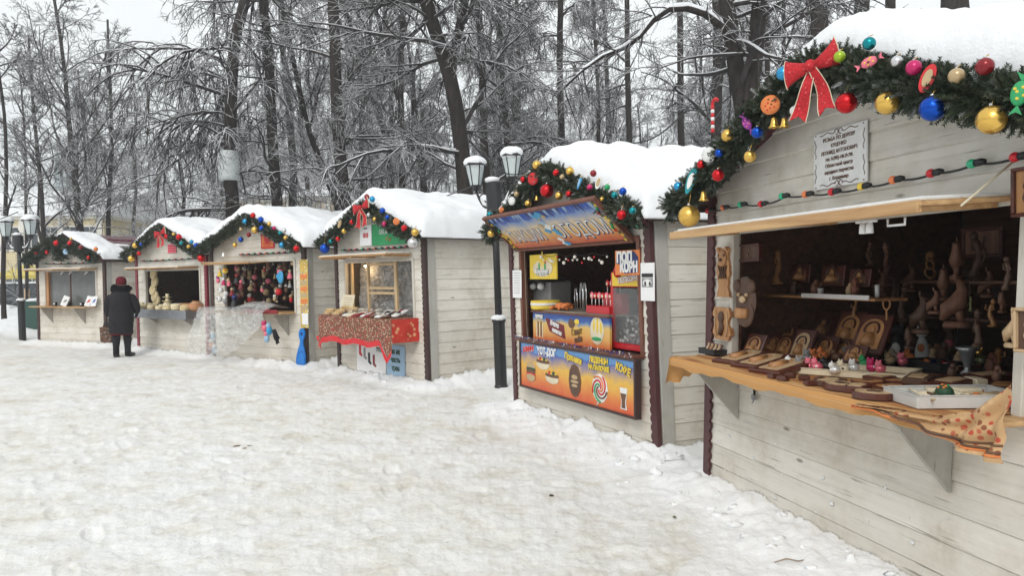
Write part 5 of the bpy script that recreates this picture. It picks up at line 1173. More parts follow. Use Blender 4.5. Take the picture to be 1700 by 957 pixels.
EXTRA = [(1462, 470, 44, .7), (1485, 478, 40, .9), (1512, 462, 46, 1.0), (1545, 445, 50, 1.1), (1552, 500, 44, .7), (1610, 470, 44, 1.0), (1640, 470, 50, 1.0), (1648, 520, 46, .8), (1665, 500, 40, .6), (1300, 515, 30, .6), (1340, 510, 30, .8), (1420, 515, 34, .7)]
for i, (a, b, h2, ly) in enumerate(EXTRA):
    statuette(a, b, h2, ly, ['carving_dull', 'carving_brown', 'carving_dull', 'carving_amber'][i % 4], 'dim small carved figure on the back shelves, '+ORD[sorted(EXTRA).index(EXTRA[i])]+' from the left', 20+i)
for i, (a, b, w2, h2) in enumerate(((1268, 548, 22, 26), (1420, 590, 22, 26), (1475, 560, 24, 34), (1262, 560, 18, 22))):
    icon(5, a, b, w2, h2, 0, ['small dim icon at the far left of the back row', 'small icon just behind the pale tray, right of the brightest icon', 'narrow dark icon directly left of the black cat', 'tiny icon half hidden behind the first front icon'][i], zb=CT+.03, light='carving_brown' if i in (0, 2) else 'carving_amber')
# shelves carrying the statuettes at the back
for nm, yy, zz in (('inner_shelf', 1.0, 1.30), ('inner_shelf', 1.0, 1.52)):
    mb = MB(); mb.bbox((1.9, yy+.02, zz), (2.0, .30, .018), 'wood_inside', .003); mb.build(nm, KR[5], KT[5])

for i, (a, b, w2, d2, rz) in enumerate(((1238, 588, .10, .16, 20), (1272, 596, .10, .14, 0), (1318, 606, .12, .18, 25), (1338, 618, .12, .16, -10), (1372, 640, .11, .15, 15), (1418, 652, .10, .12, 30), (1472, 648, .12, .16, -20), (1462, 632, .13, .18, 10), (1520, 636, .12, .18, 35), (1535, 650, .08, .12, 0), (1575, 640, .14, .20, 15), (1640, 632, .16, .22, -10), (1660, 645, .12, .16, 30), (1590, 615, .12, .2, 0))):
    x, y = H(5, a, b, CT); r_ = thing('carved_plaque', 'small dark plaque with a pale inlay lying flat on the counter, '+ORD[i]+' from the left', 'carved plaque', KMat(5, x, y+.02, CT+.002, R(rz), R(3)), 'small plaques lying on the counter')
    mb = MB(); mb.bbox((0, 0, .010+.004*(i % 3)), (w2, d2, .018+.008*(i % 3)), 'wood_mahogany' if i % 4 else 'carving_brown', .003); mb.build('board', r_)
    mb = MB(); zt = .0205+.008*(i % 3); mb.prism([(-w2*.32, -d2*.36), (w2*.32, -d2*.36), (w2*.34, d2*.2), (0, d2*.38), (-w2*.34, d2*.2)], zt-.001, zt+.002, 'carving_light' if i % 3 else 'carving_amber', 'XY'); mb.build('inlay', r_)
rng = random.Random(17)
for i in range(9):
    c = ['tan', 'olive', 'cream', 'brown', 'dark green', 'cream', 'orange', 'tan', 'red'][i]; mb = MB(); mb.ball((0, 0, .02), .022+.006*rng.random(), 'p_'+c, 10, 8, (1.6, .9, .7), jit=.3); mb.tube([(-.02, 0, .02), (-.09, .01, .035)], [.008, .005], 'p_'+c, 6)
    solo(mb, 'painted_spoon', c+' painted wooden spoon lying in the clear tray, '+ORD[i]+' from the near end', 'spoon', KMat(5, 2.325+rng.uniform(-.08, .08), -.25+.045*i, CT+.012, rng.uniform(0, 3)), 'wooden spoons in the clear tray')
mb = MB()
for i in range(26):
    x = rng.uniform(.1, 2.3); z = rng.uniform(.12, .50); s_ = .003+.010*rng.random()**2; mb.ball((x, -.013, z), s_, 'snow', 9, 6, (rng.uniform(.7, 2.2), .2, rng.uniform(.5, 1.3)), jit=1.6)
o = mb.build('snow_flecks', KR[5], KT[5]); o['kind'] = 'stuff'

SM = [(1256, 470), (1268, 474), (1310, 472), (1345, 474), (1402, 474), (1412, 476), (1470, 560), (1500, 575), (1512, 560), (1548, 585), (1556, 560), (1600, 575), (1618, 585), (1640, 575), (1660, 570), (1645, 600), (1672, 590), (1580, 610), (1655, 618), (1590, 590)]
for i, (a, b) in enumerate(SM):
    if b < 500: x, z = U(5, a, b, .46); y = .50; z = sz+.010
    else: x, y = H(5, a, b+20, CT); z = CT
    y = min(y, 1.15); c = ['carving_reddish', 'carving_amber', 'carving_brown', 'carving_dull', 'carving_light'][i % 5]; s_ = .035+.02*rng.random()
    r_ = thing('small_carving', 'small wooden keepsake '+('on the upper shelf, ' if b < 500 else 'on the dim back part of the counter, ')+ORD[sorted(q[0] for q in SM if (q[1] < 500) == (b < 500)).index(a)]+' from the left', 'wood carving', KMat(5, x, y, z, rng.uniform(-.5, .9)), 'small wooden keepsakes')
    mb = MB(); mb.bbox((0, 0, .006), (s_*1.5, s_, .012), 'wood_mahogany', .002); mb.build('base', r_)
    mb = MB(); mb.ball((0, 0, .012+s_*.7), s_*.7, c, 10, 8, (.9, .7, 1.2), jit=.4); mb.ball((s_*.2, 0, .012+s_*1.7), s_*.42, c, 10, 8, jit=.3); mb.tube([(s_*.3, 0, s_*1.2), (s_*.9, -.01, s_*1.5), (s_*.8, -.01, s_*2.0)], s_*.14, c, 6); mb.build('figure', r_)
# ------------------------------------------------------------------ popcorn kiosk
k = 4
up = Vector((0, -.40, .35)).normalized(); nrm = Vector((1, 0, 0)).cross(up); RB = Matrix((Vector((1, 0, 0)), up, nrm)).transposed()
root = thing('banner_flap', 'raised flap of the popcorn kiosk printed with blue letters on orange', 'banner', KMat(k, 1.37, -.02, 1.93) @ RB.to_4x4())
W2, L2 = 2.40, .55
mb = MB(); mb.bbox((0, L2/2, -.012), (W2, L2, .02), 'wood_grey', .004); mb.build('board', root)
mb = MB(); mb.box((0, L2/2, .0015), (W2-.06, L2-.05, .005), 'banner_awning'); mb.build('print', root)
for (x, y, a, b) in ((0, .0, W2+.04, .03), (0, L2, W2+.04, .03), (-W2/2, L2/2, .03, L2-.03), (W2/2, L2/2, .03, L2-.03)):
    mb = MB(); mb.bbox((x, y, 0), (a, b, .045), 'wood_reddish', .004); mb.build('edge_strip', root)
I3 = Matrix.Identity(3)
mb = MB(); mb.text('ПАКЦИИ', .24, (-.62, .19, .0045), 'p_navy', I3, .001, sx=.78, bold=.008, shear=.15); mb.build('lettering', root); mb = MB(); mb.text('ОГОДОМ', .27, (.55, .20, .0045), 'p_navy', I3, .001, sx=.80, bold=.008, shear=.15); mb.build('lettering', root)
mb = MB(); mb.text('ПАКЦИИ', .24, (-.625, .196, .0065), 'p_white', I3, .0008, sx=.78, bold=-.002, shear=.15); mb.text('ОГОДОМ', .27, (.545, .206, .0065), 'p_white', I3, .0008, sx=.80, bold=-.002, shear=.15); mb.build('lettering', root)
mb = MB(); rng = random.Random(3)
for i in range(34):
    x = -W2/2+.12+i*(W2-.24)/33; h_ = rng.uniform(.05, .12); mb.prism([(x-.03, L2-.03), (x+.03, L2-.03), (x+rng.uniform(-.02, .02), L2-.03-h_)], .0045, .006, rng.choice(['p_blue', 'p_pale blue', 'p_navy']), 'XY')
mb.build('printed_icicles', root)
mb = MB()
for i in range(16):
    x = rng.uniform(-.12, .10); y = rng.uniform(.04, .5); mb.prism([(x-.06, y), (x, y+.03), (x+.07, y-.01), (x+.02, y-.05)], .0068+.0002*i, .0080+.0002*i, rng.choice(['p_white', 'p_pale blue', 'p_light blue', 'p_tan']), 'XY')
mb.build('printed_snow_figure', root)
for s_ in (-1, 1):
    mb = MB()
    for i in range(16): mb.ball((s_*(W2/2-.07+.03*math.sin(i)), .03+i*.032, .012), .02, rng.choice(['p_green', 'p_olive', 'p_yellow', 'p_red', 'p_dark green']), 7, 5, (1, 1, .5))
    mb.build('tinsel', root)
# main front board
C4 = [(865, 568), (1057, 598), (1053, 695), (864, 640)]
root, w_, h_ = board(4, 'menu_board', 'long orange board with printed hot dogs, gingerbread, lollipop and drink below the counter', 'sign', C4, -.12, .06, 'banner_main')
for (x, z, a, b) in ((0, h_/2, w_+.03, .025), (0, -h_/2, w_+.03, .025), (-w_/2, 0, .025, h_-.026), (w_/2, 0, .025, h_-.026)):
    mb = MB(); mb.bbox((x, .02, z), (a, .07, b), 'brown_trim', .004); mb.build('edge_strip', root)
def word(root, t, size, x, z, mat, y=-.004, rotz=0, sx=.9, bold=.004, back=None, shear=0):
    B_ = Matrix.Rotation(-rotz, 3, 'Y') @ Matrix.Rotation(PI/2, 3, 'X')
    if back: mb = MB(); mb.text(t, size, (x, y, z), back, B_, .001, sx=sx, bold=bold+size*.035, shear=shear); mb.build('lettering_outline', root)
    mb = MB(); mb.text(t, size, (x, y-.003, z), mat, B_, .001, sx=sx, bold=bold, shear=shear); mb.build('lettering', root)
word(root, 'БЛИНЫ!', .075, -w_*.41, h_*.35, 'p_red', rotz=R(8), back='p_white', shear=.2)
word(root, 'ХОТ-ДОГ', .105, -w_*.22, h_*.36, 'p_white', back='p_blue', bold=.006)
word(root, 'Пряники', .09, w_*.03, h_*.33, 'p_yellow', back='p_navy', rotz=R(-6))
word(root, 'ЛЕДЕНЦЫ', .072, w_*.24, h_*.38, 'p_yellow', back='p_dark green'); word(root, 'НА ПАЛОЧКЕ', .062, w_*.24, h_*.24, 'p_yellow', back='p_dark green')
word(root, 'КОФЕ', .095, w_*.42, h_*.30, 'p_yellow', back='p_brown', rotz=R(-12))
def flat(root, shapes, name):
    mb = MB()
    for i, (kind, x, z, a, b, m_) in enumerate(shapes): mb.ball((x, -.002-.0012*i, z), 1, m_, 18, 6, (a, .004, b))
    mb.build(name, root)
x = -w_*.385
flat(root, [('e', x, -h_*.02, .11, .05, 'p_tan'), ('e', x, -h_*.08, .115, .03, 'p_dark green'), ('e', x, -h_*.13, .11, .035, 'p_brown'), ('e', x, -h_*.19, .115, .025, 'p_red'), ('e', x, -h_*.25, .11, .05, 'p_tan')], 'printed_burger')
for q, (x, z) in enumerate(((-w_*.26, .04), (-w_*.17, -.09))):
    flat(root, [('e', x, z, .15, .055, 'p_cream'), ('e', x, z+.035, .155, .030, 'p_brown'), ('e', x, z+.055, .12, .012, 'p_yellow'), ('e', x-.05, z+.06, .03, .02, 'p_red'), ('e', x+.04, z+.062, .03, .02, 'p_dark green')], 'printed_hot_dog')
x = w_*.04
flat(root, [('e', x, -h_*.1, .125, .17, 'p_brown'), ('e', x, -h_*.1, .108, .15, 'carving_brown'), ('e', x, -h_*.03, .07, .03, 'p_tan'), ('e', x, -h_*.12, .08, .018, 'p_tan'), ('e', x, -h_*.2, .06, .015, 'p_tan')], 'printed_gingerbread')
x = w_*.245; mb = MB(); mb.ball((x, -.002, -h_*.13), 1, 'p_white', 24, 6, (.14, .004, .14))
for j, c in enumerate(['p_red', 'p_green', 'p_brown', 'p_red', 'p_orange']):
    pts = [(x+r_*math.cos(a+j*1.26), -.007, -h_*.13+r_*math.sin(a+j*1.26)) for a, r_ in zip(np.linspace(0, 3.6, 12), np.linspace(.02, .13, 12))]; mb.tube(pts, .009, c, 5)
mb.tube([(x-.02, -.004, -h_*.38), (x-.05, -.004, -h_*.46)], .006, 'p_white', 5); mb.build('printed_lollipop', root)
x = w_*.42; mb = MB(); mb.prism([(x-.05, -h_*.40), (x+.05, -h_*.40), (x+.035, -h_*.28), (x+.06, -h_*.02), (x-.06, -h_*.02), (x-.035, -h_*.28)], -.004, -.001, 'p_white')
mb.prism([(x-.03, -h_*.38), (x+.03, -h_*.38), (x+.025, -h_*.26), (x+.045, -h_*.12), (x-.045, -h_*.12), (x-.025, -h_*.26)], -.007, -.0045, 'p_brown'); mb.build('printed_glass', root)
# inner board
root, w_, h_ = board(4, 'inner_menu_board', 'printed board with brown and yellow pictures, inside the opening above the long orange board', 'sign', [(885, 514), (1012, 531), (1012, 583), (885, 564)], .0, .03, 'banner_inner')
for (x, z, a, b) in ((0, h_/2, w_+.02, .016), (0, -h_/2, w_+.02, .016)): mb = MB(); mb.bbox((x, .0, z), (a, .05, b), 'wood_reddish', .003); mb.build('edge_strip', root)
word(root, 'ЧУРРОС', .05, -w_*.40, h_*.32, 'p_white', back='p_brown')
mb = MB(); mb.prism([(-w_*.31, h_*.32), (-w_*.05, h_*.12), (-w_*.03, -h_*.34), (-w_*.25, -h_*.14)], -.004, -.001, 'p_maroon red'); mb.build('printed_ribbon', root)
word(root, 'Какао', .075, -w_*.17, h_*.12, 'p_white', y=-.006, rotz=R(-10)); word(root, 'напитки', .06, -w_*.14, -h_*.12, 'p_white', y=-.006, rotz=R(-10))
word(root, 'Глинт', .085, w_*.12, -h_*.05, 'p_brown', rotz=R(10), back='p_yellow'); word(root, 'вейн', .075, w_*.14, -h_*.28, 'p_brown', rotz=R(10))
flat(root, [('e', w_*.05, h_*.2, .07, .05, 'p_brown'), ('e', w_*.12, h_*.27, .05, .03, 'p_yellow')], 'printed_cup')
flat(root, [('e', w_*.36, .02, .13, .14, 'p_cream'), ('e', w_*.33, .06, .022, .07, 'p_yellow'), ('e', w_*.37, .07, .022, .08, 'p_yellow'), ('e', w_*.41, .05, .02, .06, 'p_yellow'), ('e', w_*.36, -.06, .09, .02, 'p_green')], 'printed_corn')
mb = MB()
for i in range(5): mb.box((-w_*.44+i*.035, -.003, -h_*.15+.02*(i % 2)), (.02, .004, h_*.5), ['p_cream', 'p_brown'][i % 2])
mb.build('printed_sticks', root)
# ledge with tinsel under the inner board
mb = MB(); mb.bbox((1.45, -.05, .885), (2.40, .16, .03), 'wood_reddish', .004); mb.build('ledge', KR[4], KT[4])
root = thing('tinsel_strip', 'blue and silver tinsel strip along the ledge above the long orange board', 'tinsel', KM[4]); mb = MB(); rng = random.Random(5)
for i in range(420):
    x = rng.uniform(.27, 2.63); p0 = Vector((x, -.12, .905)); d_ = Vector((rng.uniform(-1, 1), rng.uniform(-1, .3), rng.uniform(-.6, 1))).normalized()*.03
    q = d_.cross(Vector((0, 0, 1))).normalized()*.0035; mb.add([p0-q, p0+q, p0+d_+q, p0+d_-q], [(0, 1, 2, 3)], rng.choice(['p_blue', 'p_silver', 'p_silver', 'p_navy', 'p_maroon red']))
mb.build('foil', root, KT[4])
# corn sign, popcorn sign
root, w_, h_ = board(4, 'corn_sign', 'yellow square sign with corn cobs hanging top left in the popcorn kiosk opening', 'sign', [(879, 424), (923, 421), (924, 463), (880, 465)], .04, .02, 'p_yellow')
flat(root, [('e', 0, -.02, w_*.38, h_*.34, 'p_cream'), ('e', -.05, .06, .022, .085, 'p_yellow'), ('e', 0, .08, .024, .10, 'p_yellow'), ('e', .05, .06, .022, .085, 'p_yellow'), ('e', -.07, .0, .02, .05, 'p_green'), ('e', .07, .0, .02, .05, 'p_green')], 'printed_corn')
word(root, 'Кукуруза', .075, 0, -h_*.2, 'p_white', y=-.010, back='p_dark green')
root, w_, h_ = board(4, 'popcorn_sign', 'blue and white popcorn sign in the top right corner of the opening', 'sign', [(1021, 420), (1061, 411), (1061, 456), (1021, 458)], -.035, .015, 'p_orange')
mb = MB(); mb.prism([(-w_*.46, .0), (-w_*.4, h_*.38), (w_*.3, h_*.44), (w_*.47, h_*.2), (w_*.47, -h_*.40), (-w_*.1, -h_*.44), (-w_*.25, -h_*.1)], -.003, -.0005, 'p_navy'); mb.build('blue_field', root)
word(root, 'ПОП', .125, -w_*.08, h_*.20, 'p_white', y=-.004, bold=.008); word(root, 'КОРН', .125, w_*.10, -h_*.20, 'p_white', y=-.004, sx=.8, bold=.008)
# notices on the wall
root, w_, h_ = board(4, 'white_notice', 'tall white paper notice with a black printed box, on the wall right of the opening', 'notice', [(1063, 438), (1086, 435), (1087, 500), (1064, 500)], -.045, .004, 'white_paper')
mb = MB(); mb.box((0, -.002, h_*.17), (w_*.8, .003, h_*.10), 'p_black'); mb.box((0, -.002, -h_*.02), (w_*.78, .003, h_*.24), 'p_grey'); mb.ball((-w_*.1, -.005, -h_*.04), w_*.12, 'p_black', 10, 6, (1, .1, 1)); mb.ball((w_*.18, -.005, -h_*.04), w_*.10, 'p_black', 10, 6, (1, .1, 1)); mb.ball((0, -.004, -h_*.03), w_*.32, 'p_white', 12, 6, (1, .05, .5))
for i in range(4): mb.box((0, -.0022, h_*(.10-.03*i)), (w_*.6, .003, h_*.006), 'p_white')
mb.build('printing', root)
root, w_, h_ = board(4, 'white_notice', 'creased white paper notice on the wall left of the opening', 'notice', [(850, 450), (864, 448), (867, 494), (852, 496)], -.045, .004, 'white_paper')
mb = MB(); 
for i in range(9): mb.box((0, -.002, h_*(.4-.09*i)), (w_*.7, .003, h_*.012), 'p_grey')
mb.build('printing', root)
# popcorn machine
mx0, mz0 = U(4, 1013, 580, .06); mx1, mz1 = U(4, 1062, 455, .06); mx1 = 2.60
mw = mx1-mx0; root = thing('popcorn_machine', 'red popcorn machine with a glass cabinet and yellow sign', 'popcorn machine', KMat(4, (mx0+mx1)/2, .28, .91))
mh = .74
mb = MB(); mb.bbox((0, 0, .03), (mw, .42, .06), 'red_enamel', .01)
for s_ in (-1, 1):
    for t_ in (-1, 1): mb.bbox((s_*(mw/2-.02), t_*.19, mh*.45), (.04, .04, mh*.78), 'red_enamel', .006)
mb.bbox((0, 0, mh*.9), (mw, .42, mh*.2), 'red_enamel', .012); mb.prism([(-mw*.5, mh), (mw*.5, mh), (mw*.36, mh+.12), (-mw*.36, mh+.12)], -.18, .2, 'red_enamel'); mb.build('cabinet', root)
mb = MB(); mb.box((0, -.205, mh*.44), (mw-.08, .006, mh*.70), 'clear_glass'); mb.build('glass', root)
mb = MB()
rng = random.Random(8)
for i in range(160): mb.ball((rng.uniform(-mw*.38, mw*.38), rng.uniform(-.17, .1), .07+rng.random()**1.6*.24), .016, 'p_grey' if i % 3 else 'p_white', 5, 4, jit=.5)
mb.build('popcorn', root)
mb = MB(); mb.lathe([(.07, .42), (.09, .44), (.09, .52), (.03, .54)], 'galvanised', 14); mb.build('kettle', root)
mb = MB(); mb.box((0, -.214, mh*.9), (mw*.86, .006, mh*.17), 'p_yellow'); mb.build('sign_plate', root)
word(root, 'ПОПКОРН', .07, .01, mh*.90, 'p_white', y=-.219, back='p_red', rotz=R(6))
mb = MB(); mb.ball((-mw*.22, -.24, mh*.97), .035, 'ball_red', 12, 8); solo(mb, 'bauble', 'small red bauble hanging in front of the popcorn machine sign', 'bauble', KMat(4, (mx0+mx1)/2, .28, .91))
# machine, tubs, tongs, lollipops on the upper shelf
sh_z = 1.235
mb = MB(); mb.bbox((1.25, .28, sh_z-.012), (1.60, .50, .024), 'wood_grey', .003); mb.build('serving_shelf', KR[4], KT[4])
px_ = lambda px, ly: U(4, px, 490, ly)[0]
x = px_(912, .35); root = thing('drink_machine', 'dark grey steel drink machine with two white knobs at the left of the serving shelf', 'drink machine', KMat(4, x, .38, sh_z))
mb = MB(); mb.bbox((0, 0, .16), (.44, .30, .32), 'p_grey', .02); mb.bbox((0, -.12, .34), (.46, .36, .06), 'p_black', .01); mb.build('housing', root)
for s_ in (-1, 1): mb = MB(); mb.ball((s_*.10+.0, -.20, .26), .045, 'white_plastic', 14, 10); mb.build('knob', root)
x = px_(905, .12); root = thing('yellow_tub', 'round yellow tub with a white band in front of the drink machine', 'tub', KMat(4, x, .12, sh_z)); mb = MB(); mb.lathe([(.16, 0), (.17, .02), (.17, .10), (.155, .10), (.15, .02)], 'p_yellow', 24); mb.build('bowl', root); mb = MB(); mb.lathe([(.172, .045), (.174, .06), (.172, .075)], 'p_white', 24); mb.build('band', root)
rng = random.Random(4)
for i in range(9):
    x = px_(925+8*(i % 3)+4*(i//3), .14); mb = MB(); mb.tube([(-.06, 0, 0), (0, 0, .012), (.07, .01, .0)], [.016, .022, .014], 'p_orange', 8); solo(mb, 'orange_pastry', 'orange twisted pastry beside the yellow tub, '+['bottom', 'middle', 'top'][i//3]+' layer, '+ORD[i % 3]+' from the left', 'pastry', KMat(4, x, .08+.02*(i % 4), sh_z+.02+.018*(i//3), R(20*i-60)), 'pastries beside the yellow tub')
for i, pp in enumerate((953, 962, 968)):
    x = px_(pp, .2); mb = MB(); h_ = [.24, .30, .30][i]; mb.tube([(-.02, 0, 0), (-.028, 0, h_*.6), (-.012, 0, h_), (.012, 0, h_), (.028, 0, h_*.6), (.02, 0, 0)], .008, 'steel', 6); solo(mb, 'steel_tongs', ['short', 'middle', 'right hand'][i]+' upright steel tongs behind the serving shelf edge', 'tongs', KMat(4, x, .22, sh_z), 'steel tongs')
xr = px_(989, .05); xm = px_(1006, .05); root = thing('lollipop_rack', 'red stepped rack for lollipops left of the popcorn machine', 'rack', KMat(4, (xr+xm)/2-.05, .10, sh_z)); mb = MB(); mb.bbox((0, 0, .04), (.42, .14, .08), 'red_enamel', .006); mb.bbox((.05, .12, .10), (.32, .10, .20), 'red_enamel', .006); mb.build('stand', root)
for rw in range(2):
    for i in range(6 if rw == 0 else 4):
        dx = -.17+.068*i if rw == 0 else -.06+.075*i; M = KMat(4, (xr+xm)/2-.05+dx, .08 if rw == 0 else .20, sh_z+(.08 if rw == 0 else .20))
        r_ = thing('lollipop', 'wrapped lollipop, '+ORD[i]+' from the left in the '+['front', 'upper'][rw]+' row of the red rack', 'lollipop', M, 'lollipops in the red rack')
        mb = MB(); mb.tube([(0, 0, 0), (0, 0, .07)], .004, 'p_white', 5); mb.build('stick', r_)
        mb = MB(); mb.ball((0, 0, .10), .033, 'ball_red' if (i+rw) % 2 else 'p_pink', 14, 8, (1, .3, 1.1)); mb.build('sweet', r_); mb = MB(); mb.ball((0, -.008, .095), .018, 'p_cream', 8, 6, (1, .3, 1)); mb.build('label', r_)
# hanging small bulbs at the opening's top
root = thing('fairy_lights', 'string of tiny white and red bulbs along the top of the popcorn kiosk opening', 'string lights', KM[4]); pts = []
for i in range(30): t = i/29; pts.append((.75+1.35*t, .02, 1.86-.03*abs(math.sin(t*12))-.02*t))
mb = MB(); mb.tube(pts, .003, 'black_rubber', 4); mb.build('cable', root, KT[4])
for i in range(22):
    p = pts[int(i*29/21)]; mb = MB(); mb.ball((p[0], 0, p[2]-.03-.02*(i % 3)), .020 if i % 4 == 0 else .012, 'bulb_red' if i % 4 == 2 else 'bulb_white', 8, 6); mb.build('bulb', root, KT[4])

# ------------------------------------------------------------------ sock kiosk goods
k = 3; cz = .987
root = thing('tablecloth', 'dark floral tablecloth with a red border, hanging off the sock counter', 'tablecloth', KM[3])
def drape(pts_top, drops, mat, name, nv=10, fold=.012, seed=0, sc=18):
    mb = MB(); n = len(pts_top); vs = []
    for i, (x, y, z) in enumerate(pts_top):
        dr = drops[i]
        for j in range(nv+1):
            v = j/nv; f = fold*math.sin(i*.9+seed)*v+.006*math.sin(v*8+i*.6)
            nx_, ny_ = (0, -1) if name != 'red_side' else (1, 0)
            vs.append((x+nx_*f, y+ny_*(f+.01*v), z-dr*v))
    mb.add(vs, [(i*(nv+1)+j, i*(nv+1)+j+1, (i+1)*(nv+1)+j+1, (i+1)*(nv+1)+j) for i in range(n-1) for j in range(nv)], mat, True)
    return mb, vs
n = 40
tp = [(.20+(2.37-.20)*i/n, -.478, cz) for i in range(n+1)]
dr = [.33+.02*math.sin(i*.5)+(.17*(1-i/3) if i < 3 else 0)+(.22*max(0, 1-abs(i-38)/3.2)) for i in range(n+1)]
mb, vs = drape(tp, dr, 'cloth_flower', 'front_fall'); mb.build('front_fall', root, KT[3])
mb, vs2 = drape([(a[0], a[1]-.006-.012*math.sin(i*.9)-.01, a[2]-dr[i]+.0) for i, a in enumerate(tp)], [.085]*(n+1), 'p_red', 'border', 2, .004); mb.build('border', root, KT[3])
tp = [(2.375, -.478+.50*i/14, cz) for i in range(15)]
mb, vs = drape(tp, [.34-.0*i for i in range(15)], 'cloth_red', 'red_side', 8, .010, 2); mb.build('red_side', root, KT[3])
mb = MB(); mb.box((1.285, -.20, cz+.002), (2.18, .55, .004), 'cloth_flower'); mb.build('top', root, KT[3])
# left bent tail
mb = MB(); mb.add([(.20, -.48, .66), (.14, -.50, .62), (.10, -.40, .45), (.20, -.44, .40), (.26, -.485, .55)], [(0, 1, 2, 3, 4)], 'p_red'); mb.build('tail', root, KT[3])
rng = random.Random(12)
for i in range(46):
    row = i % 4; x = .35+1.9*((i//4)+.5*rng.random())/12; y = -.40+.14*row+rng.uniform(-.03, .03)
    if row < 2 and x < .9: continue
    c = rng.choice(['grey', 'grey', 'tan', 'cream', 'black', 'brown', 'white', 'dark red']); s_ = rng.uniform(.8, 1.2)
    M = KMat(3, x, y, cz+.03+.012*row, rng.uniform(-.6, .6), R(rng.uniform(5, 25)))
    r_ = thing('sock_bundle', c+' folded wool sock bundle, '+['front', 'second', 'third', 'back'][row]+' row, '+ORD[i//4]+' place from the left', 'socks', M, 'folded sock bundles on the counter')
    mb = MB(); mb.ball((0, 0, 0), .075*s_, 'p_'+c, 10, 8, (.8, 1.2, .38), jit=.35); mb.build('wool', r_)
    mb = MB(); mb.ball((0, 0, .012), .05*s_, 'p_white' if i % 2 else 'p_grey', 8, 6, (.7, .9, .40), jit=.3); mb.build('label_band', r_)
for i, (px, py, ly) in enumerate(((545, 512, -.38), (560, 516, -.38), (549, 505, -.30), (566, 509, -.3), (585, 511, -.36), (575, 500, -.2))):
    x, z = U(3, px, py, ly); mb = MB(); mb.bbox((0, 0, 0), (.17, .10, .045), 'carving_light', .006); mb.bbox((0, -.003, .0245), (.10, .07, .006), 'p_yellow', .002); solo(mb, 'wax_candle_box', 'flat honey coloured box at the left of the sock counter, '+ORD[i]+' from the bottom left', 'box', KMat(3, x, ly, cz+.03+.045*(i//2), R(12*i)), 'honey coloured boxes on the sock counter')
x, z = U(3, 575, 492, -.2); root = thing('price_board', 'cream upright price board leaning at the left of the sock counter', 'board', KMat(3, x, -.18, cz+.17, R(8), R(-12))); mb = MB(); mb.bbox((0, 0, 0), (.30, .015, .32), 'p_cream', .004); mb.build('panel', root)
mb = MB(); 
for i in range(6): mb.box((0, -.010, .11-.04*i), (.20, .002, .006), 'p_grey')
mb.build('writing', root)
# inner pine window frame, plastic sheets, lamp
root = thing('pine_frame', 'pale pine window frame standing inside the sock kiosk opening', 'window frame', KM[3])
fx = lambda px: U(3, px, 470, .10)[0]
a, b, c_, d_ = fx(613), fx(617), fx(655), fx(661)
for nm, xx, z0_, z1_, w2 in (('post', fx(612), .98, 1.84, .05), ('post', fx(658), .98, 1.84, .07), ('post', fx(585), .98, 1.84, .05)): mb = MB(); mb.bbox((xx, .10, (z0_+z1_)/2), (w2, .04, z1_-z0_), 'wood_pine', .004); mb.build(nm, root, KT[3])
for zz in (1.80, 1.42, 1.34): mb = MB(); mb.bbox(((fx(612)+fx(658))/2, .098, zz), (fx(658)-fx(612)-.07, .035, .04), 'wood_pine', .003); mb.build('rail', root, KT[3])
root = thing('plastic_curtain', 'crumpled clear plastic curtain behind the pine window frame', 'curtain', KM[3]); mb = MB(); vs = []; n1, n2 = 44, 16
for i in range(n1+1):
    for j in range(n2+1):
        x = .34+1.88*i/n1; z = 1.0+.84*j/n2; vs.append((x, .24+.05*fr(x*5+z*2, z*1.5, 3, .7, 3), z))
mb.add(vs, [(i*(n2+1)+j, (i+1)*(n2+1)+j, (i+1)*(n2+1)+j+1, i*(n2+1)+j+1) for i in range(n1) for j in range(n2)], 'polythene', True); mb.build('sheet', root, KT[3])
root = thing('lit_lamp', 'small warm lit lamp under the roof at the left of the sock kiosk opening', 'lamp', KMat(3, fx(603), .16, 1.78)); mb = MB(); mb.ball((0, 0, 0), .03, 'lit_bulb', 12, 8, (1.4, 1, .7)); mb.build('bulb', root); mb = MB(); mb.lathe([(.02, .02), (.03, .03), (.015, .08)], 'black_iron', 10); mb.build('socket', root)
ld = bpy.data.lights.new('lamp_glow', 'POINT'); ld.energy = 3.0; ld.color = (1, .68, .35); ld.shadow_soft_size = .04; lo = bpy.data.objects.new('lamp_glow', ld); COL.objects.link(lo); lo.parent = root; lo.location = (0, -.05, -.06)

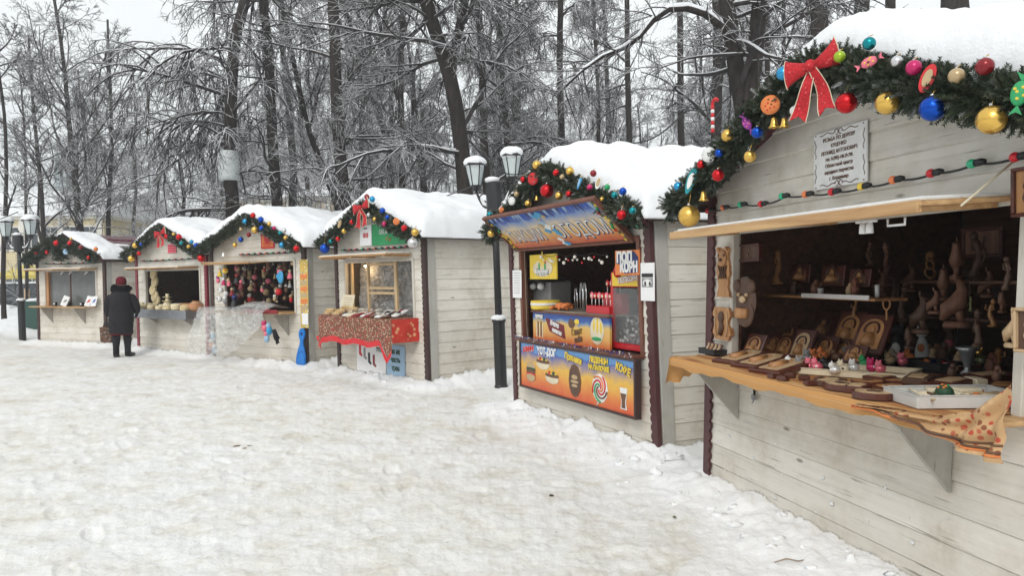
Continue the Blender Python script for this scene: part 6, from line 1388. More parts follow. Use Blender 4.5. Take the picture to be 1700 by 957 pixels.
# ------------------------------------------------------------------ toy kiosk goods
k = 2; rng = random.Random(21)
mb = MB(); mb.bbox((1.05, -.24, 1.885), (1.45, .42, .02), 'wood_new', .004, Matrix.Rotation(R(4), 3, 'X')); mb.tube([(.33, -.44, 1.90), (1.78, -.44, 1.88)], .022, 'wood_new', 8); mb.build('awning_flap', KR[2], KT[2])
def toy(k, px, py, ly, s, c, c2, label, kind, grp):
    x, z = U(k, px, py, ly); r_ = thing('toy', label, 'toy', KMat(k, x, ly, z, rng.uniform(-1, 1)), grp)
    mb = MB()
    if kind == 'doll': mb.lathe([(s*.55, -s), (s*.5, -s*.6), (s*.25, s*.1), (s*.12, s*.2)], 'p_'+c, 10); mb.build('dress', r_); mb = MB(); mb.ball((0, 0, s*.45), s*.33, 'p_'+c2, 10, 8); mb.build('head', r_)
    elif kind == 'soft': mb.ball((0, 0, -s*.2), s*.6, 'p_'+c, 10, 8, (1, .8, 1.2), jit=.3); mb.build('body', r_); mb = MB(); mb.ball((0, -s*.1, s*.65), s*.45, 'p_'+c2, 10, 8, jit=.2); mb.ball((-s*.3, 0, s*1.0), s*.16, 'p_'+c2, 8, 6); mb.ball((s*.3, 0, s*1.0), s*.16, 'p_'+c2, 8, 6); mb.build('head', r_)
    elif kind == 'ball': mb.ball((0, 0, 0), s*.7, 'p_'+c, 10, 8); mb.build('ball', r_); mb = MB(); mb.ball((0, -s*.4, .1*s), s*.35, 'p_'+c2, 8, 6); mb.build('patch', r_)
    mb = MB(); mb.tube([(0, 0, s*.6), (0, 0, s*1.8)], .003, 'p_grey', 4); mb.build('string', r_)
cols = ['red', 'white', 'tan', 'dark red', 'brown', 'brown', 'dark red', 'maroon red', 'grey', 'dark green', 'tan', 'pink', 'black']
rows = [(443, 7), (456, 8), (470, 8), (485, 8), (500, 8)]
for ri, (yy, n_) in enumerate(rows):
    for i in range(10):
        px = 396+i*9.8+rng.uniform(-4, 4); c = rng.choice(cols); c2 = rng.choice(['tan', 'cream', 'white', 'brown'])
        toy(2, px, yy+rng.uniform(-6, 6), rng.choice((.05, .2, .35)), rng.uniform(.045, .10), c, c2, 'small '+c+' toy inside the toy kiosk, '+ORD[ri]+' row down, '+ORD[i]+' from the left', rng.choice(['doll', 'soft', 'ball']), 'toys hanging inside the toy kiosk')
OUT = [(365, 452, 'yellow', 'cream', 'doll', .09), (374, 450, 'yellow', 'orange', 'ball', .08), (362, 465, 'pink', 'purple', 'soft', .07), (371, 467, 'magenta', 'white', 'doll', .08), (380, 470, 'pink', 'tan', 'soft', .08), (366, 482, 'white', 'grey', 'ball', .08), (375, 488, 'silver', 'white', 'ball', .07),
       (364, 497, 'white', 'grey', 'ball', .085), (374, 499, 'grey', 'white', 'soft', .08), (385, 484, 'dark red', 'tan', 'doll', .09), (393, 462, 'black', 'dark red', 'doll', .11), (389, 500, 'black', 'navy', 'doll', .15), (400, 472, 'maroon red', 'pink', 'doll', .1)]
for i, (a, b, c, c2, kd, s_) in enumerate(OUT):
    toy(2, a, b, -.30, s_, c, c2, c+' and '+c2+' toy, '+['top', 'upper', 'middle', 'lower', 'bottom'][min(4, int((b-448)/11))]+' of the bunch outside the toy kiosk', kd, 'toys bunched outside the toy kiosk')
x, z = U(2, 466, 461, -.05); r_ = thing('blue_mitten', 'bright blue mitten hanging at the top of the toy kiosk opening', 'mitten', KMat(2, x, -.05, z)); mb = MB(); mb.ball((0, 0, 0), .11, 'p_light blue', 14, 10, (.75, .3, 1.1), jit=.15); mb.build('hand', r_); mb = MB(); mb.ball((-.08, 0, .02), .04, 'p_light blue', 10, 8, (1, .6, 1.4)); mb.build('thumb', r_)
x, z = U(2, 444, 505, -.1); toy(2, 443, 512, -.12, .10, 'pink', 'cream', 'pink standing doll on the plastic covered counter', 'doll', None)
# prints on the right jamb
root, w_, h_ = board(2, 'print_strip', 'tall strip of orange and cream printed cards on the right jamb of the toy kiosk', 'poster', [(497, 432), (511, 430), (512, 545), (499, 545)], -.05, .004, 'print_mix')
for i in range(6): mb = MB(); mb.box((0, -.003, h_*(.25-.09*i)), (w_*.8, .004, h_*.065), ['p_orange', 'p_tan'][i % 2]); mb.build('card', root)
x, z = U(2, 507, 530, -.06); mb = MB(); mb.box((0, 0, 0), (.16, .006, .20), 'white_paper'); solo(mb, 'paper_note', 'white paper note at the foot of the orange print strip', 'note', KMat(2, x, -.065, z))
mb = MB(); mb.bbox((2.0, -.385, 1.0), (.95, .02, .07), 'p_dark red', .004); mb.build('shelf_edging', KR[2], KT[2])
# toys under the counter
for i, (a, b, c, c2, s_) in enumerate(((439, 543, 'pink', 'magenta', .10), (447, 548, 'light blue', 'pale blue', .11), (443, 561, 'pale blue', 'pink', .10))): toy(2, a, b, -.46, s_, c, c2, ['pink toy at the top of the bundle hanging below the counter', 'light blue toy at the right of the bundle below the counter', 'pale blue toy at the bottom of the bundle below the counter'][i], 'soft', 'toys in the bundle below the counter')
x, z = U(2, 459, 562, -.44); r_ = thing('black_glove', 'black glove hanging beside the pink and blue bundle', 'glove', KMat(2, x, -.44, z, 0, 0, R(-25))); mb = MB(); mb.tube([(0, 0, .16), (.0, 0, .05), (.01, 0, -.02)], [.035, .045, .05], 'black_cloth', 10)
for j in range(4): mb.tube([(-.03+.02*j, 0, -.01), (-.035+.024*j, -.01, -.10-.01*(j % 2))], [.013, .008], 'black_cloth', 6)
mb.build('cloth', r_)
# polythene over the counter and down to the snow
root = thing('plastic_sheet', 'big crumpled clear plastic sheet draped over the toy kiosk counter down to the snow', 'plastic sheet', KM[2]); mb = MB(); vs = []; n1, n2 = 90, 60
for i in range(n1+1):
    u = i/n1; x0_ = .22+2.0*u
    for j in range(n2+1):
        v = j/n2
        drop = .90*(1-max(0, (u-.42)/.58)**1.3*.75)
        if v < .38: t = v/.38; y = .08-.50*t; z = 1.03+.12*math.exp(-((u-.75)/.28)**2)*math.sin(PI*min(1, t*1.1))**.7+.02
        else: t = (v-.38)/.62; y = -.42-.07*math.sin(t*PI*.9)-.10*t*(1-u)**2; z = 1.05-drop*t
        fo = fr(x0_*2.2+z*1.8, z*2.6-x0_, 7, .6, 4); f2 = fr(x0_*7, z*7, 2, .6, 3)
        xx = x0_+(-.32*t*(1-u)**2 if v >= .38 else 0)+.04*fo
        vs.append((xx, y-.06*fo-.012*f2-.02, max(.06, z+.02*fo)))
mb.add(vs, [(i*(n2+1)+j, (i+1)*(n2+1)+j, (i+1)*(n2+1)+j+1, i*(n2+1)+j+1) for i in range(n1) for j in range(n2)], 'polythene', True); mb.build('sheet', root, KT[2])
# blue sledge leaning on the corner
a = U(2, 501, 546, -.10); b = U(2, 501, 606, -.10); L_ = a[1]-b[1]
root = thing('plastic_sledge', 'blue plastic slide sledge with a holed grip, leaning on the toy kiosk corner', 'sledge', KMat(2, b[0], -.12, b[1], 0, R(-4)))
prof = [(0, .09), (.03, .12), (.25, .115), (.42, .08), (.55, .045), (.66, .035), (.74, .06), (.84, .08), (.93, .07), (1.0, .03)]
mb = MB(); poly = [(-w2, t*L_) for t, w2 in prof]+[(w2, t*L_) for t, w2 in prof[::-1]]; mb.prism(poly, -.012, .012, 'blue_plastic'); mb.build('blade', root)
mb = MB(); poly = [(.88*a_, .03+b_*.58) for a_, b_ in poly if b_ < L_*.6]; mb.tube([(x, -.016, z) for x, z in poly]+[(poly[0][0], -.016, poly[0][1])], .008, 'blue_plastic', 6); mb.build('rim', root)
mb = MB(); mb.ball((0, -.010, L_*.85), .035, 'p_navy', 10, 6, (1, .25, .8)); mb.build('grip_hole', root)
for i, (a, b, c) in enumerate(((350, 558, 'pale blue'), (347, 572, 'orange'), (352, 580, 'pale blue'))): toy(2, a+4, b, -.48, .09, c, 'white', ['pale blue toy behind the plastic at the far left, upper', 'orange toy behind the plastic at the far left', 'pale blue toy behind the plastic, lowest at the far left'][i], 'soft', 'toys behind the plastic')

# ------------------------------------------------------------------ basket kiosk goods
k = 1
root = thing('metal_tray', 'long galvanised metal tray in front of the basket kiosk', 'metal tray', KM[1]); mb = MB(); x0_, x1_ = .30, 2.64
for (c, d) in (((1.47, -.345, .87), (2.34, .008, .19)), ((1.47, .0-.02, .87), (2.34, .008, .19)), ((x0_, -.18, .87), (.008, .33, .19)), ((x1_, -.18, .87), (.008, .33, .19)), ((1.47, -.18, .78), (2.33, .32, .008))): mb = MB(); mb.bbox(c, d, 'galvanised', .002); mb.build('side', root, KT[1])
for xx in (.9, 2.3): mb = MB(); mb.prism([(-.03, .775), (-.25, .775), (-.03, .64)], xx-.01, xx+.01, 'paint_grey', 'YZ'); mb.build('bracket', root, KT[1])
rng = random.Random(31)
mb = MB(); mb.box((1.47, -.10, .93), (2.3, .42, .02), 'wood_grey'); mb.box((1.5, .25, .955), (2.1, .40, .02), 'wood_grey'); mb.build('counter_shelf', KR[1], KT[1])
def basket(M, r, h_, mat, label, shape):
    root = thing('basket', label, 'basket', M, 'straw baskets of the basket kiosk')
    if shape == 'bowl': pr = [(r*.6, 0), (r*.9, h_*.3), (r, h_*.7), (r*.92, h_), (r*.85, h_), (r*.8, h_*.5)]
    elif shape == 'jar': pr = [(r*.6, 0), (r, h_*.35), (r*.9, h_*.6), (r*.45, h_*.85), (r*.5, h_), (r*.42, h_)]
    else: pr = [(r*.9, 0), (r, h_*.1), (r*.3, h_*.6), (r*.22, h_*.85), (r*.28, h_), (r*.2, h_)]
    mb = MB(); mb.lathe(pr, mat, 16); mb.build('body', root); mb = MB()
    for q in (.25, .55, .8): mb.lathe([(r*.98*(1-.2*(shape != 'bowl')*q*2), h_*q-.006), (r*1.02*(1-.2*(shape != 'bowl')*q*2), h_*q), (r*.98*(1-.2*(shape != 'bowl')*q*2), h_*q+.006)], 'straw', 14)
    mb.build('weave_bands', root)
for i in range(22):
    px = 222+i*4.7; row = i % 3; ly = -.27+.17*row; x, z = U(1, px, 505, ly); x = max(.40, min(2.5, x))
    s_ = rng.choice(['bowl', 'bowl', 'jar']); basket(KMat(1, x, ly, .945), rng.uniform(.07, .11), rng.uniform(.08, .15), rng.choice(['straw', 'straw_pale', 'straw_pale']), ['pale', 'small', 'woven'][row]+' straw '+s_+' on the metal tray, '+ORD[i//2 if i//2 < 16 else 15]+' along from the left, '+['front', 'middle', 'back'][row]+' row', s_)
for (a, b, r_, h2, m_, lb, sh_) in ((278, 500, .14, .34, 'straw_pale', 'tall pale straw cone vase in the middle of the basket display', 'cone'), (325, 505, .16, .20, 'terracotta', 'larger round terracotta coloured basket at the right end', 'jar'), (312, 508, .13, .15, 'terracotta', 'smaller terracotta coloured basket left of the larger one', 'bowl'), (292, 500, .10, .16, 'p_black', 'black round pot behind the straw bowls', 'jar')):
    x, z = U(1, a, 505, -.12); basket(KMat(1, x, -.12, .95), r_, h2, m_, lb, sh_)
for i, (a, b) in enumerate(((255, 452), (257, 465), (254, 478), (257, 489), (260, 497))):
    x, z = U(1, a, b, .02); basket(KMat(1, x, .05, z-.05, 0, R(80)), .12, .06, 'straw_pale', 'flat pale straw plate hanging at the left of the opening, '+ORD[i]+' from the top', 'bowl')
# ------------------------------------------------------------------ far left kiosk
mb = MB(); mb.box((1.37, .05, 1.43), (2.0, .008, .86), 'tinted_pane'); mb.box((1.30, .045, 1.43), (.03, .03, .88), 'wood_reddish'); mb.build('window_pane', KR[0], KT[0])
mb = MB(); mb.bbox((.40, .02, 1.43), (.12, .06, .88), 'carving_amber', .004); mb.build('window_jamb', KR[0], KT[0])
for i, (a, b, w2) in enumerate(((108, 500, .26), (147, 501, .22), (156, 500, .20))):
    x, z = U(0, a, b, -.14); r_ = thing('leaflet', ['white folded leaflet standing left of centre on the window shelf', 'white leaflet with red print at the right of the window shelf', 'white leaflet with blue print at the right end of the window shelf'][i], 'leaflet', KMat(0, x, -.14, 1.13, 0, R(-18), R([12, 8, -4][i])), 'leaflets on the window shelf'); mb = MB(); mb.bbox((0, 0, 0), (w2, .008, .26), 'white_paper', .002); mb.build('paper', r_)
    mb = MB(); mb.prism([(-w2*.2, -.05), (w2*.25, -.01), (w2*.3, .06), (-w2*.1, .02)], -.008, -.005, ['p_grey', 'p_red', 'p_blue'][i]); mb.build('printing', r_)
for i, a in enumerate((92, 114, 136)):
    x, z = U(0, a, 505, -.10); r_ = thing('small_stand', 'small black item on the window shelf, '+ORD[i]+' from the left', 'stand', KMat(0, x, -.10, 1.0), 'black items on the window shelf'); mb = MB(); mb.bbox((0, 0, .05), (.10, .06, .10), 'p_black', .01); mb.build('body', r_); mb = MB(); mb.bbox((0, -.033, .06), (.06, .006, .04), 'p_white', .002); mb.build('card', r_)
for i, a in enumerate((104, 118, 144)):
    x, z = U(0, a, 452, .0); mb = MB(); mb.tube([(-.06, 0, -.06), (0, 0, .0), (.05, 0, -.01)], .015, 'p_white', 6); solo(mb, 'window_clip', 'small white clip at the top of the far left window, '+ORD[i]+' from the left', 'clip', KMat(0, x, -.01, z), 'white clips at the window top')

# ------------------------------------------------------------------ the customer in black
px, py = ray(200, 592).xy, None
PM = Matrix.Translation((-8.22, 15.75, .0)) @ Matrix.Rotation(R(12), 4, 'Z') @ Matrix.Diagonal((.98, 1.02, .985, 1))     # faces +y (away), turned to the stall
def skin(name, verts, edges, radii, mat, parent, sub=2, root=0):
    me = bpy.data.meshes.new(name); me.from_pydata(verts, edges, []); o = bpy.data.objects.new(name, me); COL.objects.link(o)
    sm = o.modifiers.new('skin', 'SKIN'); sm.use_smooth_shade = True
    me.skin_vertices
    for i, r_ in enumerate(radii):
        sv = me.skin_vertices[0].data[i]; sv.radius = r_ if isinstance(r_, tuple) else (r_, r_); sv.use_root = (i == root)
    ss = o.modifiers.new('sub', 'SUBSURF'); ss.levels = sub; ss.render_levels = sub
    dg = bpy.context.evaluated_depsgraph_get(); dg.update(); ev = o.evaluated_get(dg); m2 = bpy.data.meshes.new_from_object(ev)
    bpy.data.objects.remove(o); m2.materials.clear(); m2.materials.append(MATS[mat])
    o2 = bpy.data.objects.new(name, m2); COL.objects.link(o2); o2.parent = parent
    for p in m2.polygons: p.use_smooth = True
    return o2
person = thing('person', 'person in a long black coat and burgundy knit hat, seen from behind, holding a bag', 'person', PM)
V_ = [(0, 0, .90), (0, 0, 1.05), (0, -.01, 1.22), (0, -.005, 1.36), (0, .02, 1.44), (0, .035, 1.52),            # 0-5 spine, neck, head base
      (-.10, 0, .84), (-.105, .02, .48), (-.11, -.02, .12), (-.115, .06, .05),                                     # 6-9 left leg
      (.10, 0, .84), (.11, .01, .48), (.115, -.02, .12), (.14, .06, .05),                                          # 10-13 right leg
      (-.19, 0, 1.33), (-.25, .01, 1.06), (-.25, .10, .82), (.19, 0, 1.33), (.26, .02, 1.06), (.22, .16, .92)]
E_ = [(0, 1), (1, 2), (2, 3), (3, 4), (4, 5), (0, 6), (6, 7), (7, 8), (8, 9), (0, 10), (10, 11), (11, 12), (12, 13), (3, 14), (14, 15), (15, 16), (3, 17), (17, 18), (18, 19)]
Rr = [.15, .14, .16, .12, .06, .075, .09, .06, .045, .05, .09, .06, .045, .05, .065, .05, .035, .065, .05, .035]
skin('body', V_, E_, Rr, 'skin', person)
mb = MB(); mb.ball((0, .045, 1.555), .098, 'skin', 18, 14, (.9, 1.05, 1.15)); mb.ball((0, .155, 1.545), .02, 'skin', 8, 6, (.8, 1, 1.3)); mb.build('head', person)
# coat: lofted padded shell with quilting, slightly flared, elliptical
mb = MB(); prof = [(.50, .225, .185), (.56, .235, .195), (.70, .245, .205), (.85, .25, .205), (1.0, .24, .20), (1.12, .235, .195), (1.24, .235, .19), (1.33, .225, .175), (1.40, .17, .15), (1.45, .10, .11)]
vs = []; fs = []; rings = []
for i in range(46):
    t = i/45*(len(prof)-1); a = min(int(t), len(prof)-2); f = t-a; z = prof[a][0]*(1-f)+prof[a+1][0]*f; rx = prof[a][1]*(1-f)+prof[a+1][1]*f; ry = prof[a][2]*(1-f)+prof[a+1][2]*f
    q = 1-.035*abs(math.sin(PI*z/.13))**6
    for j in range(32):
        an = 2*PI*j/32; w3 = 1+.03*math.sin(3*an+z*6)+.02*math.sin(7*an+z*15); vs.append((rx*q*w3*math.cos(an), ry*q*w3*math.sin(an)-.01, z+.01*math.sin(an*2)*(i == 0)))
fs = [(i*32+j, i*32+(j+1) % 32, (i+1)*32+(j+1) % 32, (i+1)*32+j) for i in range(45) for j in range(32)]; fs.append(tuple(range(31, -1, -1)))
mb.add(vs, fs, 'black_cloth', True); mb.build('coat', person)
skin('sleeve', [(-.16, 0, 1.34), (-.24, 0, 1.22), (-.285, .01, 1.04), (-.27, .08, .86)], [(0, 1), (1, 2), (2, 3)], [.09, .092, .08, .065], 'black_cloth', person)
skin('sleeve', [(.16, 0, 1.34), (.25, .01, 1.22), (.30, .04, 1.05), (.26, .16, .92)], [(0, 1), (1, 2), (2, 3)], [.09, .095, .085, .065], 'black_cloth', person)
mb = MB(); mb.lathe([(.21, .47), (.222, .50), (.20, .52)], 'knit_burgundy', 24, sy=.84); mb.build('skirt_hem', person)
mb = MB()
for i in range(26):
    a = 2*PI*i/26; mb.ball((.135*math.cos(a), .02+.125*math.sin(a), 1.45+.015*math.sin(i*3)), .07, 'fur_black', 8, 6, jit=.6)
mb.build('fur_hood', person)
mb = MB(); mb.lathe([(.100, 1.545), (.104, 1.55), (.106, 1.60), (.104, 1.605), (.102, 1.65), (.082, 1.69), (.045, 1.715), (.005, 1.72)], 'knit_burgundy', 22, (0, .03, 0), sy=1.08); mb.build('knit_hat', person)
for s_, yaw_ in ((-1, .2), (1, -.35)):
    mb = MB(); x = s_*.112; mb.tube([(x*.95, 0, .50), (x, .0, .36), (x*1.02, -.01, .20), (x*1.04, -.01, .06)], [.085, .08, .062, .062], 'black_cloth', 14)
    fx_ = math.sin(-yaw_)*.18; mb.tube([(x*1.04-fx_*.15, -.04, .055), (x*1.04+fx_*.35, .06, .05), (x*1.04+fx_, .20, .035)], [.055, .052, .035], 'black_rubber', 12)
    mb.lathe([(.070, .005), (.072, .025), (.066, .03)], 'black_rubber', 14, (x*1.04+fx_*.2, .04, 0), sx=.85, sy=1.5); mb.build('boot', person)
for s_, hx, hy, hz in ((-1, -.265, .11, .80), (1, .25, .20, .89)):      # gloved hands with fingers curled
    mb = MB(); mb.ball((hx, hy, hz), .042, 'black_cloth', 12, 8, (.7, 1, 1.1))
    for j in range(4): 
        y_ = hy-.028+.019*j; mb.tube([(hx, y_, hz-.02), (hx-s_*.012, y_, hz-.065+.004*abs(j-1.5)), (hx-s_*.035, y_, hz-.078+.004*j), (hx-s_*.045, y_, hz-.055)], [.012, .010, .009, .008], 'black_cloth', 7)
    mb.tube([(hx-s_*.01, hy+.035, hz+.01), (hx-s_*.035, hy+.05, hz-.02), (hx-s_*.045, hy+.03, hz-.045)], [.013, .011, .009], 'black_cloth', 7); mb.build('glove', person)
BMt = PM @ Matrix.Translation((-.255, .10, .74))
bagr = thing('shopping_bag', 'patterned pink and black shopping bag hanging from the left hand of the person in black', 'bag', BMt @ Matrix.Translation((-.07, 0, 0)) @ Matrix.Rotation(R(-10), 4, 'Z')); mb = MB()
mb.prism([(-.11, -.42), (.11, -.44), (.13, -.12), (-.13, -.10)], -.05, .05, 'p_brown'); mb.build('bag_body', bagr)
mb = MB(); rng = random.Random(3)
for i in range(24):
    for s_ in (-1, 1): mb.box((rng.uniform(-.10, .10), s_*.0525, rng.uniform(-.40, -.14)), (.035, .004, .022), rng.choice(['p_black', 'p_grey', 'p_black', 'p_black']))
o = mb.build('print', bagr); o['kind'] = 'stuff'
for y_ in (-.045, .045): mb = MB(); mb.tube([(-.06, y_, -.12), (-.045, y_*.4, -.02), (0, 0, .0), (.045, y_*.4, -.02), (.06, y_, -.12)], .008, 'p_black', 6); mb.build('strap', bagr)
# ------------------------------------------------------------------ bare frosted trees
RNG = np.random.default_rng(11)
def nrmz(a): return a/np.maximum(1e-9, np.linalg.norm(a, axis=-1, keepdims=True))
def grow(P, Dv, L, n, grav, wob, rng):
    """vectorised polylines from points P along directions Dv"""
    N_ = len(P); out = np.zeros((N_, n+1, 3)); out[:, 0] = P; d = nrmz(Dv.copy()); st = (L/n)[:, None]
    for i in range(n):
        d = nrmz(d+rng.normal(0, wob, (N_, 3))+np.array([0, 0, -grav]))
        out[:, i+1] = out[:, i]+d*st
    return out
def tubes(paths, r0, r1, s):
    """paths (N,n,3) radii linear from r0 to r1 -> verts, quads"""
    N_, n, _ = paths.shape; t = np.zeros_like(paths); t[:, 1:-1] = paths[:, 2:]-paths[:, :-2]; t[:, 0] = paths[:, 1]-paths[:, 0]; t[:, -1] = paths[:, -1]-paths[:, -2]; t = nrmz(t)
    ref = np.where(np.abs(t[..., 2:3]) < .9, np.array([0, 0, 1.]), np.array([1., 0, 0])); u = nrmz(np.cross(t, ref)); w_ = np.cross(t, u)
    f = np.linspace(0, 1, n)[None, :, None]; r = (r0[:, None, None]*(1-f)+r1[:, None, None]*f)
    V = []
    for k in range(s):
        a = 2*PI*k/s; V.append(paths+(u*math.cos(a)+w_*math.sin(a))*r)
    V = np.stack(V, 2); idx = np.arange(N_*n*s).reshape(N_, n, s)
    a = idx[:, :-1]; b = idx[:, 1:]; Q = np.stack([a, np.roll(a, -1, 2), np.roll(b, -1, 2), b], -1).reshape(-1, 4)
    return V.reshape(-1, 3), Q
def children(paths, Ls, per, t0, t1, ang, lratio, rng, up=0.0, lvar=.35):
    N_, n, _ = paths.shape; k = per; t = rng.uniform(t0, t1, (N_, k)); x = t*(n-1); i = np.minimum(x.astype(int), n-2); f = (x-i)[..., None]
    ar = np.arange(N_)[:, None]; a = paths[ar, i]; b = paths[ar, i+1]; P = a*(1-f)+b*f; tg = nrmz(b-a)
    rd = nrmz(np.cross(tg, rng.normal(0, 1, tg.shape))); an = rng.normal(ang, .22, (N_, k, 1))
    d = tg*np.cos(an)+rd*np.sin(an)+np.array([0, 0, up])
    L = (Ls[:, None]*lratio*(1-.45*t)*rng.uniform(1-lvar, 1+lvar, (N_, k)))
    return P.reshape(-1, 3), nrmz(d).reshape(-1, 3), L.reshape(-1)
def merge(parts):
    V = []; Q = []; M = []; o = 0
    for v, q, m in parts: V.append(v); Q.append(q+o); M.append(np.full(len(q), m)); o += len(v)
    return np.concatenate(V), np.concatenate(Q), np.concatenate(M)
def make_tree(seed, trunk, r0, r1, h0=3.0, limbs=22, L=3.4, style='up', per=(7, 7, 3), limb_r=.055, fork=None, tw=1.0, mats=('bark_limb', 'twig'), side=None, sides_t=12, name='bare_tree', origin=None, ltop=.45):
    """trunk: list of world points. returns root object with trunk and crown"""
    rng = np.random.default_rng(seed); T = [Vector(p) for p in trunk]; org = Vector((T[0].x, T[0].y, 0)) if origin is None else origin
    # resample and wobble
    pts = []
    for i in range(len(T)-1):
        m_ = max(2, int((T[i+1]-T[i]).length/.35))
        for j in range(m_): pts.append(T[i].lerp(T[i+1], j/m_))
    pts.append(T[-1]); P = np.array([tuple(p-org) for p in pts]); n = len(P)
    ph = rng.uniform(0, 6, 3); s_ = np.linspace(0, 1, n); P[:, 0] += .05*np.sin(s_*9+ph[0]); P[:, 1] += .05*np.sin(s_*7+ph[1])
    tv, tq = tubes(P[None], np.array([r0]), np.array([r1]), sides_t)
    # bark relief and root flare
    c = P.repeat(sides_t, 0); d = tv-c; zz = tv[:, 2]; fl = 1+.5*np.exp(-np.maximum(zz, 0)/.25); nn = 1+.05*np.sin(zz*5+np.arctan2(d[:, 1], d[:, 0])*3)+rng.normal(0, .015, len(tv)); tv = c+d*(fl*nn)[:, None]
    root = thing(name, None, 'tree', Matrix.Translation(org), None)
    tm = [(tv, tq, 0)]
    trunks = [(P, r0, r1)]
    for fk in (fork or []):
        F = np.array([tuple(Vector(p)-org) for p in fk[0]]); F2 = []
        for i in range(len(F)-1):
            for j in range(6): F2.append(F[i]+(F[i+1]-F[i])*j/6)
        F2.append(F[-1]); F2 = np.array(F2); v, q = tubes(F2[None], np.array([fk[1]]), np.array([fk[2]]), 10); tm.append((v, q, 0)); trunks.append((F2, fk[1], fk[2]))
    V, Q, M = merge(tm); o = bpy.data.objects.new('trunk', fastmesh('trunk', V, Q, None, ['bark'])); COL.objects.link(o); o.parent = root
    cr = []
    for ti, (Pt, ra, rb) in enumerate(trunks):
        zt = Pt[:, 2]; zmin = max(h0, zt.min() if ti else h0); zmax = zt.max(); nl = int(limbs*(1 if ti == 0 else .6))
        hs_ = zmin+(zmax-zmin)*rng.random(nl)**.9; ip = [int(np.argmin(np.abs(zt-h))) for h in hs_]; base = Pt[ip]+rng.normal(0, .02, (nl, 3))
        az = rng.uniform(0, 2*PI, nl)
        if side is not None: az = np.where(rng.random(nl) < .75, rng.normal(side[0], side[1], nl), az)
        fr_ = (hs_-zmin)/max(.1, zmax-zmin)
        el = {'up': rng.normal(.75, .25, nl), 'flat': rng.normal(.25, .3, nl), 'weep': rng.normal(.45, .2, nl)}[style]
        Dv = np.stack([np.cos(az)*np.cos(el), np.sin(az)*np.cos(el), np.sin(el)], 1); Ls = L*rng.uniform(.55, 1.2, nl)*(1-ltop*fr_)
        g0, g1, g2 = {'up': (-.02, .02, .03), 'flat': (.02, .05, .05), 'weep': (.10, .28, .20)}[style]
        l0 = grow(base, Dv, Ls, 9, g0, .10, rng); lr = limb_r*(Ls/L)
        cr.append((*tubes(l0, lr, lr*.25, 6), 0))
        P1, D1, L1 = children(l0, Ls, per[0], .15, 1, .75, .50 if style != 'weep' else .60, rng, .10 if style == 'up' else 0)
        l1 = grow(P1, D1, L1, 6, g1, .13, rng); r_ = np.full(len(L1), limb_r*.36)*np.clip(L1/1.2, .5, 1.2)
        cr.append((*tubes(l1, r_, r_*.35, 4), 0))
        P2, D2, L2 = children(l1, L1, per[1], .1, 1, .7, .55, rng); l2 = grow(P2, D2, L2, 4, g2, .16, rng); r_ = np.full(len(L2), .0095*tw)
        cr.append((*tubes(l2, r_, r_*.55, 3), 1))
        if per[2]:
            P3, D3, L3 = children(l2, L2, per[2], .2, 1, .75, .6, rng); l3 = grow(P3, D3, np.maximum(L3, .10), 3, g2, .18, rng); r_ = np.full(len(L3), .0065*tw)
            cr.append((*tubes(l3, r_, r_*.6, 3), 1))
    V, Q, M = merge(cr); o = bpy.data.objects.new('crown', fastmesh('crown', V, Q, M, list(mats))); COL.objects.link(o); o.parent = root
    return root
def tp(pts, Y, zbase=0.0):
    out = [at(a, b, Y) for a, b in pts]; d = (out[0]-out[1]); 
    t = (out[0].z-zbase)/max(.2, -d.z) if d.z < 0 else 0; b = out[0].copy(); b.x += d.x/max(.3, abs(d.z))*out[0].z*.6; b.z = zbase-.15
    e = out[-1]+(out[-1]-out[-2]).normalized()*2.5
    return [b]+out+[e]
def rad(Y, wpx): return Y*wpx/FPX/2
GT = 'bare trees standing behind the kiosks'
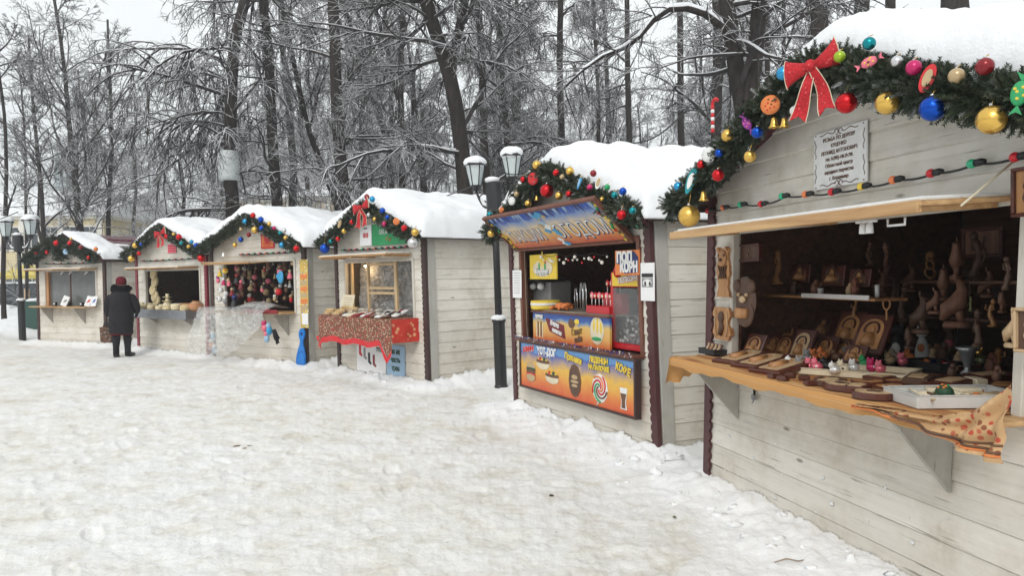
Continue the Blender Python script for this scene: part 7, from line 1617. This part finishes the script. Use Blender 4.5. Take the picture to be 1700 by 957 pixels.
KEY = [  # seed, Y, trunk px, width px bottom, top, opts, label
 (1, 21, [(388, 366), (379, 280), (380, 190), (385, 110), (395, 50), (410, 0)], 27, 17, dict(h0=3.2, limbs=30, L=4.3, style='weep', per=(10, 7, 2), limb_r=.07, side=(PI*1.02, .8), tw=1.15), 'dark thick tree with long weeping branches on its left and a pale wrapped band'),
 (2, 22, [(463, 330), (455, 240), (447, 150), (443, 90), (436, 20)], 21, 15, dict(h0=3.2, limbs=18, L=3.0, style='flat', per=(8, 7, 2), limb_r=.05, side=(PI, 1.2)), 'straight dark trunk rising behind the toy kiosk roof'),
 (3, 20, [(575, 345), (566, 230), (558, 120), (553, 50), (549, 0)], 23, 20, dict(h0=3.4, limbs=26, L=3.2, style='flat', per=(8, 7, 3)), 'thick upright trunk behind the left gable end of the sock kiosk'),
 (4, 24, [(556, 332), (533, 270), (510, 200), (492, 120), (478, 60)], 13, 8, dict(h0=3.4, limbs=20, L=2.8, style='up', per=(8, 7, 3)), 'slim trunk leaning left beside the thick upright trunk'),
 (5, 22, [(665, 312), (665, 220), (667, 120), (671, 40), (673, 0)], 13, 9, dict(h0=3.6, limbs=18, L=2.8, style='up', per=(8, 7, 3), fork=[[[(661, 165), (645, 90), (628, 30), (620, 0), (612, -40)], 8, 5]]), 'slender trunk forking into two above the sock kiosk roof'),
 (6, 17, [(772, 322), (760, 220), (745, 130), (725, 60), (708, 0)], 32, 22, dict(h0=3.6, limbs=26, L=3.4, style='flat', per=(8, 7, 3), limb_r=.07, fork=[[[(748, 125), (760, 60), (772, 0), (780, -50)], 17, 12]]), 'massive leaning trunk that forks, left of the tall lamp post'),
 (7, 27, [(650, 330), (640, 240), (622, 170), (605, 110), (590, 60)], 10, 6, dict(h0=3.6, limbs=18, L=2.8, style='up', per=(8, 7, 3)), 'thin trunk curving left in the middle of the wood'),
 (8, 23, [(812, 330), (803, 220), (797, 100), (792, 0)], 15, 12, dict(h0=3.6, limbs=20, L=2.8, style='flat', per=(8, 8, 3)), 'dark trunk with hanging twigs directly behind the tall lamp post'),
 (9, 25, [(933, 228), (932, 120), (931, 0)], 13, 11, dict(h0=4.2, limbs=22, L=3.0, style='weep', per=(8, 8, 3)), 'upright trunk above the left slope of the popcorn kiosk roof'),
 (10, 26, [(1046, 232), (1044, 120), (1040, 0)], 12, 9, dict(h0=4.2, limbs=22, L=3.0, style='flat', per=(8, 8, 3)), 'slender trunk above the middle of the popcorn kiosk roof'),
 (11, 24, [(1134, 250), (1130, 130), (1127, 20), (1126, -10)], 13, 11, dict(h0=5.4, limbs=9, L=1.6, style='flat', per=(6, 5, 2)), 'bare straight pole like trunk right of the popcorn kiosk ridge'),
 (12, 22, [(1190, 205), (1188, 100), (1187, 0)], 20, 17, dict(h0=5.5, limbs=12, L=2.4, style='flat', per=(7, 6, 2)), 'upright trunk just left of the big double trunk'),
 (13, 13, [(1236, 190), (1226, 110), (1215, 30), (1208, -10)], 34, 27, dict(h0=4.4, limbs=10, L=2.6, style='flat', per=(7, 6, 2), limb_r=.06, fork=[[[(1240, 170), (1252, 110), (1257, 50), (1261, 0), (1264, -30)], 28, 22]]), 'big double trunk forking behind the woodcarving kiosk roof'),
 (14, 24, [(1305, 120), (1304, 40), (1303, 0)], 8, 7, dict(h0=5.5, limbs=10, L=2.2, style='up', per=(7, 6, 2)), 'thin trunk between the double trunk and the bow'),
 (15, 18, [(1275, 130), (1276, 50), (1276, 0)], 10, 9, dict(h0=5.5, limbs=10, L=2.2, style='up', per=(7, 6, 2)), 'thin dark trunk close to the right of the double trunk'),
 (16, 16, [(1361, 90), (1362, 30), (1363, 0)], 34, 30, dict(h0=6, limbs=6, L=2.0, style='flat', per=(6, 5, 2)), 'thick trunk rising above the bow of the woodcarving kiosk'),
 (17, 17, [(1432, 60), (1434, 10), (1436, -20)], 30, 26, dict(h0=6, limbs=6, L=2.0, style='flat', per=(6, 5, 2)), 'dark trunk top above the snowy ridge, second from the bow'),
 (18, 20, [(1476, 40), (1477, 10), (1478, -20)], 20, 18, dict(h0=6, limbs=6, L=2.0, style='flat', per=(6, 5, 2)), 'narrow trunk top above the snowy ridge, third from the bow'),
 (19, 20, [(1582, 40), (1583, 8), (1584, -20)], 50, 46, dict(h0=6.3, limbs=5, L=2.0, style='flat', per=(6, 5, 2)), 'trunk top above the snowy ridge, farthest to the right'),
 (20, 30, [(136, 375), (127, 300), (113, 200), (104, 120), (96, 50), (92, 20)], 12, 4, dict(h0=2.6, limbs=36, L=4.6, style='up', per=(8, 7, 2), tw=1.3, ltop=.6), 'tall spreading tree left of the weeping tree, against the pale sky'),
 (21, 31, [(70, 380), (66, 300), (60, 220), (55, 160)], 9, 4, dict(h0=2.6, limbs=26, L=3.2, style='up', per=(7, 6, 2), tw=1.3, ltop=.6), 'slim tree farthest to the left, behind the far left kiosk'),
 (22, 32, [(182, 350), (184, 260), (183, 170), (182, 130)], 9, 4, dict(h0=2.6, limbs=26, L=3.2, style='up', per=(7, 6, 2), tw=1.3, ltop=.6), 'thin upright tree between the spreading tree and the weeping tree'),
 (23, 28, [(600, 325), (598, 260), (603, 170), (612, 80)], 10, 6, dict(h0=3.6, limbs=18, L=2.8, style='up', per=(8, 7, 3)), 'thin trunk to the right of the thick upright one'),
 (24, 29, [(708, 320), (700, 250), (688, 180), (680, 100)], 8, 5, dict(h0=3.4, limbs=18, L=2.8, style='up', per=(8, 7, 3)), 'thin trunk between the forked slender tree and the massive leaning tree'),
 (25, 30, [(860, 300), (862, 180), (858, 60), (856, 0)], 9, 7, dict(h0=3.6, limbs=20, L=2.8, style='weep', per=(8, 8, 3)), 'thin trunk right of the right hand lantern'),
 (26, 30, [(992, 240), (990, 120), (986, 0)], 8, 6, dict(h0=4.2, limbs=20, L=2.8, style='up', per=(8, 7, 3)), 'thin trunk over the ridge of the popcorn kiosk'),
 (27, 24, [(846, 320), (838, 200), (833, 80), (830, 0)], 13, 10, dict(h0=3.8, limbs=18, L=2.8, style='weep', per=(8, 8, 3)), 'dark trunk between the two lanterns of the tall lamp post'),
]
for seed, Y, px, wb, wt, o_, lb in KEY:
    o_ = dict(o_); T_ = tp(px, Y); fk = []
    for f in o_.pop('fork', []) or []: fk.append(([at(a, b, Y-.05) for a, b in f[0]], rad(Y, f[1]), rad(Y, f[2])))
    h0 = o_.pop('h0')
    r_ = make_tree(seed, T_, rad(Y, wb), rad(Y, wt)*.8, h0=h0, fork=fk, **o_); tag(r_, lb, None, GT)
    if seed == 1:      # pale wrap and snow on the weeping tree
        c = at(380, 275, Y)-Vector((T_[0].x, T_[0].y, 0)); mb = MB(); mb.lathe([(.26, -.42), (.275, -.3), (.265, .3), (.25, .40)], 'wrap_white', 14, c); mb.build('wrapping', r_)
# long snow laden limb arching from the double trunk
Y = 13.0; pts = [at(a, b, Y+dy) for a, b, dy in ((1212, 60, 0), (1196, 42, .0), (1170, 22, -.1), (1140, 13, -.15), (1110, 15, -.2), (1085, 33, -.2), (1060, 62, -.2), (1035, 80, -.2), (1000, 94, -.2), (965, 118, -.2), (930, 152, -.2))]
root = thing('snowy_limb', 'long arching limb thickly lined with snow, crossing the view above the popcorn kiosk', 'branch', Matrix.Translation((0, 0, 0)))
n = len(pts); mb = MB(); mb.tube(pts, [.075-.055*i/(n-1) for i in range(n)], 'bark', 10); mb.build('wood', root)
mb = MB(); mb.tube([p+Vector((0, 0, .045*(1-i/n)+.014)) for i, p in enumerate(pts)], [.02]+[(.068-.045*i/(n-1))*(1+.15*math.sin(i*2.2)) for i in range(1, n-1)]+[.01], 'snow', 10); mb.build('snow', root)
P0 = np.array([tuple(p) for p in pts])[None]; rng_ = np.random.default_rng(5)
P1, D1, L1 = children(P0, np.array([3.5]), 26, .15, 1, .8, .5, rng_); l1 = grow(P1, D1, L1, 8, .05, .14, rng_); P2, D2, L2 = children(l1, L1, 8, .1, 1, .7, .5, rng_); l2 = grow(P2, D2, L2, 4, .08, .16, rng_)
P3, D3, L3 = children(l2, L2, 3, .2, 1, .7, .6, rng_); l3 = grow(P3, D3, L3, 3, .08, .16, rng_)
V, Q, M = merge([(*tubes(l1, np.full(len(L1), .014), np.full(len(L1), .005), 5), 0), (*tubes(l2, np.full(len(L2), .0055), np.full(len(L2), .003), 3), 1), (*tubes(l3, np.full(len(L3), .004), np.full(len(L3), .003), 3), 1)])
o = bpy.data.objects.new('twigs', fastmesh('twigs', V, Q, M, ['bark_limb', 'twig'])); COL.objects.link(o); o.parent = root

# trees farther off: a few of each habit, copied
protos = []
for i in range(7):
    ht = [13, 15, 12, 14, 16, 13, 15][i]; st = ['up', 'up', 'flat', 'up', 'weep', 'up', 'flat'][i]; rg = random.Random(i+40); x = 0; T_ = [Vector((0, 0, -.2))]
    for j in range(1, 7): x += rg.uniform(-.22, .22); T_.append(Vector((x, rg.uniform(-.2, .2), ht*j/6)))
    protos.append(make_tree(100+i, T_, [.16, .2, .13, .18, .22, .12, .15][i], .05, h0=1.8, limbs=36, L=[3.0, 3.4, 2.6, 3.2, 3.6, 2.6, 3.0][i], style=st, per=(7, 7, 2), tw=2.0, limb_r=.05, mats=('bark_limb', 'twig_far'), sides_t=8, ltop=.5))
rg = random.Random(77); spots = []
tries = 0
while len(spots) < 56 and tries < 5000:
    tries += 1; Y = rg.uniform(29, 68); px = rg.uniform(300, 1420) if len(spots) < 48 else rg.uniform(30, 290)
    if px < 420: Y = rg.uniform(46, 72)
    p = at(px, 458, Y)
    if all((p.x-q[0])**2+(p.y-q[1])**2 > 2.2 for q in spots): spots.append((p.x, p.y))
spots.sort(key=lambda q: q[1]*1.0)
for i, (x, y) in enumerate(spots):
    pr = protos[i % 7]
    if i < 7: r_ = pr; M0 = None
    else:
        r_ = pr.copy(); COL.objects.link(r_)
        for ch in pr.children:
            c = ch.copy(); COL.objects.link(c); c.parent = r_
    r_.matrix_basis = Matrix.Translation((x, y, .1)) @ Matrix.Rotation(rg.uniform(0, 2*PI), 4, 'Z') @ Matrix.Diagonal((1, 1, rg.uniform(.85, 1.15), 1))
    tag(r_, 'one of the slender frosted trees that fill the wood far behind the kiosks', 'tree', 'frosted trees of the wood in the distance')
# undergrowth: frosted brush low behind the stalls
def brush(seed, x, y, w_, h_, n_, label):
    rng = np.random.default_rng(seed); P = np.stack([rng.uniform(-w_/2, w_/2, n_), rng.uniform(-.8, .8, n_), np.zeros(n_)], 1); D_ = np.stack([rng.normal(0, .45, n_), rng.normal(0, .45, n_), np.ones(n_)], 1); L = h_*rng.uniform(.6, 1.1, n_)
    l0 = grow(P, D_, L, 7, .02, .12, rng); P1, D1, L1 = children(l0, L, 9, .2, 1, .6, .45, rng); l1 = grow(P1, D1, L1, 4, .05, .15, rng); P2, D2, L2 = children(l1, L1, 4, .2, 1, .7, .5, rng); l2 = grow(P2, D2, L2, 3, .06, .15, rng)
    V, Q, M = merge([(*tubes(l0, np.full(n_, .028), np.full(n_, .010), 5), 0), (*tubes(l1, np.full(len(L1), .011), np.full(len(L1), .007), 3), 1), (*tubes(l2, np.full(len(L2), .008), np.full(len(L2), .006), 3), 1)])
    o = bpy.data.objects.new('undergrowth', fastmesh('undergrowth', V, Q, M, ['bark_limb', 'twig'])); COL.objects.link(o); o.location = (x, y, .1); o['kind'] = 'stuff'; o['label'] = label; o['category'] = 'undergrowth'
for i, (px, Y, w_, h_, n_) in enumerate(((200, 33, 9, 2.6, 40), (330, 30, 8, 3.2, 60), (500, 27, 6, 4.2, 60), (620, 32, 9, 4.5, 60), (880, 36, 10, 5, 60), (1080, 40, 12, 5, 50), (720, 40, 10, 5, 50), (440, 42, 12, 4.5, 50))):
    p = at(px, 458, Y); brush(300+i, p.x, p.y, w_, h_, n_, 'tangled frosted undergrowth low behind the kiosks')
# far wood: too dense to count
rng = np.random.default_rng(9); n_ = 520; ang = rng.uniform(-.45, .60, n_); rr = rng.uniform(75, 130, n_); P = np.stack([rr*np.sin(ang), rr*np.cos(ang), np.zeros(n_)], 1); keep = np.arctan2(P[:, 0], P[:, 1]) > -.36; P = P[keep]; n_ = len(P)
D_ = np.stack([rng.normal(0, .05, n_), rng.normal(0, .05, n_), np.ones(n_)], 1); L = rng.uniform(12, 22, n_); l0 = grow(P, D_, L, 8, 0, .03, rng)
P1, D1, L1 = children(l0, L, 16, .15, 1, .7, .2, rng, .2); l1 = grow(P1, D1, L1, 4, .02, .13, rng); P2, D2, L2 = children(l1, L1, 6, .15, 1, .7, .5, rng); l2 = grow(P2, D2, L2, 3, .05, .15, rng)
V, Q, M = merge([(*tubes(l0, np.full(n_, .14), np.full(n_, .04), 5), 0), (*tubes(l1, np.full(len(L1), .035), np.full(len(L1), .018), 3), 1), (*tubes(l2, np.full(len(L2), .020), np.full(len(L2), .014), 3), 1)])
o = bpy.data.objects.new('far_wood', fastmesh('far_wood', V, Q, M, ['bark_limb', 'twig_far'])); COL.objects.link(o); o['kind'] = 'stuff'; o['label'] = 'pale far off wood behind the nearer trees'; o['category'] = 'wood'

# ------------------------------------------------------------------ buildings and street at the far left
def building(px0, px1, Y, depth, eave, ridge, wall, label, nwin, rot=0, floors=2, snowroof=True):
    a = at(px0, 458, Y); b = at(px1, 458, Y); w_ = (b-a).length; root = thing('building', label, 'building', Matrix.Translation(((a.x+b.x)/2, Y, 0)) @ Matrix.Rotation(rot, 4, 'Z'), 'buildings beyond the wood')
    mb = MB(); mb.box((0, depth/2, eave/2), (w_, depth, eave), wall); mb.build('wall', root)
    mb = MB(); mb.box((0, depth/2, eave+.1), (w_+.5, depth+.5, .2), 'white_trim')
    for i in range(nwin+1): mb.box((-w_/2+.3+(w_-.6)*i/nwin, -.05, eave/2), (.35, .12, eave-.02), 'white_trim')
    mb.build('cornice', root)
    mb = MB(); mb.prism([(-.5, eave+.2), (depth+.5, eave+.2), (depth/2, ridge)], -w_/2-.4, w_/2+.4, 'snow', 'YZ'); mb.build('roof', root)
    for f in range(floors):
        for i in range(nwin):
            x = -w_/2+.3+(w_-.6)*(i+.5)/nwin; z = eave*(f+.55)/floors; f_ = MB(); f_.bbox((x, -.03, z), (1.15, .10, 1.75), 'white_trim', .02); fo = f_.build('window', root)
            g_ = MB(); g_.box((x, -.085, z), (.9, .02, 1.5), 'window_dark'); g_.box((x, -.10, z), (.05, .02, 1.5), 'white_trim'); g_.box((x, -.10, z+.3), (.9, .02, .05), 'white_trim'); g_.build('pane', fo)
    return root
b1 = building(-260, 175, 52, 12, 5.9, 8.6, 'yellow_wall', 'long yellow two storey building with a snowy roof at the far left', 13)
mb = MB(); c = at(106, 268, 54)-Vector(b1.location); mb.bbox((c.x, c.y, c.z-.8), (.85, .85, 2.6), 'chimney_paint', .03); mb.bbox((c.x, c.y, c.z+.55), (1.0, 1.0, .2), 'snow', .05); mb.build('chimney', b1)
b2 = building(372, 560, 45, 12, 6.2, 8.4, 'cream_wall', 'cream building with a pale snowy roof seen between the weeping tree and the next trunk', 5, R(-10))
b3 = building(176, 330, 66, 12, 6.0, 8.8, 'yellow_wall', 'paler yellow building showing through the trees behind the basket kiosk', 5)
# parked car, tent, bin, shrub tubs, little fence on the left
def car(M, label, paint):
    root = thing('parked_car', label, 'car', M, 'cars parked in the street at the far left'); L_, W_ = 4.3, 1.75
    side = [(-2.15, .35), (-2.12, .75), (-1.95, .88), (-1.25, .95), (-.75, 1.40), (.65, 1.45), (1.35, .98), (2.0, .86), (2.15, .62), (2.12, .32)]
    mb = MB(); mb.prism([(-2.15, .32), (-2.13, .78), (-1.9, .9), (1.3, .96), (2.0, .84), (2.15, .6), (2.13, .3)], -W_/2, W_/2, paint); mb.prism([(-1.35, .93), (-.8, 1.42), (.55, 1.45), (1.25, .95)], -W_/2+.13, W_/2-.13, paint); mb.build('body', root)
    for s_ in (-1, 1): mb = MB(); mb.prism([(-1.15, .97), (-.74, 1.36), (-.1, 1.38), (-.1, .97)], s_*(W_/2-.13), s_*(W_/2-.12), 'window_dark'); mb.prism([(-.03, .97), (-.03, 1.38), (.48, 1.38), (1.05, .97)], s_*(W_/2-.13), s_*(W_/2-.12), 'window_dark'); mb.build('side_window', root)
    for x in (-1.3, 1.35):
        for s_ in (-1, 1):
            mb = MB(); mb.tube([(x, s_*(W_/2-.2), .32), (x, s_*(W_/2+.01), .32)], .32, 'black_rubber', 18, smooth=False); o = mb.build('wheel', root); mb = MB(); mb.tube([(x, s_*(W_/2+.005), .32), (x, s_*(W_/2+.02), .32)], .2, 'galvanised', 14, smooth=False); mb.build('rim', o)
    mb = MB(); mb.ball((-.1, 0, 1.46), 1, 'snow', 14, 8, (.75, .7, .07)); mb.ball((1.65, 0, .92), 1, 'snow', 12, 6, (.4, .7, .05)); mb.build('snow_cover', root)
p = at(24, 458, 40); car(Matrix.Translation((p.x, 40, .05)) @ Matrix.Rotation(R(8), 4, 'Z'), 'dark car with snow on its roof parked behind the far left lamp post', 'car_paint')
p = at(58, 458, 37); car(Matrix.Translation((p.x, 37, .05)) @ Matrix.Rotation(R(-6), 4, 'Z'), 'dark car half hidden by the far left kiosk', 'car_paint')
p = at(45, 458, 43); root = thing('yellow_tent', 'small yellow market tent beyond the far left lamp post', 'tent', Matrix.Translation((p.x, 43, 0))); mb = MB()
mb.add([(-1.3, -1.3, 1.95), (1.3, -1.3, 1.95), (1.3, 1.3, 1.95), (-1.3, 1.3, 1.95), (0, 0, 2.6), (-1.3, -1.3, 1.75), (1.3, -1.3, 1.75), (1.3, 1.3, 1.75), (-1.3, 1.3, 1.75)], [(0, 1, 4), (1, 2, 4), (2, 3, 4), (3, 0, 4), (0, 5, 6, 1), (1, 6, 7, 2), (3, 2, 7, 8), (0, 3, 8, 5)], 'tent_yellow'); mb.build('canopy', root)
for a, b in ((-1, -1), (1, -1), (1, 1), (-1, 1)): mb = MB(); mb.tube([(a*1.25, b*1.25, 0), (a*1.25, b*1.25, 1.8)], .03, 'steel', 6); mb.build('pole', root)
p = at(59, 535, 21.5); root = thing('green_bin', 'dark green bin half hidden behind the left wall of the far left kiosk', 'bin', Matrix.Translation((at(58, 458, 21).x, 21, 0))); mb = MB(); mb.prism([(-.2, 0), (.2, 0), (.24, 1.0), (-.24, 1.0)], -.22, .22, 'green_paint'); mb.build('body', root); mb = MB(); mb.bbox((0, 0, 1.03), (.54, .50, .06), 'green_paint', .02); mb.ball((0, 0, 1.07), .24, 'snow', 10, 6, (1, 1, .3)); mb.build('lid', root)
for i, (px, Y) in enumerate(((8, 24), (44, 33))):
    p = at(px, 458, Y); T_ = [Vector((p.x, Y, -.1)), Vector((p.x, Y, 3)), Vector((p.x+.1, Y, 7)), Vector((p.x-.1, Y, 11))]
    r_ = make_tree(500+i, T_, .075, .03, h0=2.6, limbs=14, L=1.8, style='up', per=(7, 6, 2), tw=1.4); tag(r_, ['young tree at the very left edge of the photo, behind the lamp post', 'young tree between the parked cars and the kiosk'][i], None, GT)
    if i == 0: continue
    mb = MB(); mb.lathe([(.11, .1), (.12, .2), (.11, 1.2), (.10, 1.3)], 'carving_light', 12); mb.build('wrapping', r_)
# overhead wires
def wire(pts, r, label):
    P = []
    for (a, b) in zip(pts, pts[1:]):
        for j in range(10): t = j/10; q = Vector(a).lerp(Vector(b), t); q.z -= .18*math.sin(PI*t); P.append(q)
    P.append(Vector(pts[-1])); mb = MB(); mb.tube(P, r, 'black_rubber', 5); return solo(mb, 'overhead_wire', label, 'wire', None, 'overhead wires')
wire([at(-60, 345, 24), at(180, 318, 24), at(385, 268, 21.2)], .012, 'black wire running from the left edge to the weeping tree')
wire([at(30, 352, 19.3), at(-80, 362, 19)], .012, 'short black wire leaving the far left lamp post')
wire([at(385, 285, 21), at(600, 345, 17), at(826, 292, 10.7)], .009, 'thin wire from the weeping tree to the tall lamp post')
wire([at(826, 285, 10.7), at(935, 236, 9), at(1055, 225, 9)], .008, 'thin wire from the tall lamp post over the popcorn kiosk')
o = wire([at(1030, 238, 12), at(1140, 182, 12), at(1230, 140, 13)], .012, 'black cable slanting up to the big double trunk')
# snow lumps kicked up along the kiosk fronts
rg = random.Random(6)
mb = MB()
for i in range(90):
    k = rg.choice((3, 4, 4, 5, 5, 5)); W = KP[k][4]; x = rg.uniform(-.1, W+.3); y = -rg.uniform(.02, .55)
    p = KW(k, x, y, 0); z, t_ = ground_h(p.x, p.y); s_ = .008+.030*rg.random()**2.5; mb.ball((p.x, p.y, z+s_*.05), s_, 'snow_bank_mat', 7, 5, (rg.uniform(.8, 1.5), 1, rg.uniform(.5, .9)), jit=1.2)
for i in range(26):
    q = rg.random(); x = 1.15+rg.uniform(-.35, .3); y = 6.3+rg.uniform(-.6, .8); z, t_ = ground_h(x, y); s_ = .01+.05*rg.random()**2; mb.ball((x, y, z), s_, 'snow_bank_mat', 8, 6, (rg.uniform(.8, 1.5), 1, .8), jit=1.2)
o = mb.build('snow_lumps'); o['kind'] = 'stuff'; o['label'] = 'loose lumps of snow along the foot of the kiosks'; o['category'] = 'snow lumps'
# litter frozen in: leaves, twig
p_ = H(5, 1320, 945, 0); q = KW(5, p_[0], p_[1], 0); z, t_ = ground_h(q.x, q.y)
mb = MB(); mb.tube([(-.11, 0, .005), (-.04, .02, .015), (.02, .005, .008), (.10, .03, .01)], [.003, .0045, .004, .002], 'dark_leaf', 5); solo(mb, 'fallen_twig', 'short dark twig lying on the snow near the bottom edge', 'twig', Matrix.Translation((q.x, q.y, z+.004)))
for i, (a, b, lb) in enumerate(((390, 742, 'brown patch of leaf litter in the left middle of the trodden snow'), (728, 852, 'small brown leaf pressed into the centre of the trodden snow'), (1120, 862, 'tiny yellowish leaf on the snow in front of the woodcarving kiosk'), (915, 822, 'small brown leaf on the snow right of centre'))):
    if i == 1: continue
    d = ray(a, b); t = -CAM_H/d.z; x, y = d.x*t, d.y*t; z, t_ = ground_h(x, y); mb = MB(); rr = random.Random(i)
    for j in range([12, 2, 1, 2][i]):
        c = Vector((rr.uniform(-.16, .16)*(i < 1), rr.uniform(-.12, .12)*(i < 1), .004)); s_ = rr.uniform(.012, .03); poly = [(c.x+s_*math.cos(t)*rr.uniform(.7, 1.2), c.y+s_*1.3*math.sin(t)) for t in np.linspace(0, 2*PI, 7)[:-1]]; mb.prism(poly, c.z, c.z+.004, 'p_olive' if i == 2 else 'dark_leaf', 'XY')
    solo(mb, 'fallen_leaf' if i > 1 else 'leaf_litter', lb, 'leaves', Matrix.Translation((x, y, z+.002)))
# ------------------------------------------------------------------ thin winter air
HAZE = .0030
mh = bpy.data.materials.new('haze'); mh.use_nodes = True; nt = mh.node_tree; nt.nodes.clear()
ou = nt.nodes.new('ShaderNodeOutputMaterial'); pv = nt.nodes.new('ShaderNodeVolumePrincipled'); pv.inputs['Color'].default_value = (.93, .95, .97, 1); pv.inputs['Density'].default_value = HAZE; pv.inputs['Anisotropy'].default_value = .2
nt.links.new(pv.outputs[0], ou.inputs['Volume']); MATS['haze'] = mh
mb = MB(); mb.box((0, 0, 14), (1900, 1900, 30.6), 'haze'); o = mb.build('haze'); o['kind'] = 'stuff'; o['label'] = 'thin pale winter haze filling the air'; o['category'] = 'haze'
